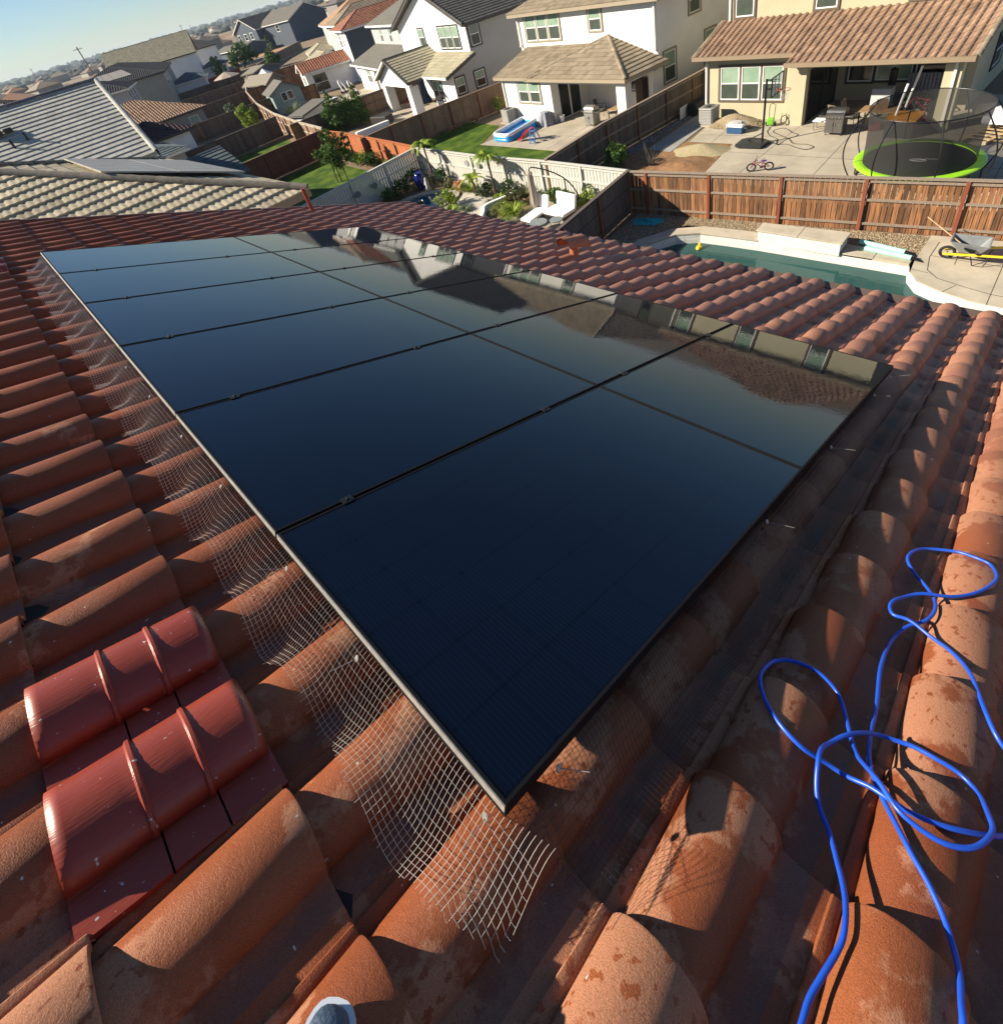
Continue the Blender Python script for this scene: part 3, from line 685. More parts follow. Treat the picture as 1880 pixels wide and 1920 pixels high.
def wing(root, F, a0, a1, b0, b1, z0, ze, roof, pitch, rmat, kind, wmat, fmat, oh=0.45, caps=True, rname='roof', slab=True):
    """box of walls under a hip or gable roof; the eave underside is at ze"""
    wb = MB(); R_ = lambda a, b, z: F(a, b, z)
    A0, A1, B0, B1 = a0 - oh, a1 + oh, b0 - oh, b1 + oh; A, Bn = A1 - A0, B1 - B0
    objs = []; rl = []
    if roof == 'hip':
        if A >= Bn:
            h = Bn / 2 * pitch; r0, r1 = F(A0 + Bn/2, B0 + Bn/2, ze + h), F(A1 - Bn/2, B0 + Bn/2, ze + h)
            polys = [[R_(A0, B0, ze), R_(A1, B0, ze), r1, r0], [R_(A1, B0, ze), R_(A1, B1, ze), r1], [R_(A1, B1, ze), R_(A0, B1, ze), r0, r1], [R_(A0, B1, ze), R_(A0, B0, ze), r0]]
        else:
            h = A / 2 * pitch; r0, r1 = F(A0 + A/2, B0 + A/2, ze + h), F(A0 + A/2, B1 - A/2, ze + h)
            polys = [[R_(A0, B0, ze), R_(A1, B0, ze), r0], [R_(A1, B0, ze), R_(A1, B1, ze), r1, r0], [R_(A1, B1, ze), R_(A0, B1, ze), r1], [R_(A0, B1, ze), R_(A0, B0, ze), r0, r1]]
        if (r1 - r0).length < 0.3: r1 = r0; polys = [[p for k_, p in enumerate(pl) if not (k_ and p is pl[k_-1])] for pl in [[r0 if (p - r0).length < 0.3 else p for p in pl] for pl in polys]]
        rl = [(R_(A0, B0, ze), r0), (R_(A1, B1, ze), r1), (r0, r1)] + ([(R_(A1, B0, ze), r1), (R_(A0, B1, ze), r0)] if A >= Bn else [(R_(A1, B0, ze), r0), (R_(A0, B1, ze), r1)])
        wb.prism([F.xy(a0, b0), F.xy(a0, b1), F.xy(a1, b1), F.xy(a1, b0)], z0, ze + 0.02)
    elif roof == 'gable_a':       # ridge along a
        h = Bn / 2 * pitch; r0, r1 = F(A0, B0 + Bn/2, ze + h), F(A1, B0 + Bn/2, ze + h)
        polys = [[R_(A0, B0, ze), R_(A1, B0, ze), r1, r0], [R_(A1, B1, ze), R_(A0, B1, ze), r0, r1]]; rl = [(r0, r1)]
        bm_ = (b0 + b1) / 2; hw = ze + h - 0.14
        vs = [F(a, b, z) for a in (a0, a1) for b, z in ((b0, z0), (b1, z0), (b1, ze - 0.1 + oh*pitch), (bm_, hw), (b0, ze - 0.1 + oh*pitch))]
        wb.add(vs, [(0,1,2,3,4), (9,8,7,6,5), (0,4,9,5), (4,3,8,9), (3,2,7,8), (2,1,6,7), (1,0,5,6)])
    else:                         # gable_b: ridge along b
        h = A / 2 * pitch; r0, r1 = F(A0 + A/2, B0, ze + h), F(A0 + A/2, B1, ze + h)
        polys = [[R_(A1, B0, ze), R_(A1, B1, ze), r1, r0], [R_(A0, B1, ze), R_(A0, B0, ze), r0, r1]]; rl = [(r0, r1)]
        am = (a0 + a1) / 2; hw = ze + h - 0.14
        vs = [F(a, b, z) for b in (b0, b1) for a, z in ((a0, z0), (a1, z0), (a1, ze - 0.1 + oh*pitch), (am, hw), (a0, ze - 0.1 + oh*pitch))]
        wb.add(vs, [(0,4,3,2,1), (5,6,7,8,9), (0,5,9,4), (4,9,8,3), (3,8,7,2), (2,7,6,1), (1,6,5,0)])
    for pl in polys: objs.append(roof_patch(pl, kind, rmat, root, rname))
    ro = join_under(root, objs)
    if caps: ridge_caps(rl, 0.11, rmat, ro)
    wb.build('wall', wmat, root)
    segs = [(R_(A0, B0, ze), R_(A1, B0, ze)), (R_(A1, B1, ze), R_(A0, B1, ze)), (R_(A1, B0, ze), R_(A1, B1, ze)), (R_(A0, B1, ze), R_(A0, B0, ze))]
    if roof == 'gable_a': segs = segs[:2] + [(R_(A0, B0, ze), r0), (R_(A0, B1, ze), r0), (R_(A1, B0, ze), r1), (R_(A1, B1, ze), r1)]
    if roof == 'gable_b': segs = segs[2:] + [(R_(A0, B0, ze), r0), (R_(A1, B0, ze), r0), (R_(A0, B1, ze), r1), (R_(A1, B1, ze), r1)]
    fascia(segs, fmat, ro)
    return ro
def rmat(name, c, var=0.22, rough=0.85): return mat(name, c, rough, 0.10, 1.3, 0.3, 40, tint=var, spec=0.12)
def stucco(name, c): return mat(name, c, 0.92, 0.05, 0.9, 0.35, 55, dist=0.006)
RM_SAND = rmat('roof_sand_tile', (0.60, 0.52, 0.37), 0.30); RM_GREY = rmat('roof_pale_grey_tile', (0.56, 0.55, 0.49), 0.12)
RM_BROWN = rmat('roof_brown_blend', (0.36, 0.235, 0.16), 0.28); RM_TAUPE = rmat('roof_taupe_tile', (0.34, 0.28, 0.20), 0.25)
RM_PURP = rmat('roof_plum_tile', (0.085, 0.055, 0.06), 0.25); RM_DARK = rmat('roof_charcoal_tile', (0.09, 0.09, 0.095), 0.2)
RM_ORNG = rmat('roof_peach_tile', (0.48, 0.31, 0.20), 0.25); RM_RED = rmat('roof_red_tile', (0.38, 0.17, 0.11), 0.25)
RM_SHIN = mat('roof_shingle', (0.17, 0.16, 0.135), 0.95, 0.25, 14, 0.4, 60, tint=0.08); RM_DKFL = rmat('roof_dark_flat_tile', (0.13, 0.125, 0.115), 0.15); RM_TEAL = rmat('roof_slate_tile', (0.15, 0.185, 0.20), 0.15)
RM_CREAM = rmat('roof_cream_tile', (0.46, 0.42, 0.30), 0.15)
def solar_on(root, P4, n=(2, 1), m=None):
    """flat solar modules a hand above a far roof plane"""
    P = [Vector(p) for p in P4]; nr = (P[1] - P[0]).cross(P[3] - P[0]).normalized(); nr = nr if nr.z > 0 else -nr
    for i in range(n[0]):
        for j in range(n[1]):
            def q(u, v): return (P[0]*(1-u)+P[1]*u)*(1-v) + (P[3]*(1-u)+P[2]*u)*v
            u0, u1, v0, v1 = i/n[0]+0.004, (i+1)/n[0]-0.004, j/n[1]+0.004, (j+1)/n[1]-0.004
            cs = [q(u0, v0), q(u1, v0), q(u1, v1), q(u0, v1)]; mb = MB(); mb.add([c + nr * 0.06 for c in cs] + [c + nr * 0.10 for c in cs], BOXF); mb.build('roof_solar_panel', M_FARPV, root)
M_FARPV = mat('far_solar_glass', (0.42, 0.385, 0.32), 0.4, 0.08, 3, spec=0.5)
S_CREAM = stucco('stucco_cream', (0.60, 0.55, 0.37)); S_WARM = stucco('stucco_offwhite', (0.74, 0.73, 0.68)); S_WHITE = stucco('stucco_white', (0.80, 0.79, 0.76))
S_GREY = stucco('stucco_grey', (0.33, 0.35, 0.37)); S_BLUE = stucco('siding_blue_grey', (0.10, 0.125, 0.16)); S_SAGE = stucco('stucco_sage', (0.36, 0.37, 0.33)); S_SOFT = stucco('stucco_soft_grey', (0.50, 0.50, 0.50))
F_WHITE = mat('fascia_white', (0.72, 0.70, 0.66), 0.6, 0.03); F_TAN = mat('fascia_tan', (0.40, 0.33, 0.23), 0.6, 0.04); F_DARK = mat('fascia_dark', (0.06, 0.055, 0.055), 0.6); F_BRN = mat('fascia_brown', (0.33, 0.25, 0.165), 0.6, 0.04)
M_DKIN = mat('interior_dark', (0.05, 0.05, 0.05), 0.8)
def downspout(root, p, z0, z1, m=None):
    mb = MB(); mb.box((p[0], p[1], (z0 + z1) / 2), (0.07, 0.09, z1 - z0)); mb.box((p[0], p[1], z0 + 0.03), (0.16, 0.10, 0.06)); mb.build('downspout', m or F_WHITE, root)
def ac_unit(F, a, b, label):
    o = F(a, b, G); r = empty('ac_unit', o, label, 'air conditioner', 'air conditioners beside the house walls')
    bd = MB(); s_ = 0.40
    n = 12; prof = []
    def ring(z, k): return [F(a + s_*k*(1 if abs(math.cos(t)) > 0.7 else abs(math.cos(t))**0.35) * (1 if math.cos(t) > 0 else -1), b + s_*k*(1 if abs(math.sin(t)) > 0.7 else abs(math.sin(t))**0.35) * (1 if math.sin(t) > 0 else -1), z) for t in [2*math.pi*(q+0.5)/16 for q in range(16)]]
    zs = [(G + 0.05, 0.94), (G + 0.10, 1.0)] + [z for i in range(9) for z in ((G + 0.13 + i*0.075, 1.0), (G + 0.15 + i*0.075, 0.955), (G + 0.19 + i*0.075, 0.955), (G + 0.20 + i*0.075, 1.0))] + [(G + 0.84, 1.02), (G + 0.87, 0.98)]
    vs = []
    for z, k in zs: vs += ring(z, k)
    m = len(zs); bd.add(vs, [(i*16+q, i*16+(q+1) % 16, (i+1)*16+(q+1) % 16, (i+1)*16+q) for i in range(m-1) for q in range(16)] + [tuple((m-1)*16+q for q in range(16))])
    bd.build('casing', mat('ac_grey', (0.33, 0.33, 0.31), 0.5, 0.06, 6), r)
    g = MB()
    for rr in (0.08, 0.15, 0.22, 0.29): g.tube([F(a + rr*math.cos(t*math.pi/10), b + rr*math.sin(t*math.pi/10), G + 0.885) for t in range(20)], 0.006, 4, closed=True)
    for t in range(6): g.bar(F(a, b, G + 0.89), F(a + 0.3*math.cos(t*math.pi/3), b + 0.3*math.sin(t*math.pi/3), G + 0.885), 0.01)
    g.lathe([(0.07, 0), (0.07, 0.02), (0.02, 0.03)], F(a, b, G + 0.88), 10)
    g.build('fan_grille', M_BLK, r)
    pd = MB(); F.box(pd, a - 0.5, a + 0.5, b - 0.5, b + 0.5, G, G + 0.06); pd.build('pad', M_CONC, r)
def concrete(name, c, sc=0.8):
    m, n, l, b = newmat(name)
    tc = n.new('ShaderNodeTexCoord'); nz = n.new('ShaderNodeTexNoise'); nz.inputs['Scale'].default_value = sc; nz.inputs['Detail'].default_value = 8; nz.inputs['Roughness'].default_value = 0.65; l.new(tc.outputs['Object'], nz.inputs['Vector'])
    cr_ = n.new('ShaderNodeValToRGB'); cr_.color_ramp.elements[0].position = 0.3; cr_.color_ramp.elements[1].position = 0.7
    cr_.color_ramp.elements[0].color = (*[x*0.58*y for x, y in zip(c, (1.05, 1.0, 0.93))], 1); cr_.color_ramp.elements[1].color = (*[x*0.86*y for x, y in zip(c, (1.05, 1.0, 0.93))], 1); l.new(nz.outputs[0], cr_.inputs[0]); l.new(cr_.outputs[0], b.inputs['Base Color']); b.inputs['Roughness'].default_value = 0.9
    n2 = n.new('ShaderNodeTexNoise'); n2.inputs['Scale'].default_value = 70; l.new(tc.outputs['Object'], n2.inputs['Vector']); bp = n.new('ShaderNodeBump'); bp.inputs['Strength'].default_value = 0.2; bp.inputs['Distance'].default_value = 0.004; l.new(n2.outputs[0], bp.inputs['Height']); l.new(bp.outputs[0], b.inputs['Normal'])
    return m
M_CONC = concrete('concrete_patio', (0.50, 0.46, 0.38)); M_CONC2 = concrete('concrete_coping', (0.56, 0.52, 0.43), 1.5)
MATS['concrete'] = M_CONC
# ================================================================== HOUSE B, cream with the long barrel roof (upper right)
FB = FR((27.4, 8.97), (0.052, 0.9986))
hb = empty('cream_house', FB(0, 3, G), 'cream stucco house with long brown barrel tile patio roof behind the trampoline', 'house')
w = MB()
w.prism([FB.xy(0, 0), FB.xy(0, 3.7), FB.xy(5.15, 3.7), FB.xy(5.15, 0.75), FB.xy(0.75, 0.75), FB.xy(0.75, 0)], G, G + 2.95)
w.prism([FB.xy(-5.5, 3.6), FB.xy(-5.5, 12), FB.xy(5.15, 12), FB.xy(5.15, 3.6)], G, -5.3)
w.prism([FB.xy(-5.6, 3.05), FB.xy(-5.6, 12), FB.xy(5.2, 12), FB.xy(5.2, 3.05)], -5.25, -2.35)
FB.box(w, -5.55, 0.75, 0.0, 0.3, G + 2.5, G + 2.8); FB.box(w, -5.55, 0, 0.3, 3.6, G + 2.62, G + 2.70); FB.box(w, -5.5, -5.2, 0.3, 3.6, G + 2.35, G + 2.8)
w.build('wall', S_CREAM, hb)
pl = MB(); FB.box(pl, -5.55, -5.0, -0.02, 0.42, G, G + 2.5); pl.build('patio_pillar', S_CREAM, hb)
pl2 = MB(); FB.box(pl2, -5.5, -5.2, 2.4, 3.6, G, G + 2.35); pl2.build('patio_pillar', S_CREAM, hb)
zE = lambda b: -5.66 + 0.3333 * (b + 0.45)
prb = [roof_patch([FB(-5.95, -0.45, zE(-0.45)), FB(0.75, -0.45, zE(-0.45)), FB(0.75, 3.06, zE(3.06)), FB(-5.95, 3.06, zE(3.06))], 's', RM_BROWN, hb),
       roof_patch([FB(0.75, 0.25, zE(0.25)), FB(5.65, 0.25, zE(0.25)), FB(5.65, 3.06, zE(3.06)), FB(0.75, 3.06, zE(3.06))], 's', RM_BROWN, hb)]
rb = join_under(hb, prb); ridge_caps([(FB(-5.95, 3.06, zE(3.06) + 0.03), FB(-5.95, -0.5, zE(-0.5) + 0.03))], 0.12, RM_TAUPE, rb, 'rake_tiles'); ridge_caps([(FB(5.68, 3.06, zE(3.06) + 0.02), FB(5.68, 0.2, zE(0.2) + 0.02))], 0.12, RM_TAUPE, rb, 'rake_tiles')
fascia([(FB(-5.95, -0.52, zE(-0.45)), FB(0.8, -0.52, zE(-0.45))), (FB(0.75, 0.18, zE(0.25)), FB(5.7, 0.18, zE(0.25)))], F_BRN, hb, 0.17, 0.12, 'gutter', dz=0.03)
for (a, b, zt) in ((5.2, 0.68, -5.65), (-5.35, -0.08, -5.8)): q = FB(a, b); downspout(hb, (q.x, q.y), G, zt)
q = FB(5.28, 3.0); downspout(hb, (q.x, q.y), -4.7, -2.4)
window(hb, FB, 'b', 0.75, 1.33, 4.45, -7.57, -6.02, M_TAUPE, 3)
window(hb, FB, 'b', 3.05, 4.05, 5.0, -4.33, -2.75, M_TAUPE); window(hb, FB, 'b', 3.05, 0.24, 1.17, -4.32, -2.75, M_TAUPE); window(hb, FB, 'b', 3.05, -3.5, -2.6, -4.3, -2.75, M_TAUPE)
window(hb, FB, 'b', 3.6, -1.5, -0.45, -7.62, -6.2, M_BLKT, 1, M_DARKP, M_DARKP, mid=False); window(hb, FB, 'b', 3.6, -3.05, -1.62, -7.58, -6.2, M_BLKT, 1, M_PANE, mid=False); window(hb, FB, 'b', 3.6, -4.4, -3.15, -7.45, -6.2, M_BLKT, 1, M_DARKP, mid=False)
window(hb, FB, 'a', -5.5, 5.0, 6.2, -7.6, -6.3, M_BLKT, 1, M_DARKP)
sd = MB()
for l, h in ((0.35, 1.9), (1.9, 3.45)):
    for q in ((l, l + 0.06, G + 0.02, G + 2.3), (h - 0.06, h, G + 0.02, G + 2.3), (l, h, G + 0.02, G + 0.08), (l, h, G + 2.24, G + 2.3)): FB.box(sd, -0.04, 0.0, q[0], q[1], q[2], q[3])
sdo = sd.build('sliding_door', M_BLKT, hb); mb = MB(); FB.box(mb, -0.02, -0.001, 0.4, 3.4, G + 0.08, G + 2.24); mb.build('pane', M_DARKP, sdo)
ac_unit(FB, 4.55, -0.15, 'grey air conditioner with a square top by the cream house and gravel heap')
# upper roof of the cream house
wing(hb, FB, -5.6, 5.2, 3.05, 12, -2.5, -2.35, 'hip', 0.36, RM_BROWN, 's', S_CREAM, F_BRN)
# ================================================================== HOUSE C, off white with hipped patio roof
FC = FR((27.12, 23.72), (0.13, 0.9915))
hc = empty('offwhite_house', FC(0, 3, G), 'off white stucco house with hipped taupe patio roof and blue pool in its yard', 'house')
w = MB()
w.prism([FC.xy(-0.05, 0), FC.xy(-0.05, 3.3), FC.xy(4.75, 3.3), FC.xy(4.75, 0)], G, -5.75)
w.prism([FC.xy(-5.75, 3.2), FC.xy(-5.75, 12), FC.xy(6.0, 12), FC.xy(6.0, 3.2)], G, -2.6)
FC.box(w, -6.05, 0.0, 0.02, 0.3, G + 2.35, G + 2.7); FC.box(w, -6.05, -5.75, 0.3, 3.2, G + 2.35, G + 2.7); FC.box(w, -5.75, 0, 0.3, 3.2, G + 2.62, G + 2.7)
w.build('wall', S_WARM, hc)
for a0, a1, b0, b1 in ((-6.05, -5.4, 0.0, 0.5), (-6.05, -5.75, 2.3, 3.2)):
    mb = MB(); FC.box(mb, a0, a1, b0, b1, G, G + 2.4); mb.build('patio_pillar', S_WARM, hc)
APX = FC(-2.2, 3.2, -4.38)
ro = [roof_patch([FC(5.2, -0.3, -5.70), FC(1.2, -0.3, -5.70), FC(-2.4, 3.22, -4.75), FC(5.4, 3.22, -4.75)], 'low', RM_TAUPE, hc),
      roof_patch([FC(1.95, -0.3, -5.76), FC(-6.4, -0.3, -5.76), APX], 'low', RM_TAUPE, hc),
      roof_patch([FC(-6.4, -0.3, -5.76), FC(-6.4, 3.22, -5.76), APX], 'flat', RM_TAUPE, hc),
      roof_patch([FC(1.95, -0.3, -5.76), FC(1.95, 3.22, -5.76), APX], 'flat', RM_TAUPE, hc)]
ro = join_under(hc, ro); ridge_caps([(FC(1.95, -0.3, -5.72), APX), (FC(-6.4, -0.3, -5.72), APX)], 0.11, RM_TAUPE, ro)
fascia([(FC(5.2, -0.33, -5.70), FC(1.6, -0.33, -5.70)), (FC(1.95, -0.33, -5.76), FC(-6.4, -0.33, -5.76)), (FC(-6.43, -0.3, -5.76), FC(-6.43, 3.2, -5.76)), (FC(5.22, -0.3, -5.7), FC(5.4, 3.2, -4.75))], F_TAN, hc, 0.17, 0.08)
window(hc, FC, 'b', 0, 0.98, 3.1, -7.28, -5.98, M_TAN, 2); window(hc, FC, 'b', 3.2, 1.85, 5.2, -4.4, -2.85, M_TAN, 3); window(hc, FC, 'b', 3.2, -1.75, -0.75, -4.08, -2.85, M_TAN)
window(hc, FC, 'a', -5.75, 3.7, 4.7, -7.15, -5.55, M_TAN); window(hc, FC, 'a', -5.75, 7.5, 8.5, -7.1, -5.4, M_TAN); window(hc, FC, 'a', -5.75, 6.0, 7.0, -4.2, -2.9, M_TAN)
window(hc, FC, 'b', 3.2, -4.6, -2.6, G + 1.1, G + 2.2, M_TAN, 2, M_DARKP, M_DARKP)
sd = MB()
for l, h in ((0.55, 1.5), (1.5, 2.45)):
    for q in ((l, l + 0.06, G + 0.02, G + 2.2), (h - 0.06, h, G + 0.02, G + 2.2), (l, h, G + 0.02, G + 0.08), (l, h, G + 2.14, G + 2.2)): FC.box(sd, -0.10, -0.051, q[0], q[1], q[2], q[3])
sdo = sd.build('sliding_door', M_WHITE, hc); mb = MB(); FC.box(mb, -0.08, -0.052, 0.6, 2.4, G + 0.08, G + 2.14); mb.build('pane', M_DARKP, sdo)
for (a, b, z0, z1) in ((4.65, -0.06, G, -5.8), (-5.65, 3.12, -5.3, -2.7), (5.9, 3.1, -4.7, -2.7)): q = FC(a, b); downspout(hc, (q.x, q.y), z0, z1)
wing(hc, FC, -5.75, 6.0, 3.2, 12, -2.8, -2.66, 'hip', 0.40, RM_TAUPE, 'low', S_WARM, F_TAN)
ac_unit(FC, 4.05, -0.5, 'grey air conditioner with round corners beside the off white house and lawn')
# ================================================================== HOUSE D, bright white gable, grey side wall
FD = FR((28.95, 34.79), (0.21, 0.978))
hd = empty('white_gabled_house', FD(4, 3, G), 'bright white gabled house with grey side wall, black window trim and open gabled patio', 'house')
w = MB()
w.prism([FD.xy(0.1, 0), FD.xy(0.1, 2.1), FD.xy(4.1, 2.1), FD.xy(4.1, 0)], G, -5.7)
for (a, dd) in ((0.1, 0.0),): w.add([FD(a, 0, -5.7), FD(a, 2.05, -5.7), FD(a, 2.05, -4.75), FD(a + 0.2, 0, -5.7), FD(a + 0.2, 2.05, -5.7), FD(a + 0.2, 2.05, -4.75)], [(0, 1, 2), (5, 4, 3), (0, 3, 4, 1), (1, 4, 5, 2), (2, 5, 3, 0)])
w.prism([FD.xy(0.1, 2), FD.xy(0.1, 12), FD.xy(12.3, 12), FD.xy(12.3, 2)], G, -2.62)
w.add([FD(a, b, z) for b in (2.0, 12) for a, z in ((0.1, -2.62), (12.3, -2.62), (6.2, -0.15))], [(0, 2, 1), (3, 4, 5), (0, 3, 5, 2), (1, 2, 5, 4), (0, 1, 4, 3)])
FD.box(w, 4.1, 10.0, -2.05, -1.75, G + 2.25, G + 2.75)
w.add([FD(a, b, z) for b in (-2.05, -1.75) for a, z in ((4.0, G + 2.75), (10.1, G + 2.75), (7.05, -4.35))], [(0, 2, 1), (3, 4, 5), (0, 3, 5, 2), (1, 2, 5, 4), (0, 1, 4, 3)])
w.build('wall', S_WHITE, hd)
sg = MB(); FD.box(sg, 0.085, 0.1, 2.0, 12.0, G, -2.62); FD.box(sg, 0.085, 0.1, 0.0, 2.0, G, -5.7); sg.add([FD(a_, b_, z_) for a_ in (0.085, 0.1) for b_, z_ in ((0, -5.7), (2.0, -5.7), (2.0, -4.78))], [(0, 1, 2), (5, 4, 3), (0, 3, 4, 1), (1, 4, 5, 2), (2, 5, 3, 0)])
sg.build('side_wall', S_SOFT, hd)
for a0, a1 in ((4.1, 4.9), (9.3, 10.0)):
    mb = MB(); FD.box(mb, a0, a1, -2.05, -1.25, G, G + 2.3); mb.build('patio_pillar', S_WHITE, hd)
up = [roof_patch([FD(-0.5, 1.5, -2.72), FD(-0.5, 12.4, -2.72), FD(6.2, 12.4, 0.08), FD(6.2, 1.5, 0.08)], 'flat', RM_DKFL, hd), roof_patch([FD(12.9, 1.5, -2.72), FD(12.9, 12.4, -2.72), FD(6.2, 12.4, 0.08), FD(6.2, 1.5, 0.08)], 'flat', RM_DKFL, hd)]
up = join_under(hd, up); ridge_caps([(FD(6.2, 1.5, 0.12), FD(6.2, 12.4, 0.12)), (FD(-0.5, 1.5, -2.68), FD(6.2, 1.5, 0.12)), (FD(12.9, 1.5, -2.68), FD(6.2, 1.5, 0.12))], 0.11, RM_DKFL, up)
fascia([(FD(-0.53, 1.5, -2.72), FD(-0.53, 12.4, -2.72)), (FD(-0.5, 1.47, -2.72), FD(6.2, 1.47, 0.08)), (FD(12.9, 1.47, -2.72), FD(6.2, 1.47, 0.08))], F_DARK, hd, 0.2, 0.06)
lo = [roof_patch([FD(3.6, -2.45, -5.72), FD(3.6, 2.0, -5.72), FD(7.05, 2.0, -4.1), FD(7.05, -2.45, -4.1)], 'flat', RM_CREAM, hd), roof_patch([FD(10.5, -2.45, -5.72), FD(10.5, 2.0, -5.72), FD(7.05, 2.0, -4.1), FD(7.05, -2.45, -4.1)], 'flat', RM_CREAM, hd),
      roof_patch([FD(-0.5, -0.9, -5.66), FD(4.4, -0.9, -5.66), FD(5.9, 2.02, -4.66), FD(-0.5, 2.02, -4.66)], 'flat', RM_CREAM, hd)]
lo = join_under(hd, lo); ridge_caps([(FD(7.05, -2.45, -4.06), FD(7.05, 2, -4.06)), (FD(3.6, -2.45, -5.68), FD(7.05, -2.45, -4.06)), (FD(10.5, -2.45, -5.68), FD(7.05, -2.45, -4.06)), ], 0.10, RM_DKFL, lo)
fascia([(FD(-0.53, -0.9, -5.66), FD(-0.53, 2.02, -4.66)), (FD(3.57, -2.4, -5.72), FD(3.57, -0.9, -5.72))], F_DARK, hd, 0.2, 0.08); fascia([(FD(-0.5, -0.93, -5.66), FD(3.6, -0.93, -5.66)), (FD(10.5, -2.48, -5.72), FD(7.05, -2.48, -4.1))], F_WHITE, hd, 0.16, 0.08, 'gutter')
window(hd, FD, 'b', 2.0, 1.3, 4.55, -4.4, -2.85, M_BLKT, 3); window(hd, FD, 'b', 2.0, 7.25, 8.2, -4.15, -2.88, M_BLKT); window(hd, FD, 'b', 0, 2.4, 4.0, -7.7, -6.25, M_BLKT, 2, screen=M_DARKP)
window(hd, FD, 'a', 0.085, 2.25, 3.1, -4.35, -2.85, M_BLKT, pane=mat('pane_reflecting', (0.16, 0.22, 0.22), 0.15)); window(hd, FD, 'a', 0.085, 0.1, 0.9, -7.2, -6.05, M_BLKT, screen=M_DARKP); window(hd, FD, 'a', 0.085, 1.9, 2.8, -7.2, -6.05, M_BLKT, screen=M_DARKP); window(hd, FD, 'a', 0.085, 7.3, 8.3, -4.2, -2.9, M_BLKT)
q = FD(0.0, -0.1); downspout(hd, (q.x, q.y), G, -5.8)
# ================================================================== HOUSE E, grey shingle
FE = FR((33.6, 48.6), (0.305, 0.952))
he = empty('shingle_roofed_house', FE(6, 3, G), 'pale grey house with dark shingle roofs between the white gable and the red tiled house', 'house')
wing(he, FE, 0.2, 13.2, 2.4, 12, G, -2.62, 'hip', 0.42, RM_SHIN, 'shingle', S_SOFT, F_WHITE, caps=False)
w = MB(); w.prism([FE.xy(6.6, -0.6), FE.xy(6.6, 2.4), FE.xy(13.0, 2.4), FE.xy(13.0, -0.6)], G, -5.75); w.build('wall', S_WARM, he)
rr = roof_patch([FE(-0.3, -1.2, -5.75), FE(13.6, -1.2, -5.75), FE(13.0, 2.42, -4.55), FE(0.3, 2.42, -4.55)], 'shingle', RM_SHIN, he); fascia([(FE(-0.3, -1.23, -5.75), FE(13.6, -1.23, -5.75))], F_WHITE, rr, 0.18, 0.08)
mb = MB(); FE.box(mb, 0.2, 0.5, -0.8, -0.5, G, -5.8); FE.box(mb, 4.6, 4.9, -0.8, -0.5, G, -5.8); mb.build('patio_posts', F_WHITE, he)
for a in (3.0, 6.2, 9.4): window(he, FE, 'b', 2.4, a, a + 0.75, -4.35, -2.95, None)
window(he, FE, 'b', -0.6, 8.0, 9.6, -7.6, -6.1, None, 2); window(he, FE, 'b', 2.4, 1.5, 4.2, G + 0.1, G + 2.2, None, 2, M_DARKP, M_DARKP)
# ================================================================== HOUSE F, red tile roof and blue grey wall
FF = FR((38.6, 65.6), (0.33, 0.944))
hf = empty('red_tiled_house', FF(6, 3, G), 'two tone house with red tile roof, blue grey side wall and red barrel tiled patio', 'house')
wing(hf, FF, 0.3, 6.2, 0.9, 13, G, -2.62, 'gable_a' if 0 else 'hip', 0.42, RM_RED, 'flat', S_WHITE, F_WHITE, caps=True)
wing(hf, FF, 6.3, 13.0, 1.6, 12, G, -2.2, 'hip', 0.42, RM_TAUPE, 'flat', S_SOFT, F_WHITE)
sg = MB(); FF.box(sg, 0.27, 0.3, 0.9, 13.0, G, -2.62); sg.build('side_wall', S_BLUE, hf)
wing(hf, FF, 2.4, 6.6, -5.2, 0.9, G, -5.85, 'gable_b', 0.42, RM_RED, 's', S_WHITE, F_WHITE, oh=0.35)
wing(hf, FF, 8.6, 13.5, -3.4, 1.6, G, -5.75, 'gable_a', 0.34, RM_CREAM, 'flat', S_SOFT, F_WHITE)
window(hf, FF, 'b', 0.9, 3.6, 5.0, -4.6, -3.0, None, 2); window(hf, FF, 'b', 0.9, 2.2, 2.8, -4.5, -3.0, None); window(hf, FF, 'b', 1.6, 7.6, 9.0, -4.6, -2.9, None); window(hf, FF, 'a', 2.4, -4.4, -2.6, G + 0.2, G + 2.2, None, 1, M_DARKP, M_DARKP)
window(hf, FF, 'b', -5.2, 3.3, 5.4, G + 0.1, G + 2.1, None, 2, M_PANE)
# farther along the curved fence
FG = FR((47.5, 82.5), (0.42, 0.907))
hg = empty('tan_roofed_house', FG(6, 3, G), 'house under tan flat tile roof beyond the red tiled house', 'house')
wing(hg, FG, 0.3, 12.5, 0, 11, G, -2.62, 'hip', 0.42, RM_ORNG, 'flat', S_SOFT, F_WHITE); wing(hg, FG, 5.5, 12.5, -3.6, 0, G, -5.75, 'hip', 0.4, RM_CREAM, 'flat', S_SOFT, F_WHITE)
FH = FR((86.9, 173.5), (-0.13, 0.99))
hh = empty('dark_blue_house', FH(10, 3, G), 'large dark blue grey sided house with small white framed windows in the distance', 'house')
wing(hh, FH, -1, 15.5, 0, 14, G, -2.4, 'gable_a', 0.42, RM_SHIN, 'shingle', S_BLUE, F_WHITE, caps=False); wing(hh, FH, 13.5, 26.5, -2.5, 9, G, -2.6, 'gable_b', 0.5, RM_DARK, 'shingle', S_BLUE, F_WHITE, caps=False)
for a, z, b in ((5.0, -4.6, 0), (16.2, -4.9, -2.5), (19.6, -4.9, -2.5), (23.5, -4.9, -2.5)): window(hh, FH, 'b', b, a, a + 1.5, z, z + 1.7, M_WHITE, 1, M_DARKP, M_DARKP)
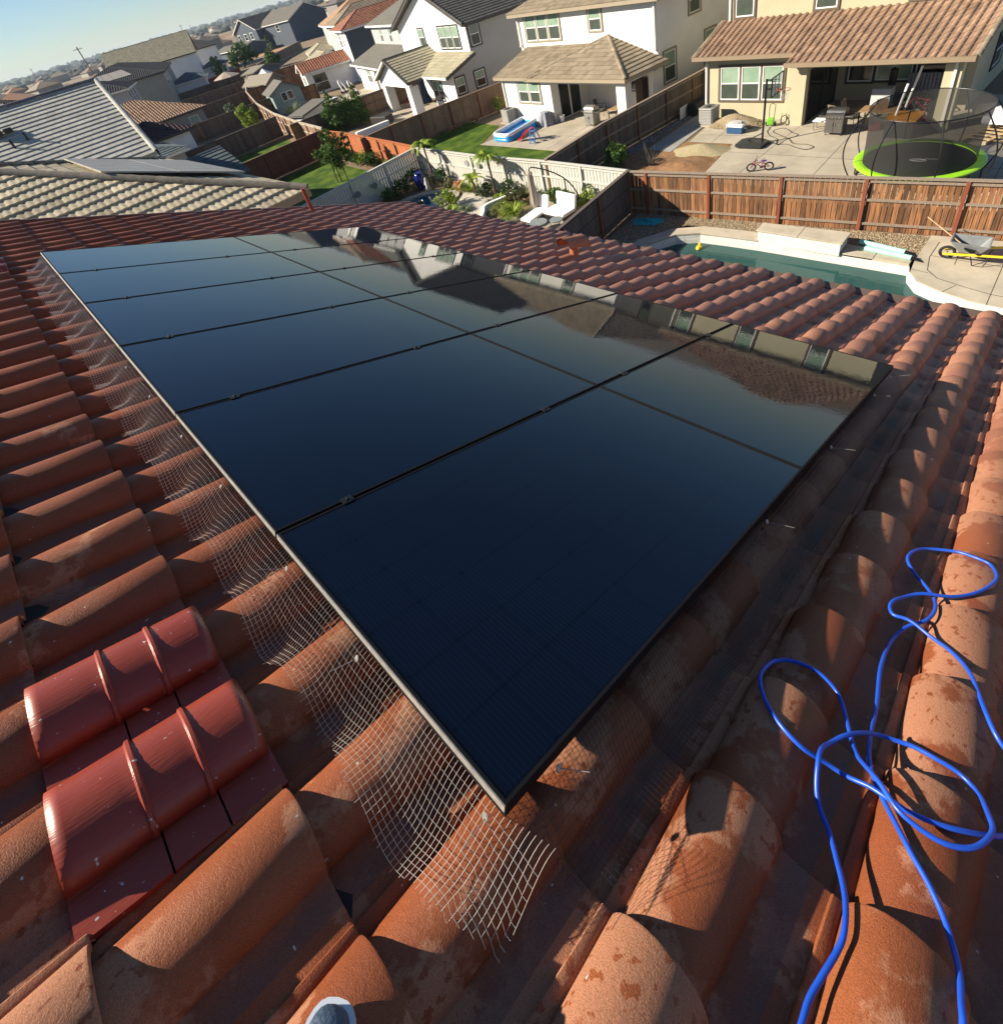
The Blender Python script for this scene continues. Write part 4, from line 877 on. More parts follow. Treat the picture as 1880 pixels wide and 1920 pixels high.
wing(hh, FH, 10, 27, -12, -2.5, G, -5.9, 'gable_a', 0.22, RM_SHIN, 'shingle', S_BLUE, F_WHITE, caps=False)
# ================================================================== NEIGHBOURS ON OUR SIDE (left of the picture)
F0 = FR((5.05, 13.65), (0.0, 1.0))
h0 = empty('sand_tiled_house', (0, 19, G), 'next door house with sand coloured hipped tile roof and silvery panels, nearest at the left', 'house')
wb = MB(); wb.prism([(5.05, 13.65), (5.05, 25.2), (-9, 25.2), (-9, 13.65)], G, -2.55); wb.build('wall', S_CREAM, h0)
c1, c2, c3, c4 = Vector((5.55, 13.2, -2.5)), Vector((5.55, 25.7, -2.5)), Vector((-9.5, 25.7, -2.5)), Vector((-9.5, 13.2, -2.5)); hh_ = 6.25; rA, rB = Vector((5.55 - hh_, 19.45, -2.5 + hh_ * 0.41)), Vector((-9.5 + hh_, 19.45, -2.5 + hh_ * 0.41))
r0 = join_under(h0, [roof_patch([c1, c4, rB, rA], 'low', RM_SAND, h0), roof_patch([c1, c2, rA], 'low', RM_SAND, h0), roof_patch([c2, c3, rB, rA], 's', RM_SAND, h0), roof_patch([c3, c4, rB], 's', RM_SAND, h0)])
ridge_caps([(c1 + Vector((0, 0, .05)), rA + Vector((0, 0, .05))), (c2 + Vector((0, 0, .05)), rA + Vector((0, 0, .05))), (rA + Vector((0, 0, .05)), rB + Vector((0, 0, .05)))], 0.13, mat('ridge_weathered', (0.30, 0.26, 0.20), 0.9, 0.2, 8, 0.3, 40, tint=0.2), r0)
fascia([(c1, c2), (c1, c4)], F_BRN, r0, 0.18, 0.1, 'gutter')
pz = lambda x: -2.5 + (5.55 - x) * 0.41 + 0.10
solar_on(h0, [(2.1, 21.9, pz(2.1)), (2.1, 16.5, pz(2.1)), (5.35, 16.5, pz(5.35)), (5.35, 21.9, pz(5.35))], (5, 2))
for y in (20.6, 22.2): mb = MB(); mb.tube([(0.6, y, pz(0.6) - 0.1), (0.6, y, pz(0.6) + 0.42)], 0.04, 8); mb.build('vent_pipe', M_REDM, h0, smooth=True)
h1 = empty('pale_grey_tiled_house', (-2, 34, G), 'house with broad pale grey flat tiled slope and dark roof vent at the left edge', 'house')
wb = MB(); wb.add([(x, y, z) for x in (5.5, -12) for y, z in ((27.8, G), (40.0, G), (40.0, -2.3), (34.2, 0.3), (27.8, -2.3))], [(0, 1, 2, 3, 4), (9, 8, 7, 6, 5), (0, 4, 9, 5), (4, 3, 8, 9), (3, 2, 7, 8), (2, 1, 6, 7), (1, 0, 5, 6)]); wb.build('wall', S_SAGE, h1)
r1 = join_under(h1, [roof_patch([(5.80, 27.3, -2.35), (-13, 27.3, -2.35), (-13, 34.2, 0.48), (6.55, 34.2, 0.48)], 'flat', RM_GREY, h1), roof_patch([(5.98, 40.2, -2.0), (-13, 40.2, -2.0), (-13, 34.2, 0.48), (6.55, 34.2, 0.48)], 'flat', RM_GREY, h1)])
ridge_caps([((-13, 34.2, 0.53), (6.55, 34.2, 0.53))], 0.13, rmat('ridge_slate', (0.16, 0.16, 0.18)), r1); ridge_caps([((5.80, 27.25, -2.31), (6.55, 34.2, 0.53))], 0.12, RM_GREY, r1, 'rake_tiles')
fascia([((5.85, 27.3, -2.35), (6.6, 34.2, 0.48)), ((6.0, 40.2, -2.0), (6.6, 34.2, 0.48))], F_DARK, r1, 0.18, 0.06)
vz = lambda y: -2.35 + (y - 27.3) * 0.41
mb = MB(); mb.box((1.55, 32.05, vz(32.05) + 0.17), (0.42, 0.45, 0.26)); mb.box((2.0, 32.1, vz(32.1) + 0.13), (0.3, 0.3, 0.2)); mb.box((1.55, 32.05, vz(32.05) + 0.32), (0.5, 0.52, 0.04)); mb.build('roof_vent', M_BLK, h1)
for x, y in ((1.75, 30.9), (2.35, 31.1)): mb = MB(); mb.tube([(x, y, vz(y)), (x, y, vz(y) + 0.38)], 0.05, 8); mb.build('vent_pipe', M_BLK, h1)
wing(h1, FR((6.0, 33.2), (0, 1)), 0, 5.0, 0, 4.4, G, -5.6, 'gable_b', 0.40, RM_TEAL, 'flat', S_SAGE, F_DARK)
h2 = empty('plum_tiled_house', (9, 60, G), 'grey house with plum coloured barrel roofs between the grey slope and the fences', 'house')
F2 = FR((11.2, 56.6), (0.0, 1.0))
wing(h2, FR((15.2, 58.0), (0, 1)), 0, 9, -11.2 + 0, -4.2, G, -2.7, 'hip', 0.40, RM_PURP, 's', S_SOFT, F_DARK); wing(h2, FR((11.0, 56.0), (0, 1)), 0.6, 7.2, 0, 4.3, G, -5.35, 'hip', 0.45, RM_PURP, 's', S_WHITE, F_DARK)
wing(h2, FR((8.2, 49.0), (0, 1)), 0.4, 6.4, 0, 4.0, G, -5.7, 'hip', 0.3, RM_TEAL, 'flat', S_SOFT, F_WHITE)
h3 = empty('peach_tiled_house', (16, 76, G), 'single storey house with peach barrel tile hip roof and one white framed window', 'house')
F3 = FR((21.9, 71.8), (0.0, 1.0)); wing(h3, F3, 0, 10.0, -13.5, 0.0, G, -5.6, 'hip', 0.42, RM_ORNG, 's', S_SAGE, F_DARK)
F3s = FR((21.9, 71.8), (-1.0, 0.0)); window(h3, FR((21.9, 71.78), (-1.0, 0.0001)), 'b', 0.0, 0.8, 1.9, G + 0.9, G + 2.3, None, 1, M_PANE, M_DARKP)
h4 = empty('panelled_dark_roof_house', (20, 98, G), 'grey two storey house with charcoal roof and a long row of pale panels', 'house')
F4 = FR((19.9, 90.0), (0.0, 1.0)); F4 = FR((19.5, 90.5), (0.35, 0.94)); wing(h4, F4, 0, 10, -12, 0.0 + 0.2, G, -2.6, 'hip', 0.36, RM_DARK, 's', S_SOFT, F_WHITE)
h5 = empty('large_dark_roof_house', (28, 114, G), 'large sage grey walled house with charcoal roof and pale panels, left of the white gable', 'house')
F5 = FR((29.3, 106.0), (0.33, 0.944)); wing(h5, F5, 0, 30, -15, 0, G, -2.6, 'hip', 0.30, RM_DARK, 's', S_SAGE, F_DARK)
h6 = empty('far_white_gable_house', (52, 150, G), 'far white gabled house with weathered taupe roof and blue grey lower roofs', 'house')
F6 = FR((46.5, 139.0), (0.36, 0.933)); wing(h6, F6, 0, 12, -17, 0, G, -2.2, 'gable_b', 0.62, RM_CREAM, 'flat', S_WHITE, F_DARK); wing(h6, FR((57.0, 160), (0.36, 0.933)), 0, 12, -10, 2, G, -2.4, 'hip', 0.4, RM_DARK, 'flat', S_WHITE, F_DARK)
wing(h6, FR((46.5, 139.0), (0.36, 0.933)), 1, 8, 0, 5, G, -5.7, 'hip', 0.35, RM_TEAL, 'flat', S_WHITE, F_WHITE); wing(h6, FR((36, 118), (0.36, 0.933)), 1, 8, -3, 3, G, -5.7, 'hip', 0.35, RM_TEAL, 'flat', S_WHITE, F_WHITE)
for a in (3.2, 5.2, 8.2): window(h6, F6, 'b', 0, a, a + 1.2, -4.9, -3.0, None, 1, M_DARKP, M_DARKP)
for a in (2.2, 5.0, 8.5, 12.5): window(h5, F5, 'b', 0, a, a + 1.4, -4.7, -3.1, None, 1, M_DARKP, M_DARKP)
for a in (1.2, 3.6, 6.5): window(h4, F4, 'b', 0.2, a, a + 1.1, -4.7, -3.0, None, 1, M_DARKP, M_DARKP)
def slope_panels(root, F, a0, a1, b0, b1, z0, z1, n): solar_on(root, [F(a0, b0, z0), F(a1, b0, z0), F(a1, b1, z1), F(a0, b1, z1)], n)
# panels on the slopes that face us (the -a hip of each)
slope_panels(h4, F4, 1.0, 3.6, -9.0, -3.2, -2.05, -2.05, (1, 1)) if 0 else solar_on(h4, [F4(0.9, -3.2, -2.6 + 1.35*0.36 + .03), F4(0.9, -9.2, -2.6 + 1.35*0.36 + .03), F4(3.6, -9.2, -2.6 + 4.05*0.36 + .03), F4(3.6, -3.9, -2.6 + 4.05*0.36 + .03)], (5, 1))
solar_on(h5, [F5(1.6, -4.2, -2.6 + 2.05*0.30 + .03), F5(1.6, -11.0, -2.6 + 2.05*0.30 + .03), F5(4.6, -11.0, -2.6 + 5.05*0.30 + .03), F5(4.6, -5.6, -2.6 + 5.05*0.30 + .03)], (5, 1))
h7 = empty('maroon_roofed_house', (14, 125, G), 'dark maroon roofed house with pale panels at the far left', 'house')
F7 = FR((13.0, 112.0), (0.2, 0.98)); wing(h7, F7, 0, 12, -16, 0, G, -2.6, 'gable_b' if 0 else 'hip', 0.38, RM_PURP, 's', S_CREAM, F_BRN)
solar_on(h7, [F7(1.2, -4.0, -2.6 + 1.65*0.38 + .03), F7(1.2, -9.5, -2.6 + 1.65*0.38 + .03), F7(4.0, -9.5, -2.6 + 4.45*0.38 + .03), F7(4.0, -5.0, -2.6 + 4.45*0.38 + .03)], (4, 1))
# ================================================================== GROUND, YARDS, FENCES, POOLS
def struct(o): o['kind'] = 'structure'; return o
M_EARTH = mat('dry_earth', (0.20, 0.135, 0.075), 0.95, 0.25, 0.35, 0.4, 6, col2=(0.31, 0.235, 0.145), dist=0.03)
gm = MB(); BIG = 7000; hx0, hx1, hy0, hy1 = 8.0, 17.15, -6.5, 10.2
for (x0, y0, x1, y1) in ((-BIG, -BIG, hx0, BIG), (hx1, -BIG, BIG, BIG), (hx0, -BIG, hx1, hy0), (hx0, hy1, hx1, BIG)): gm.add([(x0, y0, G - 0.02), (x1, y0, G - 0.02), (x1, y1, G - 0.02), (x0, y1, G - 0.02)], [(0, 1, 2, 3)])
struct(gm.build('ground', M_EARTH))
def sheet(name, poly, z, m, t=0.012):
    mb = MB(); mb.prism(poly, z - t, z); return struct(mb.build(name, m))
def grass_mat():
    m, n, l, b = newmat('lawn_grass'); tc = n.new('ShaderNodeTexCoord')
    a = n.new('ShaderNodeTexNoise'); a.inputs['Scale'].default_value = 1.2; a.inputs['Detail'].default_value = 6; l.new(tc.outputs['Object'], a.inputs['Vector'])
    c = n.new('ShaderNodeTexNoise'); c.inputs['Scale'].default_value = 45; c.inputs['Detail'].default_value = 3; l.new(tc.outputs['Object'], c.inputs['Vector'])
    r1 = n.new('ShaderNodeValToRGB'); r1.color_ramp.elements[0].color = (0.030, 0.075, 0.004, 1); r1.color_ramp.elements[1].color = (0.095, 0.15, 0.012, 1); r1.color_ramp.elements[0].position = 0.40; r1.color_ramp.elements[1].position = 0.62; l.new(a.outputs[0], r1.inputs[0])
    mr = n.new('ShaderNodeMapRange'); mr.inputs[1].default_value = 0.3; mr.inputs[2].default_value = 0.7; mr.inputs[3].default_value = 0.55; mr.inputs[4].default_value = 1.4; l.new(c.outputs[0], mr.inputs[0])
    vm = n.new('ShaderNodeVectorMath'); vm.operation = 'SCALE'; l.new(r1.outputs[0], vm.inputs[0]); l.new(mr.outputs[0], vm.inputs['Scale']); l.new(vm.outputs[0], b.inputs['Base Color']); b.inputs['Roughness'].default_value = 0.8; b.inputs['Specular IOR Level'].default_value = 0.2
    bp = n.new('ShaderNodeBump'); bp.inputs['Strength'].default_value = 0.8; bp.inputs['Distance'].default_value = 0.03; l.new(c.outputs[0], bp.inputs['Height']); l.new(bp.outputs[0], b.inputs['Normal'])
    return m
M_GRASS = grass_mat()
sheet('lawn', [(18.3, 16.6), (22.9, 16.45), (22.95, 26.6), (26.4, 28.2), (26.9, 32.2), (19.9, 33.1), (18.5, 27)], G + 0.004, M_GRASS)
sheet('lawn', [(6.5, 26.7), (17.0, 26.75), (17.6, 30), (18.4, 39.7), (6.5, 40.3)], G + 0.004, M_GRASS)
sheet('lawn', [(9, 45.0), (20.0, 44.2), (21.6, 52.5), (9, 53.6)], G + 0.004, M_GRASS)
sheet('patio_slab', [(22.7, 16.5), (28.6, 15.9), (33, 19), (33, 24), (27.3, 24.3), (26.6, 25.4), (23.05, 26.7)], G + 0.016, M_CONC)
sheet('patio_slab', [(20.9, 10.62), (24.92, 11.05), (24.95, 13.25), (27.2, 13.45), (31.3, 13.4), (31.5, 3), (31.5, -7), (20.0, -7), (20.4, 1)], G + 0.016, M_CONC)
sheet('path', [(23.6, 13.5), (31.5, 13.75), (31.5, 14.8), (23.8, 14.9)], G + 0.012, concrete('path_concrete', (0.36, 0.37, 0.37)))
sheet('patio_slab', [(25.3, 36.6), (29.6, 35.8), (33, 45.0), (27.5, 46.4)], G + 0.016, M_CONC)
sheet('patio_slab', [(27.5, 49.5), (34, 49), (37.5, 61), (31, 62)], G + 0.016, M_CONC)
jn = MB()                                     # saw-cut joints in the slabs
def joint(x0, y0, x1, y1, w=0.018): jn.bar((x0, y0, G + 0.0175), (x1, y1, G + 0.0175), w, 0.004)
for p in ((24.92, 11.94, 23.2, 9.6), ): pass
for s_ in ((20.9, 9.35, 27.3, 9.0), (20.9, 8.9, 23.5, 8.96), (20.7, 6.5, 27.3, 6.6), (20.5, 4.0, 27.3, 4.0), (23.95, 11.0, 23.6, -6), (27.35, 8.9, 27.1, -6), (24.95, 12.1, 27.2, 12.2), (25.9, 13.3, 26.0, 9.1), (20.5, 1.2, 27.3, 1.2), (23.0, 24.0, 27.2, 23.6), (23.0, 21.0, 27.2, 20.7), (25.0, 26.0, 25.0, 16.4), (22.8, 18.4, 28, 18.2)): joint(*s_)
struct(jn.build('slab_joints', mat('joint_dark', (0.10, 0.085, 0.07), 0.95)))
M_SOIL = mat('turned_soil', (0.26, 0.13, 0.055), 0.97, 0.2, 4, 0.7, 14, col2=(0.38, 0.21, 0.095), dist=0.05)
def mound(name, c, rx, ry, h, m, rz=0, seed=1, label=None, cat=None, group=None, rough=0.25, n=34):
    mb = MB(); vs = []; 
    for j in range(14):
        rr = j / 13
        for i in range(n):
            a = 2*math.pi*i/n; k = 1 + rough * 0.7 * noise.noise(Vector((math.cos(a)*1.5, math.sin(a)*1.5, seed)))
            x, y = rr*k*rx*math.cos(a), rr*k*ry*math.sin(a); co, si = math.cos(rz), math.sin(rz)
            z = h * (1 - rr**1.3) ** 1.1 * (1 + rough * noise.noise(Vector((x*1.6, y*1.6, seed+5)))) + 0.06 * rough * noise.noise(Vector((x*9, y*9, seed)))*(1-rr)
            vs.append((c[0] + x*co - y*si, c[1] + x*si + y*co, G - 0.01 + max(0.0, z)))
    mb.add(vs, [(j*n+i, j*n+(i+1) % n, (j+1)*n+(i+1) % n, (j+1)*n+i) for j in range(13) for i in range(n)])
    o = mb.build(name, m, smooth=True)
    return tag(o, label, cat, group)
def pebble_mat(name, c1, c2):
    m, n, l, b = newmat(name); at = n.new('ShaderNodeAttribute'); at.attribute_name = 'tint'; mx = n.new('ShaderNodeMix'); mx.data_type = 'RGBA'; mx.inputs[6].default_value = (*c1, 1); mx.inputs[7].default_value = (*c2, 1); l.new(at.outputs['Fac'], mx.inputs[0]); l.new(mx.outputs[2], b.inputs['Base Color']); b.inputs['Roughness'].default_value = 0.85
    return m
M_PEB = pebble_mat('pebbles', (0.12, 0.085, 0.045), (0.48, 0.38, 0.25)); M_PEBG = pebble_mat('pebbles_grey', (0.12, 0.12, 0.12), (0.36, 0.35, 0.33))
def pebbles(mb, pts, s0, s1):
    base = [Vector(v) for v in ((1,0,0),(-1,0,0),(0,1,0),(0,-1,0),(0,0,1),(0,0,-1))]; fs = [(0,2,4),(2,1,4),(1,3,4),(3,0,4),(2,0,5),(1,2,5),(3,1,5),(0,3,5)]
    for p in pts:
        s_ = random.uniform(s0, s1); a = random.random()*6.28; co, si = math.cos(a), math.sin(a); k = (random.uniform(.8, 1.5), random.uniform(.7, 1.1), random.uniform(.5, .8)); t = random.random()
        mb.add([(p[0] + (v.x*k[0]*co - v.y*k[1]*si)*s_, p[1] + (v.x*k[0]*si + v.y*k[1]*co)*s_, p[2] + v.z*k[2]*s_) for v in base], fs, t)
def inpoly(x, y, P):
    c = False; n = len(P)
    for i in range(n):
        x1, y1 = P[i]; x2, y2 = P[(i+1) % n]
        if (y1 > y) != (y2 > y) and x < (x2-x1)*(y-y1)/(y2-y1)+x1: c = not c
    return c
def scatter(P, n):
    xs = [p[0] for p in P]; ys = [p[1] for p in P]; out = []
    while len(out) < n:
        x, y = random.uniform(min(xs), max(xs)), random.uniform(min(ys), max(ys))
        if inpoly(x, y, P): out.append((x, y))
    return out
# our own back yard: gravel strip, coping, raised wall, deck, pool
GRAV = [(17.1, 1.9), (18.45, 1.9), (17.45, 11.3), (14.4, 11.3), (14.6, 9.9), (16.0, 9.9), (17.0, 9.0), (17.15, 8.2)]
sheet('gravel_bed', GRAV, G + 0.002, mat('gravel_base', (0.30, 0.23, 0.14), 0.95, 0.3, 25, 0.5, 30))
pm = MB(); pebbles(pm, [(x, y, G + 0.012) for x, y in scatter(GRAV, 7000)], 0.012, 0.03); tag(pm.build('gravel', M_PEB, smooth=False), 'tan pebbles between the pool coping and the brown fence', 'gravel', kind='stuff')
POOL_IN = [(16.62, 1.95), (16.25, 1.86), (15.8, 1.56), (15.52, 1.0), (15.33, 0.4), (15.28, -0.4), (15.3, -1.5), (15.3, -6), (9.5, -6), (9.5, 7.5), (11, 9.0), (13.5, 9.75), (15.2, 9.6), (16.1, 9.0), (16.5, 8.24), (16.58, 7.2), (16.62, 6.19)]
def loop_wall(mb, P, z0, z1, closed=True):
    n = len(P)
    for i in range(n if closed else n - 1):
        a, b = P[i], P[(i+1) % n]; mb.add([(a[0], a[1], z0), (b[0], b[1], z0), (b[0], b[1], z1), (a[0], a[1], z1)], [(0, 1, 2, 3)])
def brick_mat(name, c1, c2, mort, sx, sy, rot=None):
    m, n, l, b = newmat(name); tc = n.new('ShaderNodeTexCoord'); sp = n.new('ShaderNodeSeparateXYZ'); l.new(tc.outputs['Object'], sp.inputs[0]); cb = n.new('ShaderNodeCombineXYZ'); ad = n.new('ShaderNodeMath'); l.new(sp.outputs[1], ad.inputs[0]); l.new(sp.outputs[0], ad.inputs[1]); l.new(ad.outputs[0], cb.inputs[0]); l.new(sp.outputs[2], cb.inputs[1])
    br = n.new('ShaderNodeTexBrick'); br.inputs['Scale'].default_value = 1; br.inputs['Brick Width'].default_value = sx; br.inputs['Row Height'].default_value = sy; br.inputs['Mortar Size'].default_value = 0.008; br.inputs['Color1'].default_value = (*c1, 1); br.inputs['Color2'].default_value = (*c2, 1); br.inputs['Mortar'].default_value = (*mort, 1); l.new(cb.outputs[0], br.inputs['Vector']); l.new(br.outputs[0], b.inputs['Base Color']); b.inputs['Roughness'].default_value = 0.5
    return m
M_STONE = brick_mat('white_ledger_stone', (0.72, 0.70, 0.66), (0.60, 0.59, 0.57), (0.5, 0.49, 0.46), 0.32, 0.11)
pb = MB(); loop_wall(pb, POOL_IN, G - 1.6, G - 0.36); pb.add([(x, y, G - 1.6) for x, y in POOL_IN], [tuple(range(len(POOL_IN)))]); struct(pb.build('pool_basin', mat('pool_plaster', (0.34, 0.52, 0.50), 0.7, 0.06, 2)))
tb = MB(); loop_wall(tb, POOL_IN, G - 0.38, G + 0.02); struct(tb.build('pool_tile_band', M_STONE))
def water_mat(name, c, dens=0.0):
    m, n, l, b = newmat(name); b.inputs['Base Color'].default_value = (*c, 1); b.inputs['Roughness'].default_value = 0.02; b.inputs['Transmission Weight'].default_value = 0.0; b.inputs['IOR'].default_value = 1.33
    tc = n.new('ShaderNodeTexCoord'); nz = n.new('ShaderNodeTexNoise'); nz.inputs['Scale'].default_value = 5; nz.inputs['Detail'].default_value = 3; l.new(tc.outputs['Object'], nz.inputs['Vector']); bp = n.new('ShaderNodeBump'); bp.inputs['Strength'].default_value = 0.12; bp.inputs['Distance'].default_value = 0.02; l.new(nz.outputs[0], bp.inputs['Height']); l.new(bp.outputs[0], b.inputs['Normal'])
    return m
wt = MB(); wt.add([(x, y, G - 0.34) for x, y in POOL_IN], [tuple(range(len(POOL_IN)))]); struct(wt.build('pool_water', water_mat('pool_water', (0.022, 0.075, 0.070))))
def offset_strip(P, w, z0, z1, name, m, idx):
    """coping slabs along the pool edge, one prism per segment"""
    mb = MB(); Q = [P[i] for i in idx]; L = []
    for i, p in enumerate(Q):
        a = Vector(Q[max(i-1, 0)]); b = Vector(Q[min(i+1, len(Q)-1)]); t = (b - a).normalized(); nn = Vector((-t.y, t.x)) * w; L.append((p[0] + nn.x, p[1] + nn.y))
    for i in range(len(Q) - 1):
        g = 0.006; a, b, c, d = Vector(Q[i]), Vector(Q[i+1]), Vector(L[i+1]), Vector(L[i]); mb.prism([tuple(a), tuple(b), tuple(c), tuple(d)], z0, z1, random.random())
    return struct(mb.build(name, m, fixn=True))
offset_strip(POOL_IN, 0.52, G - 0.02, G + 0.06, 'pool_coping', M_CONC2, [10, 11, 12, 13, 14, 15, 16])
rw = MB(); rw.prism([(16.55, 3.75), (17.2, 3.75), (17.1, 6.25), (16.62, 6.25)], G - 0.02, G + 0.40); struct(rw.build('raised_pool_wall', M_STONE))
rc = MB(); rc.prism([(16.52, 3.7), (17.24, 3.7), (17.19, 4.98), (16.55, 4.98)], G + 0.40, G + 0.455); rc.prism([(16.55, 5.0), (17.18, 5.0), (17.12, 6.3), (16.58, 6.3)], G + 0.40, G + 0.455); struct(rc.build('wall_cap', M_CONC2))
lc = MB(); lc.prism([(16.6, 1.96), (17.15, 1.96), (17.18, 2.85), (16.62, 2.85)], G - 0.02, G + 0.06); lc.prism([(16.62, 2.87), (17.18, 2.87), (17.2, 3.72), (16.62, 3.72)], G - 0.02, G + 0.06); struct(lc.build('pool_coping', M_CONC2))
DECK_E = [(18.5, 1.88), (16.94, 1.9), (16.25, 1.84), (15.82, 1.54), (15.56, 1.0), (15.36, 0.4), (15.3, -0.4), (15.32, -1.5), (15.32, -7), (19.4, -7)]
dk_ = MB(); dk_.prism(DECK_E, G - 0.02, G + 0.03); struct(dk_.build('pool_deck', M_CONC2, fixn=True))
sk = MB(); loop_wall(sk, [(x - (0.02 if x < 17 else 0), y) for x, y in DECK_E[1:9]], G - 0.42, G + 0.0, False); struct(sk.build('deck_edge_stone', M_STONE))
dj = MB()
inner = [(18.15, 1.6), (17.2, 1.62), (16.5, 1.5), (16.15, 1.2), (15.95, 0.6), (15.8, 0.0), (15.75, -1), (15.75, -7)]
for i in range(len(inner) - 1): dj.bar((*inner[i], G + 0.0315), (*inner[i+1], G + 0.0315), 0.02, 0.004)
for s_ in ((16.4, 1.86, 16.35, 1.45), (15.52, 0.95, 15.95, 0.75), (17.0, 1.0, 19.0, 1.1), (15.3, 0.0, 19.0, 0.05), (17.3, 1.62, 17.0, -7)): dj.bar((s_[0], s_[1], G + 0.0315), (s_[2], s_[3], G + 0.0315), 0.016, 0.004)
struct(dj.build('deck_joints', MATS['joint_dark']))
sheet('paving', [(10, 10.0), (14.5, 10.0), (14.5, 11.3), (10, 11.3)], G + 0.010, M_CONC)
# ------------------------------------------------------------------ fences
def wood(name, c1, c2, grain=(30, 30, 2.0), tint=0.35):
    return mat(name, c1, 0.85, 0.2, 1.0, 0.3, 20, col2=c2, tint=tint, stretch=grain)
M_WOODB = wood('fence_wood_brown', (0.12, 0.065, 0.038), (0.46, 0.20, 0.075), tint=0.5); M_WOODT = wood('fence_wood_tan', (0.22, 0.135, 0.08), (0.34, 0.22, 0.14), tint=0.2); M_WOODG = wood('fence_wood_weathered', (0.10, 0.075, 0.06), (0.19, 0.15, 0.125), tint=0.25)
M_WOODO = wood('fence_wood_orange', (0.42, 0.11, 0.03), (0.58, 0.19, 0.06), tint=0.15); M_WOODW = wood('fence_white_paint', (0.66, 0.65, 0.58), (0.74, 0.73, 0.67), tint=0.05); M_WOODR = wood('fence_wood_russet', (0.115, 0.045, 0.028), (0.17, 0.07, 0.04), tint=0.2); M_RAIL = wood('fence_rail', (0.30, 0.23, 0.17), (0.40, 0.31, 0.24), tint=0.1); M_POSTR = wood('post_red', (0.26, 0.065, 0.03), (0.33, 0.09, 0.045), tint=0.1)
def fence(pts, h, label, bm_, pm_, rm_, side=1, sp=2.4, bw=0.14, gap=0.006, mid=True, group=None, posts=True, lod=1, offs=0.0, battens=False):
    """board fence along a line of plan points; posts and rails stand on the given side"""
    mid_ = pts[len(pts)//2]; root = empty('board_fence', (*pts[0], G), label, 'fence', group or 'wooden fences between the back yards')
    bd, rl = MB(), MB(); cap = MB(); dist = offs; plist = []
    for i in range(len(pts) - 1):
        a, b = Vector((*pts[i], 0)), Vector((*pts[i+1], 0)); t = (b - a).normalized(); L = (b - a).length; n = Vector((-t.y, t.x, 0)) * side; k = max(1, int(L / (bw + gap)))
        st = L / k
        for q in range(k):
            c = a + t * (q + 0.5) * st; dz = random.uniform(-0.006, 0.006)
            bd.box((c.x, c.y, G + h / 2 + dz - 0.01), (st - gap, 0.018, h - 0.01), math.atan2(t.y, t.x), random.random())
            if battens: bd.box((c.x + t.x*st/2 + n.x*0.012, c.y + t.y*st/2 + n.y*0.012, G + h/2), (0.05, 0.012, h - 0.1), math.atan2(t.y, t.x), random.random())
        o = n * 0.035
        for z in ([0.25, h * 0.60, h - 0.10] if mid else [0.25, h - 0.1]): rl.bar(a + o + Vector((0, 0, G + z)), b + o + Vector((0, 0, G + z)), 0.045, 0.075)
        cap.bar(a + o*0.5 + Vector((0, 0, G + h + 0.012)), b + o*0.5 + Vector((0, 0, G + h + 0.012)), 0.15, 0.036)
        s_ = sp - dist if dist > 0 else 0.0
        while s_ < L: plist.append((a + t * s_ + n * 0.045, math.atan2(t.y, t.x))); s_ += sp
        dist = (L - (s_ - sp)) if s_ > 0 else dist + L
    bd.build('boards', bm_, root); rl.build('rails', rm_, root); cap.build('cap_rail', rm_, root)
    if posts:
        for p, rz in plist[:60]: mb = MB(); mb.box((p.x, p.y, G + h / 2), (0.09, 0.09, h - 0.02), rz, random.random()); mb.build('post', pm_, root)
    return root
fence([(17.30, 11.72), (18.60, 1.65), (19.6, -6.6)], 1.74, 'brown board fence with red posts behind our swimming pool', M_WOODB, M_POSTR, M_RAIL, side=-1, offs=1.6, bw=0.13, gap=0.018)
fence([(10.2, 11.05), (17.38, 11.70)], 1.76, 'weathered grey board fence between our pool and the garden with white loungers', M_WOODG, M_POSTR, M_WOODG, side=-1)
fence([(17.42, 11.78), (17.66, 16.3), (17.62, 20.33), (18.0, 26.5)], 1.72, 'white painted board fence behind the garden pond, in full sun', M_WOODW, M_WOODW, M_WOODW, side=1, gap=0.028)
fence([(18.0, 26.5), (8.0, 26.15)], 1.72, 'white painted board fence in shade running towards our roof', M_WOODW, M_WOODW, M_WOODW, side=1, gap=0.028)
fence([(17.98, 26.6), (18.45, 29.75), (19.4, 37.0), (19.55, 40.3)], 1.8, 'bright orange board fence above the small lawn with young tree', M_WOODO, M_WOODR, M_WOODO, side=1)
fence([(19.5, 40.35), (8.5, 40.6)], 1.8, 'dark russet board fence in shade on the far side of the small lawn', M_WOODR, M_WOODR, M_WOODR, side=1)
CF = [(19.6, 40.4), (20.1, 41.2), (21.1, 46.9), (23.2, 56.3), (26.4, 67.5), (31.2, 81.3), (38.2, 97.6), (45.3, 111.6), (51.4, 121), (61.5, 133.6), (75, 147)]
fence(CF, 1.8, 'long curving sunlit fence receding past all the back yards', M_WOODT, M_POSTR, wood('fence_cap_sun_tone', (0.50, 0.42, 0.32), (0.62, 0.53, 0.42)), side=1, bw=0.3)  # paler rails and cap: strong sunlight put into the colour
fence([(18.5, 33.1), (20.5, 33.03), (25.36, 32.1), (30.1, 30.9), (38, 29.2)], 1.8, 'tan board fence between the white gabled house and the lawn with blue pool', M_WOODT, M_POSTR, M_WOODT, side=-1)
fence([(17.66, 16.25), (22.1, 16.35), (30.7, 15.5), (41, 14.6)], 1.8, 'brown board fence from the umbrella corner up between cream and off white houses', M_WOODG, M_WOODB, M_RAIL, side=-1)
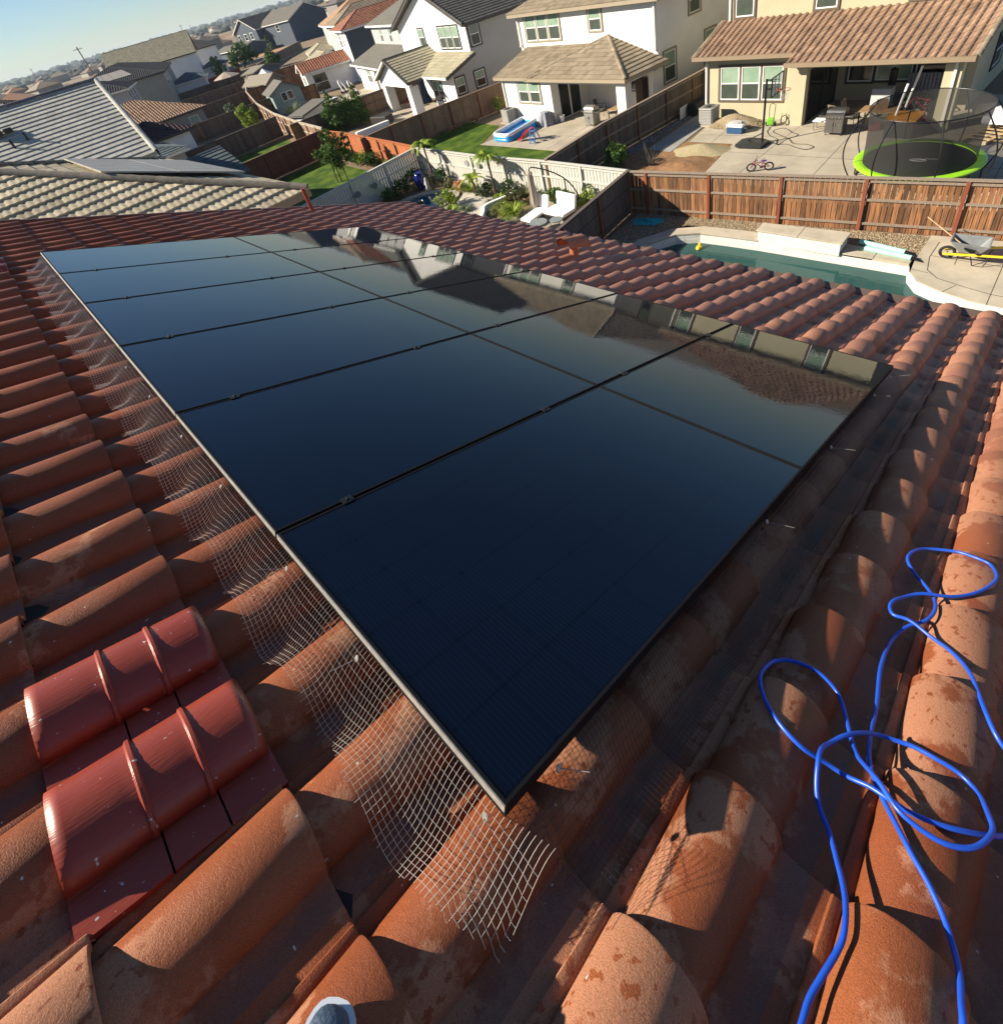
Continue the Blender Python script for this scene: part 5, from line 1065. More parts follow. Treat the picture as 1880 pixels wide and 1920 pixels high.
for (a, b, l) in (((9, 53.6), (22.3, 53.9), 'shaded board fence beyond the strip of lawn, second from the dark russet one'), ((10, 69.6), (26.5, 67.7), 'board fence in front of the peach tiled house'), ((14, 83.4), (31.4, 82.5), 'far board fence meeting the curve beside the bushes'), ((22, 99.6), (38, 97.2), 'far board fence below the charcoal roofed houses'), ((27, 113.4), (45, 111.8), 'farthest board fence on the left of the curving fence')):
    fence([a, b], 1.8, l, M_WOODG, M_WOODB, M_WOODG, side=-1, bw=0.3)
for (a, b, l) in (((26.4, 67.8), (33.1, 65.1), 'board fence behind the pale green shed, left part'), ((20.3, 47.0), (27.6, 46.4), 'tan board fence running up to the white gabled patio'), ((31.4, 82.4), (45.6, 80.5), 'dark board fence behind the long low shed'), ((38.3, 97.8), (46, 94.3), 'far dark board fence right of the curving fence')):
    fence([a, b], 1.8, l, M_WOODB if '47' not in str(a) else M_WOODT, M_WOODB, M_WOODG, side=-1, bw=0.3)
fence([(27.6, 46.4), (38, 44.5)], 1.8, 'tan board fence seen through the open white patio', M_WOODT, M_WOODB, M_WOODG, side=-1, bw=0.2)
# ================================================================== YARD OBJECTS, CREAM HOUSE
V = Vector
def P2z(x, y, z=0.0): return V((x, y, G + z))
def circ(c, r, n=32, z=0.0, ph=0.0): return [V((c[0] + r*math.cos(ph + 2*math.pi*i/n), c[1] + r*math.sin(ph + 2*math.pi*i/n), G + z)) for i in range(n)]
TC = (22.35, 3.35)
tr = empty('trampoline', P2z(*TC), 'round trampoline with lime green pad, black mat and black safety net', 'trampoline')
mb = MB(); mb.lathe([(1.62, 0.76), (1.0, 0.755), (0.01, 0.75)], (*TC, G), 48); mb.build('jumping_mat', mat('mat_black', (0.012, 0.012, 0.013), 0.7), tr)
mb = MB(); mb.lathe([(1.60, 0.755), (1.60, 0.79), (1.70, 0.81), (1.83, 0.80), (1.87, 0.77), (1.87, 0.73), (1.60, 0.73)], (*TC, G), 48); mb.build('safety_pad', mat('lime_vinyl', (0.28, 0.60, 0.02), 0.4, 0.08, 2), tr, smooth=True)
mb = MB(); mb.tube(circ(TC, 1.80, 36, 0.70), 0.03, 8, closed=True); mb.build('frame_ring', M_BLK, tr, smooth=True)
for i in range(6):
    a = 2*math.pi*i/6 + 0.3; mb = MB(); q = lambda r, aa, z: V((TC[0] + r*math.cos(aa), TC[1] + r*math.sin(aa), G + z))
    mb.tube([q(1.8, a-0.25, 0.7), q(1.82, a-0.22, 0.12), q(1.83, a-0.18, 0.03), q(1.83, a+0.18, 0.03), q(1.82, a+0.22, 0.12), q(1.8, a+0.25, 0.7)], 0.025, 8); mb.build('leg', M_BLK, tr, smooth=True)
for i in range(8):
    a = 2*math.pi*i/8 + 0.42; mb = MB(); pts_ = []
    for k in range(13):
        t = k / 12; z = 0.15 + 2.42 * t; r = 1.88 + 0.42 * math.sin(math.pi * t) - 0.20 * t * t; pts_.append(q(r, a, z))
    mb.tube(pts_, 0.022, 8); mb.build('net_pole', M_BLK, tr, smooth=True)
mb = MB(); mb.tube(circ(TC, 1.66, 48, 2.56), 0.018, 8, closed=True); mb.build('top_ring', M_BLK, tr, smooth=True)
def net_mat():
    m, n, l, b = newmat('safety_netting'); b.inputs['Base Color'].default_value = (0.02, 0.02, 0.02, 1); b.inputs['Roughness'].default_value = 0.8
    tc = n.new('ShaderNodeTexCoord'); sp = n.new('ShaderNodeSeparateXYZ'); l.new(tc.outputs['UV'], sp.inputs[0]); b.inputs['Alpha'].default_value = 0.68
    return m
mb = MB(); n = 64
for k, (z, r) in enumerate(((0.79, 1.60), (1.3, 1.59), (1.9, 1.61), (2.56, 1.65))):
    for i in range(n): mb.v.append((TC[0] + r*math.cos(2*math.pi*i/n), TC[1] + r*math.sin(2*math.pi*i/n), G + z))
for k in range(3):
    for i in range(n): mb.f.append((k*n+i, k*n+(i+1) % n, (k+1)*n+(i+1) % n, (k+1)*n+i)); mb.t.append(0.5)
mb.build('safety_net', net_mat(), tr, smooth=True)
lg = MB(); lc_ = (TC[0] - 0.1, TC[1] - 0.05); 
for k in range(2):
    ring = [V((lc_[0] + (0.10 - 0.035*k)*math.sin(2*math.pi*i/20), lc_[1] + (0.24 - 0.07*k)*math.cos(2*math.pi*i/20), G + 0.768)) for i in range(20)]; lg.tube(ring, 0.012 if k == 0 else 0.006, 5, closed=True)
for k in range(7):
    lg.bar(V((lc_[0] + 0.12 + 0.03*math.sin(k*2.1), lc_[1] - 0.18 - 0.05*k, G + 0.768)), V((lc_[0] + 0.19 + 0.03*math.cos(k*1.7), lc_[1] - 0.21 - 0.05*k, G + 0.768)), 0.018, 0.006)
lg.build('emblem', M_WHITE, tr)
# basketball hoop
bh = empty('basketball_hoop', P2z(25.06, 9.73), 'portable basketball hoop with clear backboard, orange rim and black base', 'basketball hoop')
mb = MB(); mb.prism([(24.4, 9.5), (25.15, 9.45), (25.42, 9.9), (25.42, 10.5), (25.2, 10.75), (24.5, 10.75), (24.35, 10.5)], G + 0.02, lambda x, y: G + 0.16); mb.build('base', mat('black_plastic', (0.02, 0.02, 0.022), 0.4), bh, bevel=0.04)
mb = MB(); mb.tube([P2z(25.06, 9.75, 0.1), P2z(25.06, 9.73, 2.75)], 0.045, 12); mb.bar(P2z(25.06, 9.75, 0.5), P2z(25.05, 10.4, 0.15), 0.04); mb.build('pole', M_BLK, bh, smooth=True)
bx0, bx1, by_, bz0, bz1 = 24.75, 25.85, 9.38, 2.1, 2.85
fm = MB()
for a, b in (((bx0, by_, bz0), (bx1, by_, bz0)), ((bx0, by_, bz1), (bx1, by_, bz1)), ((bx0, by_, bz0), (bx0, by_, bz1)), ((bx1, by_, bz0), (bx1, by_, bz1))): fm.bar(P2z(*a), P2z(*b), 0.05, 0.03)
for x in (25.12, 25.48):
    fm.bar(P2z(25.06, 9.73, 2.72), P2z(x, by_ + 0.02, 2.62), 0.03); fm.bar(P2z(25.06, 9.73, 2.35), P2z(x, by_ + 0.02, 2.3), 0.03); fm.bar(P2z(x, by_ + 0.015, 2.1), P2z(x, by_ + 0.015, 2.85), 0.03)
fm.build('backboard_frame', M_BLK, bh)
mb = MB(); mb.box(P2z((bx0+bx1)/2, by_, (bz0+bz1)/2), (1.06, 0.012, 0.71)); mb.build('backboard', mat('clear_acrylic', (0.7, 0.75, 0.78), 0.08, alpha=0.22), bh)
mb = MB(); mb.tube(circ((25.3, 9.05), 0.225, 24, 2.25), 0.012, 6, closed=True); mb.bar(P2z(25.3, 9.28, 2.25), P2z(25.3, by_, 2.25), 0.12, 0.03); mb.build('rim', mat('rim_orange', (0.62, 0.10, 0.03), 0.4), bh, smooth=True)
nm = MB()
for i in range(12):
    a = 2*math.pi*i/12; b = a + 0.35
    for aa, bb in ((a, b), (b, a)): nm.tube([V((25.3 + 0.22*math.cos(aa), 9.05 + 0.22*math.sin(aa), G + 2.24)), V((25.3 + 0.15*math.cos(bb), 9.05 + 0.15*math.sin(bb), G + 2.0)), V((25.3 + 0.12*math.cos(aa), 9.05 + 0.12*math.sin(aa), G + 1.82))], 0.004, 3)
nm.build('hoop_net', M_WHITE, bh)
def wheel(mb_t, mb_r, c, r, ax, w=0.028, spokes=10):
    ax = V(ax).normalized(); x = ax.orthogonal().normalized(); y = ax.cross(x); ring = [V(c) + (x*math.cos(2*math.pi*i/24) + y*math.sin(2*math.pi*i/24))*r for i in range(24)]
    mb_t.tube(ring, w, 8, closed=True); ri = [V(c) + (x*math.cos(2*math.pi*i/24) + y*math.sin(2*math.pi*i/24))*(r - w*1.1) for i in range(24)]; mb_r.tube(ri, w*0.35, 6, closed=True)
    for i in range(spokes): mb_r.tube([V(c), ri[int(i*24/spokes) % 24]], 0.0025, 3)
    mb_r.tube([V(c) - ax*0.04, V(c) + ax*0.04], 0.018, 8)
M_RUB = mat('rubber', (0.015, 0.015, 0.016), 0.75); M_CHR = mat('chrome', (0.6, 0.6, 0.6), 0.25, metal=0.9)
def bicycle(base, d, L, r, fm_, seatm, label, lean=0.15, group=None):
    d = V((d[0], d[1], 0)).normalized(); s_ = V((-d.y, d.x, 0)); up = (V((0, 0, 1)) + s_*lean).normalized(); side = d.cross(up).normalized()
    root = empty('bicycle', base, label, 'bicycle', group); B0 = V(base); q = lambda x, z, y=0: B0 + d*x + up*z + side*y
    for nm_, x in (('wheel', 0.0), ('wheel', L)):
        t, rr = MB(), MB(); wheel(t, rr, q(x, r), r - 0.025, side); w_ = t.build(nm_, M_RUB, root, smooth=True); rr.build('rim', M_CHR, w_, smooth=True)
    f = MB(); seat, head, bb = q(L*0.30, r*2.2), q(L*0.80, r*2.25), q(L*0.42, r*0.95)
    for a, b in ((q(0, r), bb), (q(0, r), seat - up*0.06), (bb, seat), (bb, head - up*0.05), (seat - up*0.08, head), (head + up*0.06, q(L, r, 0.04)), (head + up*0.06, q(L, r, -0.04))): f.tube([a, b], 0.016, 8)
    f.build('frame', fm_, root, smooth=True)
    h = MB(); h.tube([head, head + up*0.10 - d*0.03], 0.012, 6); h.tube([head + up*0.16 + side*0.22 - d*0.08, head + up*0.10 + side*0.06 - d*0.02, head + up*0.10 - side*0.06 - d*0.02, head + up*0.16 - side*0.22 - d*0.08], 0.011, 6); h.build('handlebar', M_BLK, root, smooth=True)
    s2 = MB(); s2.box(seat + up*0.03, (0.2, 0.11, 0.045), math.atan2(d.y, d.x)); s2.build('saddle', seatm, root, bevel=0.015)
    c = MB(); c.lathe([(0.06, -0.01), (0.06, 0.01)], (0, 0, 0), 14); c.v = [tuple(bb + side*v[2] + d*v[0] + up*v[1]) for v in c.v]; c.bar(bb, bb + d*0.09 - up*0.08 + side*0.05, 0.02); c.bar(bb, bb - d*0.09 + up*0.08 - side*0.05, 0.02); c.build('crank', M_BLK, root)
    return root
bicycle(P2z(22.28, 8.28, 0.016), (-0.40, 0.92), 0.66, 0.19, mat('bike_magenta', (0.35, 0.02, 0.10), 0.35), mat('bike_purple', (0.10, 0.03, 0.28), 0.5), 'small magenta and purple kids bicycle standing alone on the concrete', lean=0.10, group='bicycles in the cream house yard')
def cooler_():
    r = empty('cooler', P2z(26.35, 11.55), 'blue and white camping cooler on the concrete beside the gravel heap', 'cooler'); a = R(86)
    mb = MB(); mb.box(P2z(26.35, 11.55, 0.18), (0.78, 0.44, 0.34), a); mb.build('body', mat('cooler_blue', (0.03, 0.10, 0.24), 0.4), r, bevel=0.03)
    mb = MB(); mb.box(P2z(26.35, 11.55, 0.40), (0.82, 0.47, 0.10), a); mb.build('lid', M_WHITE, r, bevel=0.02); mb = MB(); mb.box(P2z(26.35, 11.55, 0.345), (0.80, 0.46, 0.03), a); mb.build('rim_band', M_WHITE, r)
    for s_ in (-1, 1): mb = MB(); mb.box(P2z(26.35 + 0.03*s_, 11.55 + 0.41*s_, 0.24), (0.03, 0.2, 0.04), a + math.pi/2); mb.build('handle', M_WHITE, r)
    o = MB(); o.box(P2z(26.38, 11.58, 0.50), (0.66, 0.34, 0.05), a + 0.1); o.box(P2z(26.33, 11.4, 0.54), (0.2, 0.3, 0.03), a + 0.5); tag(o.build('tray', mat('tray_white', (0.6, 0.6, 0.58), 0.5)), 'white tray with odds and ends resting on the blue cooler', 'tray')
cooler_()
pg = MB(); o = mound('gravel_heap', (27.45, 12.1), 0.85, 1.5, 0.55, mat('heap_gravel', (0.22, 0.16, 0.09), 0.95, 0.3, 22, 0.8, 30, col2=(0.52, 0.42, 0.26), dist=0.03), 0, 2, 'tan gravel heap against the cream house wall behind the cooler', 'gravel heap', 'heaps of gravel and soil')
pts_ = []
for k in range(1500):
    a, rr = random.random()*6.283, math.sqrt(random.random()); x, y = 0.85*rr*math.cos(a), 1.5*rr*math.sin(a); pts_.append((27.45 + x, 12.1 + y, G + 0.52*max(0, (1 - rr**1.3))**1.1 + 0.01))
pebbles(pg, pts_, 0.015, 0.04); pg.build('loose_stones', M_PEB, o)
mound('sand_heap', (23.95, 12.15), 0.9, 1.35, 0.34, mat('heap_sand', (0.36, 0.30, 0.16), 0.95, 0.2, 14, 0.7, 25, col2=(0.50, 0.43, 0.26), dist=0.03), 0.1, 3, 'pale sandy heap beside the hoop base, higher one of the two', 'sand heap', 'heaps of gravel and soil')
mound('soil_heap', (22.15, 11.9), 1.25, 1.35, 0.22, M_SOIL, 0.0, 4, 'orange brown turned soil heap next to the fence', 'soil heap', 'heaps of gravel and soil')
mp_ = MB(); mp_.add([(18.9, 11.0, G - 0.006), (21.5, 10.75, G - 0.006), (24.9, 11.1, G - 0.006), (24.9, 13.4, G - 0.006), (27, 15.2, G - 0.006), (18.3, 15.9, G - 0.006)], [(0, 1, 2, 3, 4, 5)]); struct(mp_.build('bare_soil', M_SOIL))
sh_ = MB(); pebbles(sh_, [(x, y, G + 0.02) for x, y in scatter([(25.0, 15.0), (31, 14.9), (31, 15.4), (23.5, 15.9), (23.0, 15.2)], 900)], 0.02, 0.05); tag(sh_.build('river_stones', M_PEBG), 'grey river stones along the foot of the side fence', 'stones', kind='stuff')
def washer():
    c = P2z(27.25, 10.3, 0.016); r = empty('pressure_washer', c, 'lime green electric pressure washer with upright black handle by the cream wall', 'pressure washer')
    mb = MB(); mb.box(c + V((0, 0, 0.24)), (0.28, 0.30, 0.30), 0.2); mb.build('body', mat('washer_green', (0.22, 0.62, 0.04), 0.4), r, bevel=0.05)
    for s_ in (-1, 1): t, q_ = MB(), MB(); wheel(t, q_, c + V((0.05, 0.19*s_, 0.11)), 0.09, (0, 1, 0), 0.022, 6); w_ = t.build('wheel', M_RUB, r, smooth=True); q_.build('rim', M_BLK, w_)
    mb = MB(); mb.tube([c + V((0.05, 0.12, 0.3)), c + V((0.12, 0.13, 0.95)), c + V((0.12, 0, 1.02)), c + V((0.12, -0.13, 0.95)), c + V((0.05, -0.12, 0.3))], 0.014, 6); mb.build('handle', M_BLK, r, smooth=True)
    c2 = P2z(27.35, 9.75, 0.016); r2 = empty('hose_reel', c2, 'small black hose reel stand by the corner of the cream wall', 'hose reel'); mb = MB(); mb.tube([c2 + V((0, 0.12, 0)), c2 + V((0, 0.1, 0.55)), c2 + V((0, -0.1, 0.55)), c2 + V((0, -0.12, 0))], 0.014, 6); mb.build('stand', M_BLK, r2, smooth=True); mb = MB(); mb.tube([c2 + V((0.1*math.sin(t*.5) + 0.02, 0.14*math.cos(t*.5), 0.3 + 0.14*math.sin(t*.5))) for t in range(36)], 0.02, 6); mb.build('wound_hose', M_RUB, r2, smooth=True)
washer()
hp = [(27.1,10.3),(26.97,10.21),(26.53,10.14),(26.01,9.77),(25.63,9.3),(25.13,9.17),(24.98,9.0),(25.56,8.94),(26.22,8.65),(26.5,9.02),(26.9,9.4),(27.0,9.7),(26.6,9.9),(26.2,9.5),(25.68,8.84),(25.21,8.44),(25.17,7.9),(24.92,7.53),(24.57,7.67),(24.75,8.15),(25.09,8.64),(25.05,8.99),(25.15,9.5)]
def smooth_path(P, k=5):
    out = []; P = [V(p) for p in P]
    for i in range(len(P) - 1):
        a, b, c, d = P[max(i-1, 0)], P[i], P[i+1], P[min(i+2, len(P)-1)]
        for t in range(k): out.append(cr(a, b, c, d, t / k))
    return out + [P[-1]]
mb = MB(); mb.tube([p + V((0, 0, 0.01 * math.sin(i * .3))) for i, p in enumerate(smooth_path([P2z(x, y, 0.032) for x, y in hp]))], 0.013, 6); tag(mb.build('hose', M_RUB, smooth=True), 'thin black hose looping over the concrete by the hoop', 'hose')
def grill(c, w, d, h, rz, bm_, lidm, label, shelves=True):
    c = V(c); r = empty('barbecue_grill', c, label, 'grill', 'barbecue grills'); M_ = lambda x, y, z: c + V((x*math.cos(rz) - y*math.sin(rz), x*math.sin(rz) + y*math.cos(rz), z))
    mb = MB(); mb.box(M_(0, 0, 0.42*h/1.15 + 0.04), (d, w, 0.70*h/1.15), rz); mb.build('cabinet', bm_, r, bevel=0.01)
    for y in (-w/4, w/4): mb = MB(); mb.box(M_(-d/2 - 0.008, y, 0.40), (0.014, w/2 - 0.03, 0.55), rz); dd_ = mb.build('cabinet_door', bm_, r, bevel=0.004); mb = MB(); mb.box(M_(-d/2 - 0.03, y*0.3, 0.5), (0.02, 0.02, 0.16), rz); mb.build('handle', M_CHR, dd_)
    mb = MB(); n = 12; vs = []
    for y in (-w/2, w/2):
        for k in range(n + 1): a = math.pi * k / n; vs.append(M_(-math.cos(a)*d/2, y, 0.70*h/1.15 + 0.12 + 0.27*math.sin(a)))
    mb.add(vs, [(k, k+1, n+2+k, n+1+k) for k in range(n)] + [tuple(range(n, -1, -1)), tuple(range(n+1, 2*n+2)), (0, n+1, 2*n+1, n)]); lid = mb.build('lid', lidm, r, smooth=True)
    mb = MB(); mb.tube([M_(-d/2 - 0.05, -w*0.35, 0.95*h/1.15), M_(-d/2 - 0.05, w*0.35, 0.95*h/1.15)], 0.012, 8); mb.build('handle', M_CHR, lid)
    mb = MB(); mb.box(M_(-d/2 - 0.02, 0, 0.74*h/1.15), (0.05, w, 0.10), rz); pn = mb.build('control_panel', bm_, r)
    for k in range(4): mb = MB(); mb.box(M_(-d/2 - 0.06, -w*0.3 + w*0.2*k, 0.74*h/1.15), (0.03, 0.045, 0.045), rz); mb.build('knob', M_CHR, pn, bevel=0.01)
    if shelves:
        for s_ in (-1, 1): mb = MB(); mb.box(M_(0, s_*(w/2 + 0.16), 0.76*h/1.15), (d*0.85, 0.3, 0.03), rz); mb.build('side_shelf', M_CHR if bm_ != M_BLK else bm_, r)
    for x in (-1, 1):
        for y in (-1, 1): mb = MB(); mb.tube([M_(x*d*.4, y*w*.42 - 0.012, 0.035), M_(x*d*.4, y*w*.42 + 0.012, 0.035)], 0.035, 10); mb.build('caster', M_RUB, r)
q = FB(-1.77, -0.8, G + 0.016); grill(q, 0.72, 0.5, 1.22, FB.rz - R(90), mat('grill_grey', (0.11, 0.105, 0.095), 0.45), mat('grill_lid', (0.045, 0.045, 0.045), 0.35), 'charcoal grey cabinet grill at the edge of the cream patio', shelves=True)
def chair(c, rz, m, fm_, label, group=None, h=0.95):
    c = V(c); r = empty('patio_chair', c, label, 'chair', group); M_ = lambda x, y, z: c + V((x*math.cos(rz) - y*math.sin(rz), x*math.sin(rz) + y*math.cos(rz), z))
    mb = MB(); mb.box(M_(0, 0, 0.42), (0.5, 0.48, 0.04), rz); mb.build('seat', m, r)
    mb = MB(); mb.add([M_(0.24 + x, y, z) for z, x in ((0.44, 0), (h, 0.14)) for x2, y in ((0, -0.23), (0.02, -0.23), (0.02, 0.23), (0, 0.23)) for x in (x + x2,)], BOXF); mb.build('backrest', m, r)
    for sx in (-1, 1):
        for sy in (-1, 1): mb = MB(); mb.tube([M_(sx*0.24, sy*0.25, 0), M_(sx*0.22, sy*0.25, 0.44)], 0.014, 6); mb.build('leg', fm_, r)
    for sy in (-1, 1): mb = MB(); mb.tube([M_(-0.24, sy*0.26, 0.42), M_(-0.22, sy*0.26, 0.64), M_(0.28, sy*0.26, 0.66)], 0.014, 6); mb.build('armrest', fm_, r)
M_TANF = mat('tan_sling', (0.30, 0.23, 0.16), 0.8); M_GRYF = mat('grey_sling', (0.12, 0.12, 0.12), 0.8)
chair(FB(-1.9, 0.4, G), FB.rz, M_TANF, M_BLK, 'tan sling patio chair behind the charcoal grill, higher backed', 'patio chairs under the cream patio roof', 1.05); chair(FB(-1.2, 0.8, G), FB.rz + 1.2, M_TANF, M_BLK, 'tan folding patio chair left of the grill beside sliding door', 'patio chairs under the cream patio roof', 0.8); chair(FB(-2.5, 2.0, G), FB.rz - 0.6, M_GRYF, M_BLK, 'dark sling chair in shade below the green tinted window', 'patio chairs under the cream patio roof')
def table(c, w, d, h, rz, m, lm, label, cat='table', name='table', t=0.04):
    c = V(c); r = empty(name, c, label, cat); mb = MB(); mb.box(c + V((0, 0, h - t/2)), (w, d, t), rz); mb.build('tabletop', m, r, bevel=0.008)
    co, si = math.cos(rz), math.sin(rz)
    for x in (-1, 1):
        for y in (-1, 1): px, py = x*(w/2 - 0.06), y*(d/2 - 0.06); mb = MB(); mb.bar(c + V((px*co - py*si, px*si + py*co, 0)), c + V((px*co - py*si, px*si + py*co, h - t)), 0.04); mb.build('leg', lm, r)
    return r
table(FB(-1.2, -0.35, G), 1.0, 0.45, 0.45, FB.rz, M_WHITE, M_CHR, 'low white folding bench left of the charcoal grill', 'bench', 'folding_bench'); table(FB(-3.0, 0.35, G), 1.4, 0.8, 0.72, FB.rz, mat('worn_wood', (0.36, 0.22, 0.11), 0.7, 0.2, 6), M_BLK, 'worn wooden table cluttered with boxes right of the grill')
bx_ = MB(); bx_.box(FB(-3.0, 0.5, G + 0.86), (0.5, 0.4, 0.26), 0.3); tag(bx_.build('cardboard_box', mat('cardboard', (0.30, 0.20, 0.12), 0.85)), 'brown cardboard box on the worn wooden table', 'box')
bx_ = MB(); bx_.box(FB(-2.55, 1.9, G + 0.65), (0.75, 0.5, 0.9), FB.rz); tag(bx_.build('storage_bin', mat('bin_white', (0.60, 0.62, 0.62), 0.5), bevel=0.03), 'pale grey storage bin standing under the patio windows', 'storage bin')
# orange brown topped workbench
wbx = empty('workbench', FB(-4.2, -0.5, G), 'orange brown topped box bench behind the trampoline net', 'workbench'); mb = MB(); FB.box(mb, -4.72, -3.62, -1.08, 0.02, G + 0.70, G + 0.76); mb.build('tabletop', mat('varnished_ply', (0.55, 0.25, 0.045), 0.45, 0.15, 5), wbx)
mb = MB(); FB.box(mb, -4.66, -3.68, -1.0, -0.04, G + 0.016, G + 0.70); mb.build('cabinet', mat('dark_ply', (0.06, 0.06, 0.065), 0.6), wbx)
for i, (a, b, t, z) in enumerate(((-3.75, -0.6, -0.25, 1.9), (-3.65, 1.0, -0.3, 2.1))): mb = MB(); mb.tube([FB(a, b, G + 0.02), FB(a + t, b + 0.25, G + z)], 0.045, 10); tag(mb.build('plastic_pipe', M_WHITE, smooth=True), ('white plastic pipe leaning on the orange brown bench', 'white plastic pipe standing behind the bench by the striped panel')[i], 'pipe', 'white pipes at the cream patio')
mb = MB()
for k in range(12): FB.box(mb, -4.6 + k*0.135, -4.6 + k*0.135 + 0.09, 3.30, 3.36, G + 0.1, G + 1.25)
FB.box(mb, -4.62, -3.0, 3.37, 3.39, G + 0.1, G + 1.25); tag(mb.build('striped_panel', mat('slat_grey', (0.36, 0.37, 0.40), 0.6)), 'grey slatted panel leaning below the patio window', 'panel')
mb = MB(); mb.lathe([(0.24, 0), (0.29, 0.75), (0.31, 0.78), (0.31, 0.82), (0.27, 0.84), (0.1, 0.86)], FB(-4.85, 0.9, G), 18); tag(mb.build('trash_can', mat('bin_dark', (0.035, 0.037, 0.04), 0.5), smooth=True), 'dark round trash can behind the patio pillar', 'trash can')
bicycle(FB(-4.2, 2.2, G), (0.05, 1), 1.0, 0.31, mat('bike_silver', (0.4, 0.4, 0.42), 0.35), M_RUB, 'silver bicycle parked in front of the slatted panel', 0.1, 'bicycles in the cream house yard'); bicycle(FB(-4.6, 1.8, G), (0.0, 1), 1.0, 0.31, mat('bike_red', (0.45, 0.03, 0.03), 0.35), M_RUB, 'red bicycle parked nearest the patio pillar', -0.1, 'bicycles in the cream house yard'); bicycle(FB(-4.0, 2.7, G), (0.1, 1), 1.0, 0.31, M_BLK, M_RUB, 'black bicycle parked deepest in the patio shade', 0.1, 'bicycles in the cream house yard')
mb = MB(); mb.lathe([(0.17, 0), (0.15, 0.3), (0.19, 0.62), (0.16, 0.66)], FB(-2.95, 2.5, G), 14); tag(mb.build('plant_pot', mat('pot_brown', (0.13, 0.09, 0.07), 0.7), smooth=True), 'brown tall pot in patio shade', 'pot')
mb = MB(); mb.lathe([(0.02, 1.7), (0.14, 1.62), (0.15, 1.0), (0.12, 0.5), (0.3, 0.42), (0.3, 0.0)], FB(-2.6, 2.7, G), 14); tag(mb.build('punching_bag', mat('bag_black', (0.012, 0.012, 0.012), 0.4), smooth=True), 'black standing punching bag in front of the patio window', 'punching bag')
for i, (a, b, c_, l) in enumerate(((-3.05, -0.1, (0.5, 0.03, 0.04), 'red toy crate on the patio beside the bench'), (-4.35, 0.55, (0.55, 0.03, 0.03), 'red plastic bin behind the orange brown bench'))): mb = MB(); mb.box(FB(a, b, G + 0.15), (0.5, 0.4, 0.26), 0.3 + i); tag(mb.build('plastic_crate', mat('crate_red_%s' % 'ab'[i], c_, 0.5), bevel=0.03), l, 'crate')
# pallets with a wrapped mattress right of the trampoline
plt = empty('pallet', P2z(26.7, 1.7), 'raw wood pallet frame on the concrete at the right edge', 'pallet'); M_RAW = mat('raw_pine', (0.52, 0.36, 0.19), 0.75, 0.15, 8)
for k in range(3): mb = MB(); mb.box(P2z(26.7, 0.9 + 0.75*k, 0.08), (1.9, 0.09, 0.12), -0.35); mb.build('bearer', M_RAW, plt)
for k in range(6): mb = MB(); mb.box(P2z(25.95 + 0.3*k, 1.9 - 0.12*k, 0.155), (0.10, 1.6, 0.025), -0.35); mb.build('slat', M_RAW, plt)
mb = MB(); mb.box(P2z(27.6, 1.6, 0.45), (1.3, 1.5, 0.30), -0.2); tag(mb.build('wrapped_mattress', mat('mattress_white', (0.68, 0.70, 0.76), 0.35, 0.04, 3, 0.6, 5, dist=0.06), bevel=0.10), 'white wrapped mattress lying beyond the wood pallet', 'mattress')
mb = MB(); mb.box(P2z(28.3, 2.6, 0.55), (0.55, 0.7, 0.5), 0.4); tag(mb.build('cushion_pile', mat('cushion_cream', (0.55, 0.48, 0.36), 0.85, 0.2, 4), bevel=0.18), 'cream cushion heap behind the mattress at the right edge', 'cushion')
# side passage between the houses
mb = MB()
for k in range(9): mb.box(P2z(27.9 + 0.07*k, 15.38, 0.32), (0.03, 0.03, 0.6)); mb.box(P2z(28.2, 15.36, 0.08 + 0.07*k), (0.75, 0.03, 0.03))
tag(mb.build('plastic_rack', M_WHITE), 'white ribbed plastic panel against the fence by the black bags', 'panel'); mb = MB(); mb.box(P2z(29.2, 15.05, 0.35), (1.6, 0.6, 0.6), 0.0); tag(mb.build('black_tarp_bundle', mat('tarp_black', (0.008, 0.008, 0.009), 0.6, bump=0.6, bscale=8), bevel=0.22), 'black tarp covered bundle in the side passage', 'tarp bundle')
mb = MB(); mb.bar(P2z(30.3, 15.25, 0.02), P2z(30.5, 15.35, 1.75), 0.14, 0.04); mb.bar(P2z(30.8, 15.25, 0.02), P2z(30.55, 15.35, 1.75), 0.14, 0.04); tag(mb.build('leaning_boards', mat('board_brown', (0.20, 0.12, 0.06), 0.8)), 'two brown boards leaning in the side passage', 'boards')
# ================================================================== OFF WHITE HOUSE YARD
pl_ = empty('inflatable_pool', P2z(25.1, 25.4), 'rectangular blue and white inflatable pool on the concrete by the lawn', 'inflatable pool')
IPc = [(23.65, 24.55), (26.6, 24.75), (26.75, 26.15), (23.7, 26.0)]
def rrect(P, r, n=5):
    out = []; m = len(P)
    for i in range(m):
        p = V((*P[i], 0)); a = (V((*P[i-1], 0)) - p).normalized(); b = (V((*P[(i+1) % m], 0)) - p).normalized(); s_, e_ = p + a*r, p + b*r
        for k in range(n + 1): t = k / n; out.append(((1-t)**2)*s_ + 2*t*(1-t)*p + t*t*e_)
    return out
rr_ = rrect(IPc, 0.35)
M_PB = mat('pool_vinyl_blue', (0.02, 0.30, 0.78), 0.25); 
for k, (z, m_, nm_) in enumerate(((0.12, M_PB, 'lower_ring'), (0.27, M_PB, 'middle_ring'), (0.42, mat('pool_vinyl_white', (0.78, 0.82, 0.85), 0.3), 'upper_ring'))): mb = MB(); mb.tube([p + V((0, 0, G + z)) for p in rr_], 0.115, 10, closed=True); mb.build(nm_, m_, pl_, smooth=True)
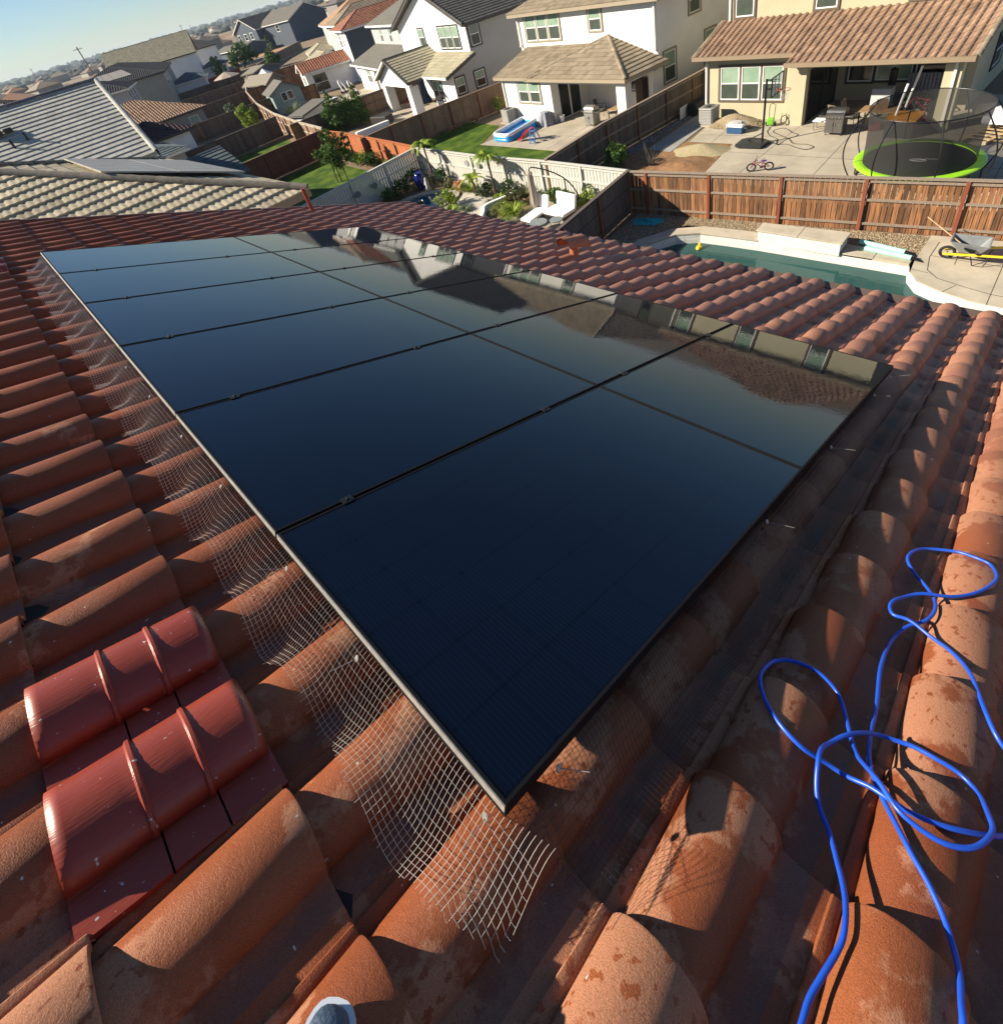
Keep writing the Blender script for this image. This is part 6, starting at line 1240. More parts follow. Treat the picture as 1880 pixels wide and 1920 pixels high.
mb = MB(); mb.add([p + V((0, 0, G + 0.26)) for p in rr_], [tuple(range(len(rr_)))]); mb.build('pool_floor', mat('pool_floor_blue', (0.01, 0.20, 0.55), 0.08), pl_)
sl_ = empty('toddler_slide', P2z(23.9, 22.9), 'small red toddler slide with blue ladder steps beside the inflatable pool', 'slide')
for s_ in (-1, 1): mb = MB(); mb.bar(P2z(23.55, 22.6 + 0.2*s_, 0), P2z(23.95, 22.75 + 0.18*s_, 0.85), 0.05); mb.bar(P2z(24.3, 22.75 + 0.2*s_, 0), P2z(24.0, 22.8 + 0.18*s_, 0.85), 0.05); mb.build('ladder_side', mat('toy_blue', (0.05, 0.18, 0.50), 0.4), sl_)
for k in range(3): mb = MB(); mb.box(P2z(23.62 + 0.11*k, 22.62 + 0.04*k, 0.2 + 0.24*k), (0.14, 0.38, 0.035)); mb.build('step', MATS['toy_blue'], sl_)
mb = MB(); n = 10; vs = []
for k in range(n + 1):
    t = k / n; x, y, z = 24.0 - 0.1*t, 22.95 + 1.0*t, 0.72 - 0.66*t + 0.1*math.sin(math.pi*t*2)*0.5
    for dx, dz in ((-0.2, 0.12), (-0.18, 0), (0.18, 0), (0.2, 0.12)): vs.append(P2z(x + dx, y, z + dz))
mb.add(vs, [(k*4+q, k*4+q+1, (k+1)*4+q+1, (k+1)*4+q) for k in range(n) for q in range(3)]); mb.build('slide_chute', mat('toy_red', (0.60, 0.02, 0.05), 0.35), sl_)
mb = MB(); n = 20; vs = []
for j, (z, r, w_) in enumerate(((0.0, 0.62, .10), (0.25, 0.55, .07), (0.6, 0.45, .05), (0.82, 0.33, .03), (0.87, 0.1, 0.0))):
    for i in range(n): a = 2*math.pi*i/n; rr__ = r + w_*math.sin(i*2.7) ; vs.append(P2z(26.75 + rr__*0.8*math.cos(a), 24.15 + rr__*math.sin(a), z))
mb.add(vs, [(j*n+i, j*n+(i+1) % n, (j+1)*n+(i+1) % n, (j+1)*n+i) for j in range(4) for i in range(n)] + [tuple(4*n+i for i in range(n))]); tag(mb.build('covered_grill', mat('grey_cloth', (0.34, 0.35, 0.40), 0.85, 0.1, 5), smooth=True), 'grey cloth draped over something bulky at the patio corner', 'covered item')
mb = MB(); mb.lathe([(0.14, 0), (0.17, 0.38), (0.18, 0.39), (0.16, 0.37), (0.12, 0.05)], P2z(27.35, 23.3, 0.016), 16); tag(mb.build('bucket', M_WHITE, smooth=True), 'white bucket beside the draped grey cloth', 'bucket')
q = FC(-3.15, 0.2, G + 0.016); grill(q, 0.75, 0.55, 1.25, FC.rz - R(90), mat('steel_grill', (0.42, 0.42, 0.41), 0.35, metal=0.6), mat('steel_lid', (0.5, 0.5, 0.48), 0.3, metal=0.7), 'stainless steel grill with side shelf at the off white patio')
table(FC(-4.5, 0.9, G), 0.7, 0.9, 0.85, FC.rz, mat('bamboo', (0.42, 0.28, 0.14), 0.6), M_BLK, 'small wooden side table with bottles next to the steel grill'); chair(FC(-2.4, 1.8, G), FC.rz + 0.4, M_GRYF, M_BLK, 'black chair in the shade of the hipped patio roof', None, 1.0)
mb = MB(); FC.box(mb, -5.2, -4.7, 2.4, 2.9, G, G + 1.9); tag(mb.build('brown_cabinet', mat('cabinet_brown', (0.07, 0.035, 0.02), 0.6), bevel=0.01), 'tall dark brown cabinet standing at the open side of the patio', 'cabinet')
# ================================================================== GARDEN WITH POND
def blob(P, w, z0, z1, name, m, kind='structure'):
    mb = MB(); mb.prism(P, z0, z1); o = mb.build(name, m, fixn=True); o['kind'] = kind; return o
def sp2(P, k=4): P = [V((x, y, 0)) for x, y in P]; n = len(P); return [tuple(cr(P[i-1], P[i], P[(i+1) % n], P[(i+2) % n], t/k))[:2] for i in range(n) for t in range(k)]
PON = sp2([(14.0, 21.6), (15.0, 21.7), (15.9, 21.6), (16.45, 22.1), (16.3, 23.1), (15.7, 24.0), (14.8, 24.3), (13.8, 23.8)])
blob(PON, 0, G - 0.01, G + 0.05, 'pond_water', mat('pond_blue', (0.0, 0.10, 0.17), 0.05, 0.1, 2, 0.15, 8, spec=0.6))
mb = MB()
for i, (x, y) in enumerate(PON):
    if i % 1 == 0: a = random.random()*6; s_ = random.uniform(0.17, 0.27); cx, cy = sum(p[0] for p in PON)/len(PON), sum(p[1] for p in PON)/len(PON); d = V((x - cx, y - cy, 0)).normalized()*0.14; mb.prism([(x + d.x + s_*math.cos(a + k*math.pi/3)*(1 + 0.2*math.sin(k*3)), y + d.y + s_*math.sin(a + k*math.pi/3)) for k in range(6)], G + 0.0, G + 0.10 + random.random()*0.03, random.random())
struct(mb.build('pond_rim_stones', mat('flagstone', (0.52, 0.47, 0.38), 0.85, 0.15, 5, 0.4, 30, tint=0.2)))
blob(sp2([(14.5, 18.9), (16.0, 18.7), (17.0, 19.8), (16.9, 21.5), (16.0, 21.3), (14.5, 21.3)]), 0, G - 0.01, G + 0.03, 'paving', mat('pale_flagstone', (0.62, 0.58, 0.5), 0.8, 0.12, 3, 0.3, 20))
mb = MB(); rp = [p for p in smooth_path([P2z(*p) for p in ((17.45, 18.3), (16.9, 18.2), (16.33, 18.35), (15.73, 18.55), (15.35, 18.5), (14.9, 18.1), (14.2, 17.6))], 4)]
for i in range(len(rp) - 1): mb.bar(rp[i] + V((0, 0, 0.15)), rp[i+1] + V((0, 0, 0.15)), 0.16, 0.34)
struct(mb.build('curved_planter_wall', S_WHITE))
sheet('paving', [(12.5, 11.8), (17.3, 12.0), (17.3, 16.3), (15.6, 16.6), (12.5, 16.6)], G + 0.008, mat('paver_tan', (0.42, 0.37, 0.29), 0.9, 0.12, 3, 0.3, 20))
def cushion_seat(name, P, z, t, m, fm_, label, back=None):
    c = sum((V((*p, 0)) for p in P), V()) / len(P); r = empty(name, (c.x, c.y, G), label, 'outdoor seat'); mb = MB(); mb.prism(P, G + z - t, G + z); mb.build('cushion', m, r, bevel=0.05)
    mb = MB(); mb.prism([tuple((c + (V((*p, 0)) - c)*0.97))[:2] for p in P], G + z - t - 0.06, G + z - t); mb.build('frame', fm_, r)
    for p in P: q_ = c + (V((*p, 0)) - c)*0.9; mb = MB(); mb.bar((q_.x, q_.y, G), (q_.x, q_.y, G + z - t), 0.04); mb.build('leg', fm_, r)
    if back:
        mb = MB(); a, b = V((*back[0], 0)), V((*back[1], 0)); n_ = (V((c.x, c.y, 0)) - (a+b)/2).normalized(); mb.add([a + V((0,0,G+z)), b + V((0,0,G+z)), b + n_*0.12 + V((0,0,G+z)), a + n_*0.12 + V((0,0,G+z)), a - n_*0.12 + V((0,0,G+z+0.5)), b - n_*0.12 + V((0,0,G+z+0.5)), b + V((0,0,G+z+0.52)), a + V((0,0,G+z+0.52))], BOXF); mb.build('back_cushion', m, r, bevel=0.03)
M_CUSH = mat('white_cushion', (0.82, 0.80, 0.76), 0.8, 0.03); M_WROT = mat('bronze_metal', (0.06, 0.05, 0.045), 0.5)
cushion_seat('sun_lounger', [(14.75, 14.95), (16.15, 15.05), (16.15, 15.65), (14.8, 15.6)], 0.38, 0.12, M_CUSH, M_WROT, 'white cushioned sun lounger left of the folded umbrella', [(16.15, 15.05), (16.15, 15.65)]); cushion_seat('garden_sofa', [(15.5, 13.75), (16.3, 13.7), (16.45, 14.85), (15.6, 14.95)], 0.45, 0.15, M_CUSH, M_WROT, 'white cushioned garden sofa right of the folded umbrella', [(16.35, 13.7), (16.5, 14.85)])
for (x, y, r_, l) in ((15.15, 13.85, 0.28, 'round glass topped side table near the fence'), (14.7, 14.45, 0.38, 'low round glass topped table beside our eave')):
    r = empty('side_table', P2z(x, y), l, 'table', 'small glass garden tables'); mb = MB(); mb.lathe([(r_, 0.42), (r_, 0.435)], P2z(x, y), 24); mb.build('tabletop', mat('table_glass', (0.30, 0.34, 0.33), 0.06, spec=0.8), r); mb = MB(); mb.tube(circ((x, y), r_, 24, 0.42), 0.015, 6, closed=True)
    for k in range(3): mb.tube([P2z(x + r_*math.cos(k*2.1), y + r_*math.sin(k*2.1), 0.42), P2z(x + r_*.8*math.cos(k*2.1 + .4), y + r_*.8*math.sin(k*2.1 + .4), 0)], 0.012, 6)
    mb.build('frame', M_WROT, r, smooth=True)
um = empty('patio_umbrella', P2z(16.68, 14.42), 'folded beige cantilever umbrella hanging from a curved dark arm', 'umbrella')
mb = MB(); mb.tube([P2z(16.66, 14.40, 0), P2z(16.66, 14.40, 1.5)], 0.03, 10); mb.tube([P2z(16.66, 14.40, 0.05), P2z(16.95, 14.0, 0.6)], 0.02, 8); mb.build('pole', M_BLK, um, smooth=True)
mb = MB(); arc = [P2z(16.95 - 0.2*t - 0.75*t*t*0.9, 14.0 + 0.35*t + 1.3*t*t*0.95, 0.55 + 2.3*t - 0.72*t*t) for t in [k/12 for k in range(13)]]; arc += [arc[-1] + V((-0.06, 0.1, -0.03)), arc[-1] + V((-0.07, 0.14, -0.14))]; mb.tube(arc, 0.028, 10); mb.build('arm', M_BLK, um, smooth=True)
hub = arc[-1]; mb = MB(); n = 16; vs = []
for j, (z, r_) in enumerate(((0, 0.03), (-0.12, 0.09), (-0.5, 0.10), (-1.0, 0.13), (-1.45, 0.17), (-1.62, 0.12))):
    for i in range(n): a = 2*math.pi*i/n; rr__ = r_*(1 + 0.35*(i % 2)); vs.append(hub + V((rr__*math.cos(a), rr__*math.sin(a), z)))
mb.add(vs, [(j*n+i, j*n+(i+1) % n, (j+1)*n+(i+1) % n, (j+1)*n+i) for j in range(5) for i in range(n)]); mb.build('folded_canopy', mat('canvas_beige', (0.52, 0.44, 0.36), 0.9, 0.1, 4), um)
for i, (x, y, z) in enumerate(((17.98, 22.85, 1.3), (17.78, 21.8, 1.3), (17.64, 20.8, 1.3))):
    mb = MB(); c = P2z(x - 0.09 if 0 else x - 0.10, y, z - 0.05); vs = [c]
    for k in range(16): a = 2*math.pi*k/16; r_ = 0.17*(1 - 0.25*(k % 2)); vs.append(c + V((0.0, r_*math.cos(a), r_*math.sin(a))))
    vs += [v - V((0.03, 0, 0)) for v in vs]; mb.add(vs, [(0, k+1, (k+1) % 16 + 1) for k in range(16)] + [(17, 17 + (k+1) % 16 + 1, 17 + k + 1) for k in range(16)] + [(k+1, 17+k+1, 17 + (k+1) % 16 + 1, (k+1) % 16 + 1) for k in range(16)])
    tag(mb.build('fence_ornament', mat('ornament_grey', (0.42, 0.42, 0.42), 0.5)), 'grey flower shaped ornament on the sunlit white fence, %s of three' % ('leftmost', 'middle', 'rightmost')[i], 'wall ornament', 'flower ornaments hung on the white fences')
for i, (x, y) in enumerate(((14.45, 26.18), (13.3, 26.15))):
    mb = MB(); c = P2z(x, y - 0.06, 1.0); vs = [c]
    for k in range(16): a = 2*math.pi*k/16; r_ = 0.2*(1 - 0.25*(k % 2)); vs.append(c + V((r_*math.cos(a), 0, r_*math.sin(a))))
    vs += [v - V((0, 0.03, 0)) for v in vs]; mb.add(vs, [(0, k+1, (k+1) % 16 + 1) for k in range(16)] + [(17, 17 + (k+1) % 16 + 1, 17 + k + 1) for k in range(16)] + [(k+1, 17+k+1, 17 + (k+1) % 16 + 1, (k+1) % 16 + 1) for k in range(16)])
    tag(mb.build('fence_ornament', mat('ornament_slate', (0.16, 0.19, 0.22), 0.5)), 'slate blue flower ornament on the shaded white fence, %s one' % ('right', 'left')[i], 'wall ornament', 'flower ornaments hung on the white fences')
mb = MB(); mb.lathe([(0.16, 0), (0.30, 0.3), (0.33, 0.6), (0.24, 0.85), (0.2, 0.9), (0.25, 0.95), (0.2, 0.93)], P2z(16.6, 24.9), 20); tag(mb.build('glazed_urn', mat('cobalt_glaze', (0.01, 0.02, 0.20), 0.15), smooth=True), 'large cobalt blue glazed urn in the shaded planting', 'urn')
mb = MB(); mb.lathe([(0.13, 0), (0.15, 0.1), (0.09, 0.3), (0.12, 0.45), (0.07, 0.55), (0.09, 0.65), (0.05, 0.74)], P2z(16.5, 24.2), 12); mb.tube([P2z(16.5, 24.2, 0.66), P2z(16.44, 24.3, 0.5), P2z(16.4, 24.25, 0.35)], 0.03, 6); tag(mb.build('garden_statue', mat('statue_white', (0.62, 0.62, 0.60), 0.7), smooth=True), 'small white statue at the pond edge before the blue urn', 'statue')
# ================================================================== OUR YARD THINGS
for i, (a, b, l) in enumerate((((17.42, 3.45, 0.09), (17.12, 2.2, 0.12), 'mint green foam tube with dark end, nearer the gravel'), ((17.03, 3.2, 0.12), (16.85, 1.98, 0.12), 'mint green foam tube lying along the pool coping'))):
    r = empty('foam_tube', P2z(*a[:2]), l, 'foam tube', 'mint foam tubes beside the pool'); mb = MB(); mb.tube([P2z(*a), P2z(*b)], 0.075, 14); mb.build('tube_body', mat('foam_mint', (0.34, 0.74, 0.58), 0.6, 0.04), r, smooth=True)
    d = (V(b) - V(a)).normalized(); mb = MB(); mb.tube([P2z(*(V(b) - V((0, 0, 0)))), P2z(*(V(b) + d*0.05)), P2z(*(V(b) + d*0.25 - V((0, 0, 0.05))))], [0.06, 0.045, 0.015], 10); mb.build('end_cap', M_BLK, r, smooth=True)
wbr = empty('wheelbarrow', P2z(17.4, 0.8), 'grey tray wheelbarrow with yellow handles and a shovel inside', 'wheelbarrow')
wz = G + 0.03; WF = FR((17.30, 0.85), (0.05, -1.0)); W_ = lambda a, b, z: WF(a, b, wz + z)   # a runs backwards to the handles
t, q_ = MB(), MB(); wheel(t, q_, W_(-0.42, 0, 0.2), 0.165, WF.v, 0.035, 8); w_ = t.build('wheel', M_RUB, wbr, smooth=True); q_.build('rim', M_CHR, w_)
mb = MB(); rim = [(-0.42, -0.26, 0.66), (-0.42, 0.26, 0.66), (0.45, 0.34, 0.62), (0.45, -0.34, 0.62)]; bot = [(-0.18, -0.17, 0.32), (-0.18, 0.17, 0.32), (0.26, 0.2, 0.30), (0.26, -0.2, 0.30)]
vs = [W_(*p) for p in rim + bot]; inn = [W_(p[0]*0.93, p[1]*0.9, p[2] - 0.0) for p in rim] + [W_(p[0]*0.93, p[1]*0.9, p[2] + 0.03) for p in bot]
mb.add(vs + inn, [(0, 1, 5, 4), (1, 2, 6, 5), (2, 3, 7, 6), (3, 0, 4, 7), (4, 5, 6, 7), (8, 12, 13, 9), (9, 13, 14, 10), (10, 14, 15, 11), (11, 15, 12, 8), (15, 14, 13, 12), (0, 8, 9, 1), (1, 9, 10, 2), (2, 10, 11, 3), (3, 11, 8, 0)]); mb.build('tray', mat('galvanised_tray', (0.30, 0.32, 0.33), 0.5, 0.1, 6, metal=0.2), wbr, bevel=0.03)
M_YEL = mat('yellow_paint', (0.80, 0.56, 0.03), 0.45)
for s_ in (-1, 1):
    mb = MB(); mb.bar(W_(-0.5, 0.13*s_, 0.2), W_(0.1, 0.2*s_, 0.29), 0.045); mb.bar(W_(0.1, 0.2*s_, 0.29), W_(1.0, 0.30*s_, 0.42), 0.045); mb.build('handle', M_YEL, wbr)
    mb = MB(); mb.tube([W_(0.1, 0.2*s_, 0.28), W_(0.2, 0.24*s_, 0.0), W_(0.42, 0.24*s_, 0.0), W_(0.52, 0.24*s_, 0.33)], 0.014, 6); mb.build('leg', M_BLK, wbr, smooth=True)
sv = empty('shovel', W_(0, 0, 0.5), 'wooden handled shovel lying across the wheelbarrow tray', 'shovel'); mb = MB(); a, b = V((17.85, 2.0, G + 0.92)), V((17.1, 0.9, G + 0.55)); mb.tube([a, b], 0.017, 8); mb.build('shaft', M_RAW, sv, smooth=True)
d = (b - a).normalized(); mb = MB(); s_ = d.cross(V((0, 0, 1))).normalized(); u_ = s_.cross(d); mb.add([b + s_*0.03, b - s_*0.03, b + d*0.05 - s_*0.1, b + d*0.24 - s_*0.09, b + d*0.3, b + d*0.24 + s_*0.09, b + d*0.05 + s_*0.1] + [b + s_*0.03 + u_*.01, b - s_*0.03 + u_*.01, b + d*0.05 - s_*0.1 + u_*.03, b + d*0.24 - s_*0.09 + u_*.03, b + d*0.3 + u_*.02, b + d*0.24 + s_*0.09 + u_*.03, b + d*0.05 + s_*0.1 + u_*.03], [tuple(range(7)), tuple(range(13, 6, -1))] + [(i, i+7, (i+1) % 7 + 7, (i+1) % 7) for i in range(7)]); mb.build('blade', M_BLK, sv)
mb = MB(); TP = sp2([(16.85, 11.2), (17.0, 10.7), (17.15, 10.25), (17.0, 9.95), (16.6, 10.1), (16.45, 10.5), (16.35, 10.95), (16.6, 11.1)], 5); n = len(TP); vs = []
for j in range(8):
    f_ = 1 - j/7.5
    for i, (x, y) in enumerate(TP): cx, cy = 16.73, 10.62; z = 0.02 + 0.13*(1 - f_)*abs(noise.noise(V((x*5, y*5, 1)))*1.6 + 0.35) + 0.04*abs(math.sin(i*0.9 + j)); vs.append(P2z(cx + (x-cx)*f_, cy + (y-cy)*f_, z))
mb.add(vs, [(j*n+i, j*n+(i+1) % n, (j+1)*n+(i+1) % n, (j+1)*n+i) for j in range(7) for i in range(n)]); tag(mb.build('tarp', mat('turquoise_sheet', (0.01, 0.42, 0.46), 0.4)), 'crumpled turquoise sheet on the gravel in the shaded fence corner', 'tarp')
dk2 = empty('floating_duck', P2z(16.1, 8.08, -0.34), 'small yellow floating duck at the far end of the pool', 'pool toy'); mb = MB(); mb.lathe([(0.02, -0.03), (0.11, -0.02), (0.14, 0.04), (0.11, 0.10), (0.02, 0.12)], P2z(16.1, 8.08, -0.34), 14, sy=0.75); mb.build('body', mat('duck_yellow', (0.85, 0.55, 0.03), 0.4), dk2, smooth=True); mb = MB(); mb.lathe([(0.01, 0), (0.05, 0.02), (0.062, 0.06), (0.04, 0.105), (0.005, 0.12)], P2z(16.17, 8.08, -0.24), 12); mb.build('head', MATS['duck_yellow'], dk2, smooth=True)
# ================================================================== SHEDS AND OTHER YARD THINGS FARTHER OFF
def shed(F, w, d, h, rh, wm, rm_, label, win=True, lean=False):
    r = empty('garden_shed', F(w/2, d/2, G), label, 'shed', 'sheds in the back yards'); mb = MB(); e = h
    if lean: mb.add([F(a, b, z) for a, b, z in ((0, 0, G), (w, 0, G), (w, d, G), (0, d, G), (0, 0, G + h), (w, 0, G + rh), (w, d, G + rh), (0, d, G + h))], BOXF)
    else: mb.add([F(a, b, z) for b in (0, d) for a, z in ((0, G), (w, G), (w, G + h), (w/2, G + rh), (0, G + h))], [(0, 4, 3, 2, 1), (5, 6, 7, 8, 9), (0, 5, 9, 4), (4, 9, 8, 3), (3, 8, 7, 2), (2, 7, 6, 1), (1, 6, 5, 0)])
    mb.build('wall', wm, r)
    k = (rh - h) / (w/2 if not lean else w); o = 0.25
    if lean: rr_ = roof_patch([F(-o, -o, G + h - k*o*0 + 0.06 - k*o), F(-o, d + o, G + h + 0.06 - k*o), F(w + o, d + o, G + rh + 0.06 + k*o), F(w + o, -o, G + rh + 0.06 + k*o)], 'shingle', rm_, r)
    else: join_under(r, [roof_patch([F(-o, -o, G + h + 0.06 - k*o), F(-o, d + o, G + h + 0.06 - k*o), F(w/2, d + o, G + rh + 0.06), F(w/2, -o, G + rh + 0.06)], 'shingle', rm_, r), roof_patch([F(w + o, -o, G + h + 0.06 - k*o), F(w + o, d + o, G + h + 0.06 - k*o), F(w/2, d + o, G + rh + 0.06), F(w/2, -o, G + rh + 0.06)], 'shingle', rm_, r)])
    if win: window(r, F, 'b', 0, w*0.3, w*0.7, G + 1.2, G + 2.1, None, 2, M_DARKP, M_DARKP, mid=False)
shed(FR((27.7, 65.2), (0.96, -0.27)), 3.3, 4.2, 2.25, 3.15, stucco('shed_sage', (0.34, 0.42, 0.40)), RM_SHIN, 'pale green gabled garden shed with one sliding window') if 0 else None
SF = FR((27.6, 65.4), (0.97, -0.24)); SF.v = V((0.24, 0.97, 0)); shed(SF, 3.4, 4.0, 2.25, 3.15, stucco('shed_sage', (0.30, 0.38, 0.37)), RM_SHIN, 'pale green gabled garden shed with one dark window')
SF = FR((22.4, 48.3), (0.97, 0.1)); SF.v = V((-0.1, 0.97, 0)); shed(SF, 2.6, 2.0, 1.9, 2.35, S_WHITE, RM_SHIN, 'small white storage shed with grey lean-to roof near the bushy tree', win=False, lean=True)
SF = FR((34.4, 81.4), (0.97, 0.1)); SF.v = V((-0.1, 0.97, 0)); shed(SF, 3.0, 6.6, 1.9, 2.8, mat('shed_taupe', (0.22, 0.19, 0.16), 0.9), mat('shed_roof_tan', (0.30, 0.27, 0.21), 0.95, 0.15, 6), 'long low taupe shed with tan roof behind the fences', win=False)
SF = FR((41.5, 101.5), (0.9, 0.3)); SF.v = V((-0.3, 0.9, 0)); shed(SF, 6.0, 3.0, 2.0, 2.6, mat('shed_slate', (0.10, 0.13, 0.17), 0.8), mat('shed_roof_tan', (0.3, 0.3, 0.3)), 'slate walled low shed left of the curving fence', win=False)
r = empty('patio_umbrella', P2z(39.5, 108.5), 'open beige umbrella over a maroon patio far off left', 'umbrella'); mb = MB(); mb.lathe([(2.4, 2.2), (1.2, 2.65), (0.1, 3.0), (0.1, 2.95), (2.3, 2.15)], P2z(39.5, 108.5), 8); mb.build('canopy', mat('canvas_tan', (0.50, 0.42, 0.33), 0.9), r); mb = MB(); mb.tube([P2z(39.5, 108.5), P2z(39.5, 108.5, 3.2)], 0.05, 6); mb.build('pole', M_BLK, r)
mb = MB(); mb.box(P2z(41.5, 114.5, 1.3), (7.5, 0.15, 2.4), 0.3); tag(mb.build('maroon_screen', mat('maroon', (0.16, 0.015, 0.015), 0.8)), 'maroon privacy screen behind the beige umbrella', 'screen')
r = empty('white_tent', P2z(37.5, 88.5), 'small white pointed canopy tent behind the long low shed', 'tent'); mb = MB(); mb.lathe([(2.0, 1.9), (0.05, 3.2), (0.02, 3.1)], P2z(37.5, 88.0), 4); mb.build('canopy', M_WHITE, r)
for k in range(4): mb = MB(); mb.tube([P2z(37.5 + 1.9*math.cos(k*1.571), 88 + 1.9*math.sin(k*1.571)), P2z(37.5 + 1.9*math.cos(k*1.571), 88 + 1.9*math.sin(k*1.571), 1.95)], 0.04, 6); mb.build('leg', M_CHR, r)
for i, (x, y) in enumerate(((34.0, 60.6), (33.6, 57.9))):
    r = empty('egg_chair', P2z(x, y), ('white hooped patio chair farther from the bushy tree', 'white hooped patio chair with dark cushion by the posts')[i], 'chair', 'white hooped patio chairs'); c = P2z(x, y, 0.9); mb = MB(); mb.tube([c + V((0.25*math.sin(a_), 0.62*math.cos(a_), 0.85*math.sin(a_ + 1.57))) for a_ in [k*0.2618*1 for k in range(24)]], 0.06, 8, closed=True); mb.build('hoop', M_WHITE, r, smooth=True); mb = MB(); mb.lathe([(0.05, 0.3), (0.45, 0.42), (0.5, 0.6)], P2z(x, y), 14); mb.build('seat', M_BLK, r, smooth=True)
    mb = MB(); mb.tube(circ((x, y), 0.45, 16, 0.04), 0.04, 6, closed=True); mb.tube([P2z(x, y, 0.04), P2z(x, y, 0.35)], 0.05, 6); mb.build('base', M_WHITE, r, smooth=True)
table(P2z(30.6, 58.5), 1.8, 1.0, 0.72, 0.2, M_WHITE, M_CHR, 'long white patio table beyond the bushy tree'); table(P2z(28.6, 60.6), 1.0, 0.8, 1.1, 0.2, mat('table_dark', (0.03, 0.03, 0.03), 0.5), M_BLK, 'dark garden table in front of the pale green shed')
chair(P2z(30.0, 43.4, 0.016), 0.5, mat('chair_red', (0.32, 0.06, 0.045), 0.7), mat('chair_red_frame', (0.28, 0.05, 0.04), 0.6), 'red slatted chair under the white gabled patio, left one', 'red chairs under the white gabled patio', 0.8); chair(P2z(30.3, 42.2, 0.016), 2.2, MATS['chair_red'], MATS['chair_red_frame'], 'red slatted chair under the white gabled patio, right one', 'red chairs under the white gabled patio', 0.8)
mb = MB(); mb.lathe([(0.35, 0.9), (0.30, 1.2), (0.22, 1.9), (0.24, 2.4), (0.1, 2.5)], P2z(31.5, 42.4, -0.5), 14); mb.lathe([(0.5, 0.0), (0.45, 0.4)], P2z(31.5, 42.4), 14); tag(mb.build('closed_blue_umbrella', mat('blue_cloth', (0.02, 0.06, 0.16), 0.7), smooth=True), 'closed dark blue umbrella inside the white gabled patio', 'umbrella')
mb = MB(); mb.bar(P2z(22.7, 41.0, 0.25), P2z(25.6, 40.4, 0.25), 0.35, 0.5); struct(mb.build('low_white_wall', S_WHITE)); sheet('pool_cover', [(22.8, 37.0), (27.6, 36.2), (27.9, 40.0), (23.4, 40.8)], G + 0.03, mat('cover_grey', (0.14, 0.16, 0.17), 0.7))
mb = MB(); mb.box(P2z(26.2, 42.2, 0.35), (0.9, 2.0, 0.65), 0.15); tag(mb.build('wicker_chest', mat('wicker', (0.025, 0.022, 0.02), 0.6), bevel=0.08), 'dark wicker chest on the patio beyond the low white wall', 'chest')
# far utility poles
for i, (x, y, h) in enumerate(((86.0, 450.0, 18), (300, 900, 20), (520, 1500, 22), (140, 1100, 20))):
    r = empty('utility_pole', P2z(x, y), ('dark wooden utility pole with crossarm, the nearest on the skyline', 'small utility pole on the skyline above the pale roof', 'tiny utility pole on the skyline farthest right', 'tiny utility pole on the left skyline')[i], 'utility pole', 'utility poles on the skyline'); mb = MB(); mb.tube([P2z(x, y), P2z(x, y, h)], 0.35, 6); mb.build('pole', M_WOODG, r); mb = MB(); mb.bar(P2z(x - 2.6, y + .5, h - 1.2), P2z(x + 2.6, y - .5, h - 1.2), 0.3); mb.build('crossarm', M_WOODG, r)
# ================================================================== PLANTS
def leafm(name, c1, c2):
    m, n, l, b = newmat(name); at = n.new('ShaderNodeAttribute'); at.attribute_name = 'tint'; mx = n.new('ShaderNodeMix'); mx.data_type = 'RGBA'; mx.inputs[6].default_value = (*c1, 1); mx.inputs[7].default_value = (*c2, 1); l.new(at.outputs['Fac'], mx.inputs[0]); l.new(mx.outputs[2], b.inputs['Base Color']); b.inputs['Roughness'].default_value = 0.55; b.inputs['Specular IOR Level'].default_value = 0.35
    tr_ = n.new('ShaderNodeBsdfTranslucent'); l.new(mx.outputs[2], tr_.inputs[0]); ms = n.new('ShaderNodeMixShader'); ms.inputs[0].default_value = 0.25; l.new(b.outputs[0], ms.inputs[1]); l.new(tr_.outputs[0], ms.inputs[2]); l.new(ms.outputs[0], n['Material Output'].inputs['Surface'])
    return m
L_DEEP = leafm('leaf_deep', (0.018, 0.05, 0.010), (0.06, 0.13, 0.02)); L_MID = leafm('leaf_mid', (0.035, 0.09, 0.012), (0.13, 0.23, 0.035)); L_LIME = leafm('leaf_lime', (0.11, 0.20, 0.015), (0.34, 0.42, 0.05)); L_GREY = leafm('leaf_grey', (0.07, 0.10, 0.05), (0.20, 0.25, 0.15)); L_OLIVE = leafm('leaf_olive', (0.08, 0.09, 0.03), (0.22, 0.22, 0.09)); L_FLOW = leafm('petals', (0.55, 0.16, 0.08), (0.70, 0.42, 0.25))
M_BARK = mat('bark', (0.10, 0.065, 0.04), 0.9, 0.3, 20, 0.5, 40)
